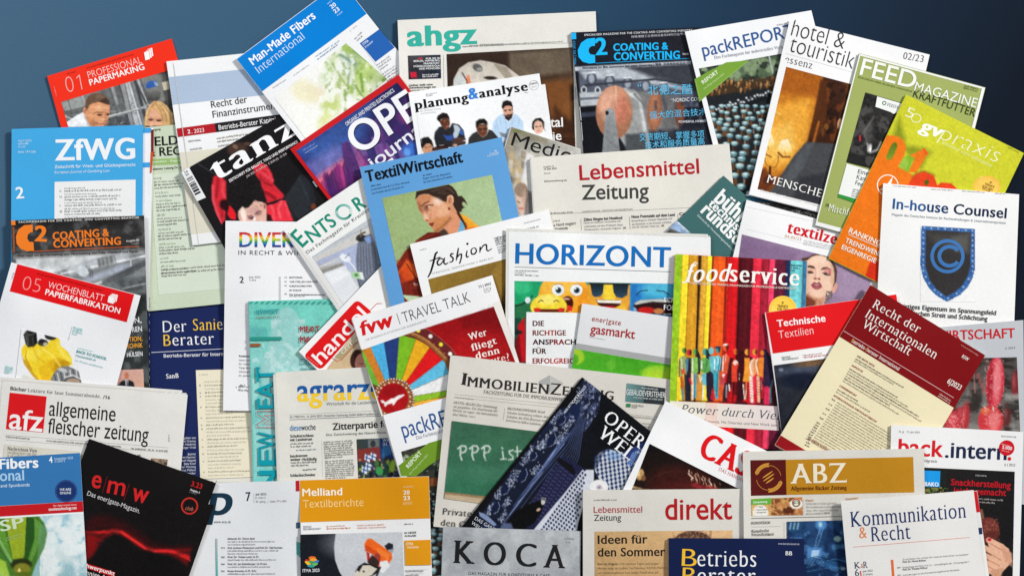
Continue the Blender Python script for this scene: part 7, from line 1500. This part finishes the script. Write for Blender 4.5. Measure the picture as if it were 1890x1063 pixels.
p.p([(310,860),(405,865),(400,940),(300,930)],(70,120,180),8); p.p([(336,880),(390,880),(378,930),(330,926)],(214,228,236),6); p.e(360,905,60,50,(90,150,210),40,al=.4); p.l([(300,1000),(420,960),(500,940),(580,960)],5,(80,140,190),4,.7); p.l([(300,1030),(460,1000),(580,1010)],5,(80,140,190),4,.6); p.e(516,800,24,20,(150,190,180),12,al=.9); p.e(552,1006,18,14,(150,180,190),6,al=.8); p.e(470,980,50,30,(60,130,190),20,al=.6)
for k in range(12): p.l([(290+k*20,1000+k*3),(330+k*20,930+k*6),(380+k*22,920+k*6)],4,(14,30,60),4,.7)

# --- Betriebs Berater
mag('journal','dark blue journal with white serif title whose initials are yellow, at the bottom edge',[(1233.9,992.4),(1483.6,993.5),(1488,1340),(1236,1340)],(20,32,72),'matt',th=3)
F('x'); part('masthead'); YB=(240,190,50)
T('B',752,988,856,992,118,YB,'serif'); T('etriebs',862,990,1274,994,112,(234,236,240),'serif'); T('B',756,1110,850,1114,110,YB,'serif'); T('erater',862,1112,1270,1116,112,(234,236,240),'serif')
part('small_print'); T('www.betriebs-berater.de',1428,840,1576,843,13,(190,196,210),'sans'); T('BB',1480,914,1526,916,28,(230,232,236),'serifb')

# --- K&R under copy and K&R
mag('journal','journal edge with red and navy index tabs, right of the orange ampersand journal',[(1560,926),(1803.5,905),(1850,1238),(1590,1262)],(226,226,226),'matt')
F(); part('index_tab'); P([(1795,906.5),(1803,905.8),(1809,944.5),(1800,945)],(200,28,40)); P([(1799,974),(1812.5,973),(1813.5,985),(1800,986)],(40,52,90))
mag('journal','white law journal with dark blue serif title, orange ampersand and thin orange line',[(1552,924),(1797,904),(1838,1238),(1583,1262)],(226,225,223),'matt',th=2.6)
F('z'); part('masthead'); T('Kommunikation',612,716,1418,650,104,(34,52,104),'serif'); T('&',670,796,722,792,78,(226,130,70),'serif'); T('Recht',754,818,1030,798,100,(34,52,104),'serif')
part('rule'); B(624,858,1442,790,3,(224,110,90))
part('issue_block'); T('K',636,1008,678,1004,44,(60,66,90),'serif'); T('&',682,1003,696,1002,30,(226,120,60),'serif'); T('R',698,1004,728,1002,44,(60,66,90),'serif'); T('6',640,1062,668,1060,50,(50,56,84),'serif'); T('Juni 2023',692,1034,762,1028,14,(120,124,134),'sans'); T('26. Jahrgang',694,1056,762,1050,13,(140,140,146),'sans'); B(676,1024,682,1063,8,(214,80,50)); B(898,946,908,1080,16,(226,104,40))
part('contents'); T('Zu viel Zucker, Fett und Salz: Wer rettet die dicken Kinder von Lambsdorf',974,950,1434,914,12,(140,140,144),'sans'); T('Prof. Dr. Moritz Brämer',974,968,1138,956,13,(90,92,100),'bold'); T('Rechtsfragen bei DALL·E & Co. – Schutzfähigkeit der „Promptografie“?',974,1006,1438,966,12,(140,140,144),'sans'); T('Prof. Dr. Thomas Wilmer',974,1022,1148,1008,13,(90,92,100),'bold'); T('Anforderungen an eine Kennzeichnungspflicht für KI-Inhalte',974,1060,1370,1022,12,(140,140,144),'sans'); T('381',934,1008,958,1006,11,(110,110,116),'sans'); T('391',936,1061,960,1059,11,(110,110,116),'sans')

# --- koca
mag('magazine','grey marbled magazine with widely spaced black serif capitals, at the bottom edge',[(817.4,971.5),(1072.4,979.5),(1066,1330),(806,1322)],(176,180,184),'matt')
F('v'); part('cover_photo'); p=Pic([(144,722),(1108,750),(1088,1900),(110,1880)],(178,182,186),2.4); p.nc(240,(150,155,160),.5,.25,.7); p.nc(110,(198,201,204),.58,.2,.6,sh=3); p.nc(60,(160,164,168),.62,.1,.4,sh=8,ax=2,rot=.6)
part('masthead'); KO=(34,34,36); M.lay+=1
for s,x0,y0,x1,y1,h in (('K',214,968,364,976,158),('O',426,981,582,985,158),('C',652,990,796,995,158),('A',846,1000,998,1006,160)): T(s,x0,y0,x1,y1,h,KO,'serifb')
part('subtitle'); T('DAS MAGAZIN FÜR KONDITOREI & CAFÉ',322,1052,890,1070,22,(66,68,70),'sans',tr=.06); T('6.7/2023',996,804,1058,808,13,(100,104,108),'sans'); G(1004,828,1050,830,8,(150,154,158))

# --- wrp
mag('journal','white law journal with dark teal letter p, partly under the red wave magazine',[(308,893),(554,886.3),(560,1228),(314,1236)],(226,228,231),'matt')
F('m'); part('masthead'); TE=(26,54,72); T('wrp',-420,636,172,630,208,TE,'bold',sl=.2); T('Wettbewerb in Recht und Praxis',-600,690,8,690,15,(110,112,116),'sans'); T('www.wrp.de',54,690,174,690,17,(70,74,80),'sans',sl=.15)
part('issue_number'); T('7',282,536,316,534,62,TE,'bold'); B(336,482,337,550,1.5,(150,152,156)); T('Juli 2023',348,496,424,494,15,(110,112,116),'med'); T('D 7303 E',348,521,420,519,14,(150,152,156),'sans'); T('49. Jahrg.  |  Seite 771–892',348,547,566,543,14,(150,152,156),'sans')
part('index_tab'); Q([(629,394),(655,392),(656,466),(630,468)],(190,30,44)); Q([(632,686),(658,685),(658,726),(632,727)],(60,84,110)); Q([(634,820),(659,826),(661,930),(636,908)],(90,166,160))
part('side_bar'); Q([(66,798),(80,798),(84,1063),(70,1063)],[(176,178,182),(176,178,182),(80,170,170),(80,170,170)])
part('contents')
y=806
for n_,s in ((None,'Editorial: Dr. Simon Apel'),('771','Prof. Andreas Wiebemann und Prof. Dr. Olaf Sosnitza'),('780','Prof. Dr. Tobias Lettl, LL.M.'),('784','Prof. Dr. Jan Eichelberger, LL.M.oec.'),('796','Renzo Rometta, LL.M., B.Sc.')):
    T(s,154,y,154+len(s)*7.5,y-2,13.5,(90,92,96),'bold')
    if n_: T(n_,106,y+1,132,y,12,(110,112,116),'med')
    q_=2 if n_ in (None,'771') else 1; G(154,y+19,154+(400 if n_=='771' else 340),y+17,8,(158,160,164),n=q_,ld=20); y+=26+21*q_+ (6 if q_==1 else 0)-4
C(44,400,4,(30,30,32)); C(72,398,4,(30,30,32))

# --- emw
mag('magazine','black energy magazine with red lettering and a glowing red wave',[(164.6,809.3),(399,891),(285,1202),(50,1120)],(20,18,19),'matt')
F('l'); part('cover_photo')
p=Pic([(560,520),(1500,560),(1240,1300),(300,1200)],(20,18,19),2.2)
top=[(600,750),(680,752),(760,738),(820,730),(880,748),(960,800),(1020,842),(1080,866),(1160,872),(1250,868),(1340,872)]; bot=[(1310,985),(1250,940),(1180,910),(1100,896),(1020,882),(960,850),(900,800),(850,772),(800,766),(740,790),(690,850),(650,920),(600,960)]
p.p([(600,690),(660,640),(760,640),(860,680),(960,740),(1060,820),(1200,860),(1340,850),(1340,880),(1060,880),(900,780),(800,740),(600,760)],(80,12,14),60,.6)
p.p(top+bot,(120,16,18),26,.85); p.l([(600,757),(700,758),(790,742),(850,752),(930,806),(1010,860),(1090,884),(1180,884),(1260,900),(1320,930)],22,(206,30,32),14); p.l([(780,744),(850,752),(940,812),(1020,868),(1100,888)],9,(236,60,54),8,.8); p.l([(1120,884),(1220,892),(1330,950)],12,(226,44,44),8,.7); p.p([(600,760),(700,765),(660,880),(600,940)],(130,16,18),30,.7); p.nc(70,(24,16,18),.6,.2,.4,ax=.3)
p.p([(600,990),(660,920),(720,840),(800,772),(860,790),(960,880),(1100,905),(1200,930),(1310,1000),(1240,1300),(300,1300)],(18,16,17),14)
part('masthead'); T('e',636,438,702,450,122,(200,36,36),'bold',nat=False); T('m',746,478,868,502,122,(206,36,38),'med'); T('w',916,530,1028,556,122,(206,36,38),'bold'); B(752,362,716,478,2.5,(150,26,26)); B(906,416,868,530,2.5,(150,26,26)); T('Das ener|gate-Magazin.',608,494,976,622,32,(205,204,204),'sans')
part('issue_number'); T('3.23',1336,430,1412,452,36,(196,34,36),'bold'); T('Ausgabe 3',1330,460,1396,484,14,(226,224,224),'bold'); G(1324,474,1380,494,7,(120,118,118))
C(1328,570,60,(196,54,44),w=9,n=40); C(1328,570,51,(110,24,24),w=6,n=40); T('club',1296,596,1350,604,26,(206,120,100),'serif',sl=.2)
part('headline'); P([(596,968),(806,1034),(800,1070),(590,1000)],(196,22,26)); T('Schwerpunkt',560,988,800,1058,28,(244,238,236),'bold'); T('sonnige Aussichten',560,1040,900,1130,32,(226,224,222),'sans')

# --- blue fibres left bottom
mag('magazine','blue topped magazine with red stripe and green balloon, cut by the left edge',[(-95,851),(147.8,835.3),(167,1165),(-78,1182)],(238,240,242),'gloss')
F('l'); part('colour_band'); Q([(-360,252),(560,199),(580,536),(-340,590)],(54,118,178)); Q([(-338,592),(580,537),(584,610),(-334,664)],(196,26,34))
part('masthead'); T('Chemical Fibers',-470,332,270,302,72,(240,244,248),'black'); T('International',-360,410,170,390,72,(170,206,236),'bold'); T('Fiber Polymers, Nonwovens, Spinning and Spunbonds',-520,462,208,432,22,(206,224,240),'med')
part('issue_number'); T('4',344,270,370,268,44,(230,240,248),'bold'); T('November 2022',382,248,512,240,16,(190,216,238),'med'); T('D 2047 E',384,266,456,262,16,(190,216,238),'med'); T('Our digital content home!',372,574,536,566,12,(244,200,200),'med'); T('textiletechnology.net',340,604,538,592,20,(248,240,240),'bold')
part('round_badge'); C(463,466,78,(26,52,110),n=44)
for k in range(44): t=k*2*math.pi/44; C(463+math.cos(t)*72,466+math.sin(t)*72,2,(120,160,210),n=6,b=(k==0))
T('WE ARE',418,464,498,462,17,(236,240,246),'med'); T('ONLINE',420,488,498,486,17,(236,240,246),'med')
part('cover_photo')
p=Pic([(-338,680),(584,622),(614,1180),(-310,1240)],[(150,200,190),(150,190,210),(160,196,204),(120,170,150)],2.2)
p.nc(170,(228,236,236),.46,.2,.95,box=(280,600,640,1200)); p.nc(60,(120,180,200),.62,.16,.6,box=(300,600,640,1200),sh=3); p.nc(90,(236,240,240),.55,.2,.8,box=(300,600,640,1200),sh=9)
p.p([(-200,650),(270,640),(310,690),(330,760),(310,860),(250,980),(220,1063),(60,1063),(-100,900)],(70,120,40),12)
p.p([(35,655),(185,645),(180,900),(150,950),(90,940)],(150,170,40),5); p.p([(185,645),(245,660),(240,800),(190,950),(170,940)],(40,84,30),6); p.p([(240,655),(290,690),(290,800),(220,960),(200,960),(244,800)],(96,150,60),8); p.p([(-60,700),(20,700),(90,960),(60,980)],(96,150,50),8); p.l([(-20,780),(90,975)],14,(130,180,110),6); p.l([(-30,830),(80,990)],10,(60,100,60),5); p.p([(-80,900),(40,960),(70,1063),(-80,1063)],(170,206,70),14,.9)
p.e(150,980,74,44,(40,50,20),12); p.e(155,1010,60,40,(130,130,40),14); p.e(135,1030,10,24,(240,220,130),6); p.e(160,1052,60,24,(90,110,30),10); p.p([(280,690),(325,720),(320,830),(260,960)],(110,160,120),14,.6)
part('balloon_text'); T('TSSP',-190,790,176,716,76,(206,222,190),'bold'); B(40,796,154,764,4,(150,180,120)); B(36,812,146,786,4,(150,180,120))

# --- melliand
mag('magazine','white textile magazine with golden orange title band and an orange robot gripper',[(553.3,885.7),(791.8,878.4),(802,1214),(561,1224)],(236,236,236),'gloss')
F('m'); part('colour_band'); Q([(660,391),(1562,364),(1570,657),(660,685)],(222,150,20))
part('masthead'); T('Melliand',676,502,956,494,52,(246,240,226),'bold'); T('Textilberichte',680,582,1104,570,52,(250,222,160),'light')
part('issue_number'); T('AUSGABE 3',1382,442,1456,438,10,(250,226,170),'sans'); T('20',1384,490,1428,488,28,(250,244,230),'bold'); T('23',1384,530,1430,527,28,(250,244,230),'bold'); T('REPORTS',1382,562,1446,558,10,(250,226,170),'sans'); B(1382,544,1448,541,2,(246,220,160))
part('small_print'); T('TEXTILE',680,724,740,721,13,(90,96,110),'bold',tr=.15); T('TECHNOLOGY',680,740,806,735,13,(110,116,130),'bold',tr=.08); G(846,718,980,712,7,(226,176,150)); G(846,734,1018,728,8,(214,140,110)); T('FASERN, KLEIDUNG, BEREIFT,',1060,712,1252,706,10,(214,140,110),'sans'); T('VERBUNDE, VLIESSTOFFWAREN',1060,730,1262,724,10,(214,140,110),'sans'); G(1390,702,1458,699,7,(120,120,122)); T('IN DIESER',1392,766,1476,762,14,(90,92,94),'bold'); T('AUSGABE',1392,787,1474,784,14,(90,92,94),'bold')
part('cover_photo')
p=Pic([(660,770),(1376,752),(1398,1400),(668,1420)],(196,200,206),2)
p.p([(660,760),(910,756),(898,860),(906,950),(935,1030),(980,1100),(1060,1400),(640,1400)],(24,28,36),4)
p.e(1180,830,300,120,(206,209,214),100,al=.6)
p.p([(1108,836),(1132,800),(1160,798),(1220,840),(1302,900),(1306,940),(1270,985),(1230,960),(1200,900),(1130,880)],(240,104,34),5); p.p([(1112,842),(1140,850),(1210,900),(1195,925),(1115,880)],(214,70,20),4,.9); p.p([(1190,860),(1290,905),(1280,950),(1210,905)],(250,140,60),10,.7)
p.p([(1250,850),(1280,826),(1312,838),(1312,870),(1270,880)],(36,38,46),4); p.p([(1275,880),(1316,872),(1306,900)],(150,156,166),4); p.p([(1108,880),(1125,885),(1130,950),(1150,960),(1146,900)],(190,40,34),5); p.p([(1180,930),(1215,920),(1230,970),(1210,1010),(1190,1000)],(200,50,40),5); p.e(1200,930,24,30,(160,60,50),6)
p.p([(1165,910),(1215,960),(1200,1010),(1160,1000),(1130,960)],(54,40,36),5); p.p([(1220,960),(1270,950),(1290,990),(1240,1040),(1210,1020)],(232,232,232),5)
p.p([(1060,1063),(1045,1030),(1070,990),(1110,965),(1170,985),(1220,1000),(1200,1040),(1160,1063),(1120,1200),(1000,1200)],(30,30,32),4); p.p([(1075,1030),(1100,985),(1150,985),(1200,1010),(1160,1055),(1090,1080)],(214,206,190),5); p.e(1105,1028,7,7,(40,40,42),3); p.p([(1040,1040),(1060,1020),(1130,1080),(1100,1200),(1040,1200)],(214,206,190),5); p.l([(1220,1000),(1195,1063)],14,(40,40,44),5)
part('fair_logo')
for x,y,c,a in ((745,932,(226,110,40),0),(720,956,(206,50,40),.3),(768,960,(60,120,190),-.2),(740,964,(60,160,90),.2),(716,972,(240,190,50),.6),(760,980,(110,180,90),-.3),(736,990,(50,150,150),.1),(752,946,(240,160,50),0)): C(x,y,26,c,r2=10,rot=a,n=18)
T('ITMA 2023',678,1034,796,1030,22,(230,232,236),'med')
part('info_box'); Q([(1392,812),(1574,806),(1578,982),(1398,986)],(226,152,24)); T('ITMA',1404,846,1452,844,20,(250,238,206),'bold',sl=.1); T('Vorschau',1408,868,1490,864,16,(250,238,206),'med'); T('Fachkräftemangel',1398,1032,1524,1028,13,(110,112,114),'med'); B(1398,1043,1524,1040,1.2,(150,150,152)); G(1400,1060,1500,1057,9,(130,132,134)); B(1404,1017,1560,1013,1,(180,180,182))
finish()
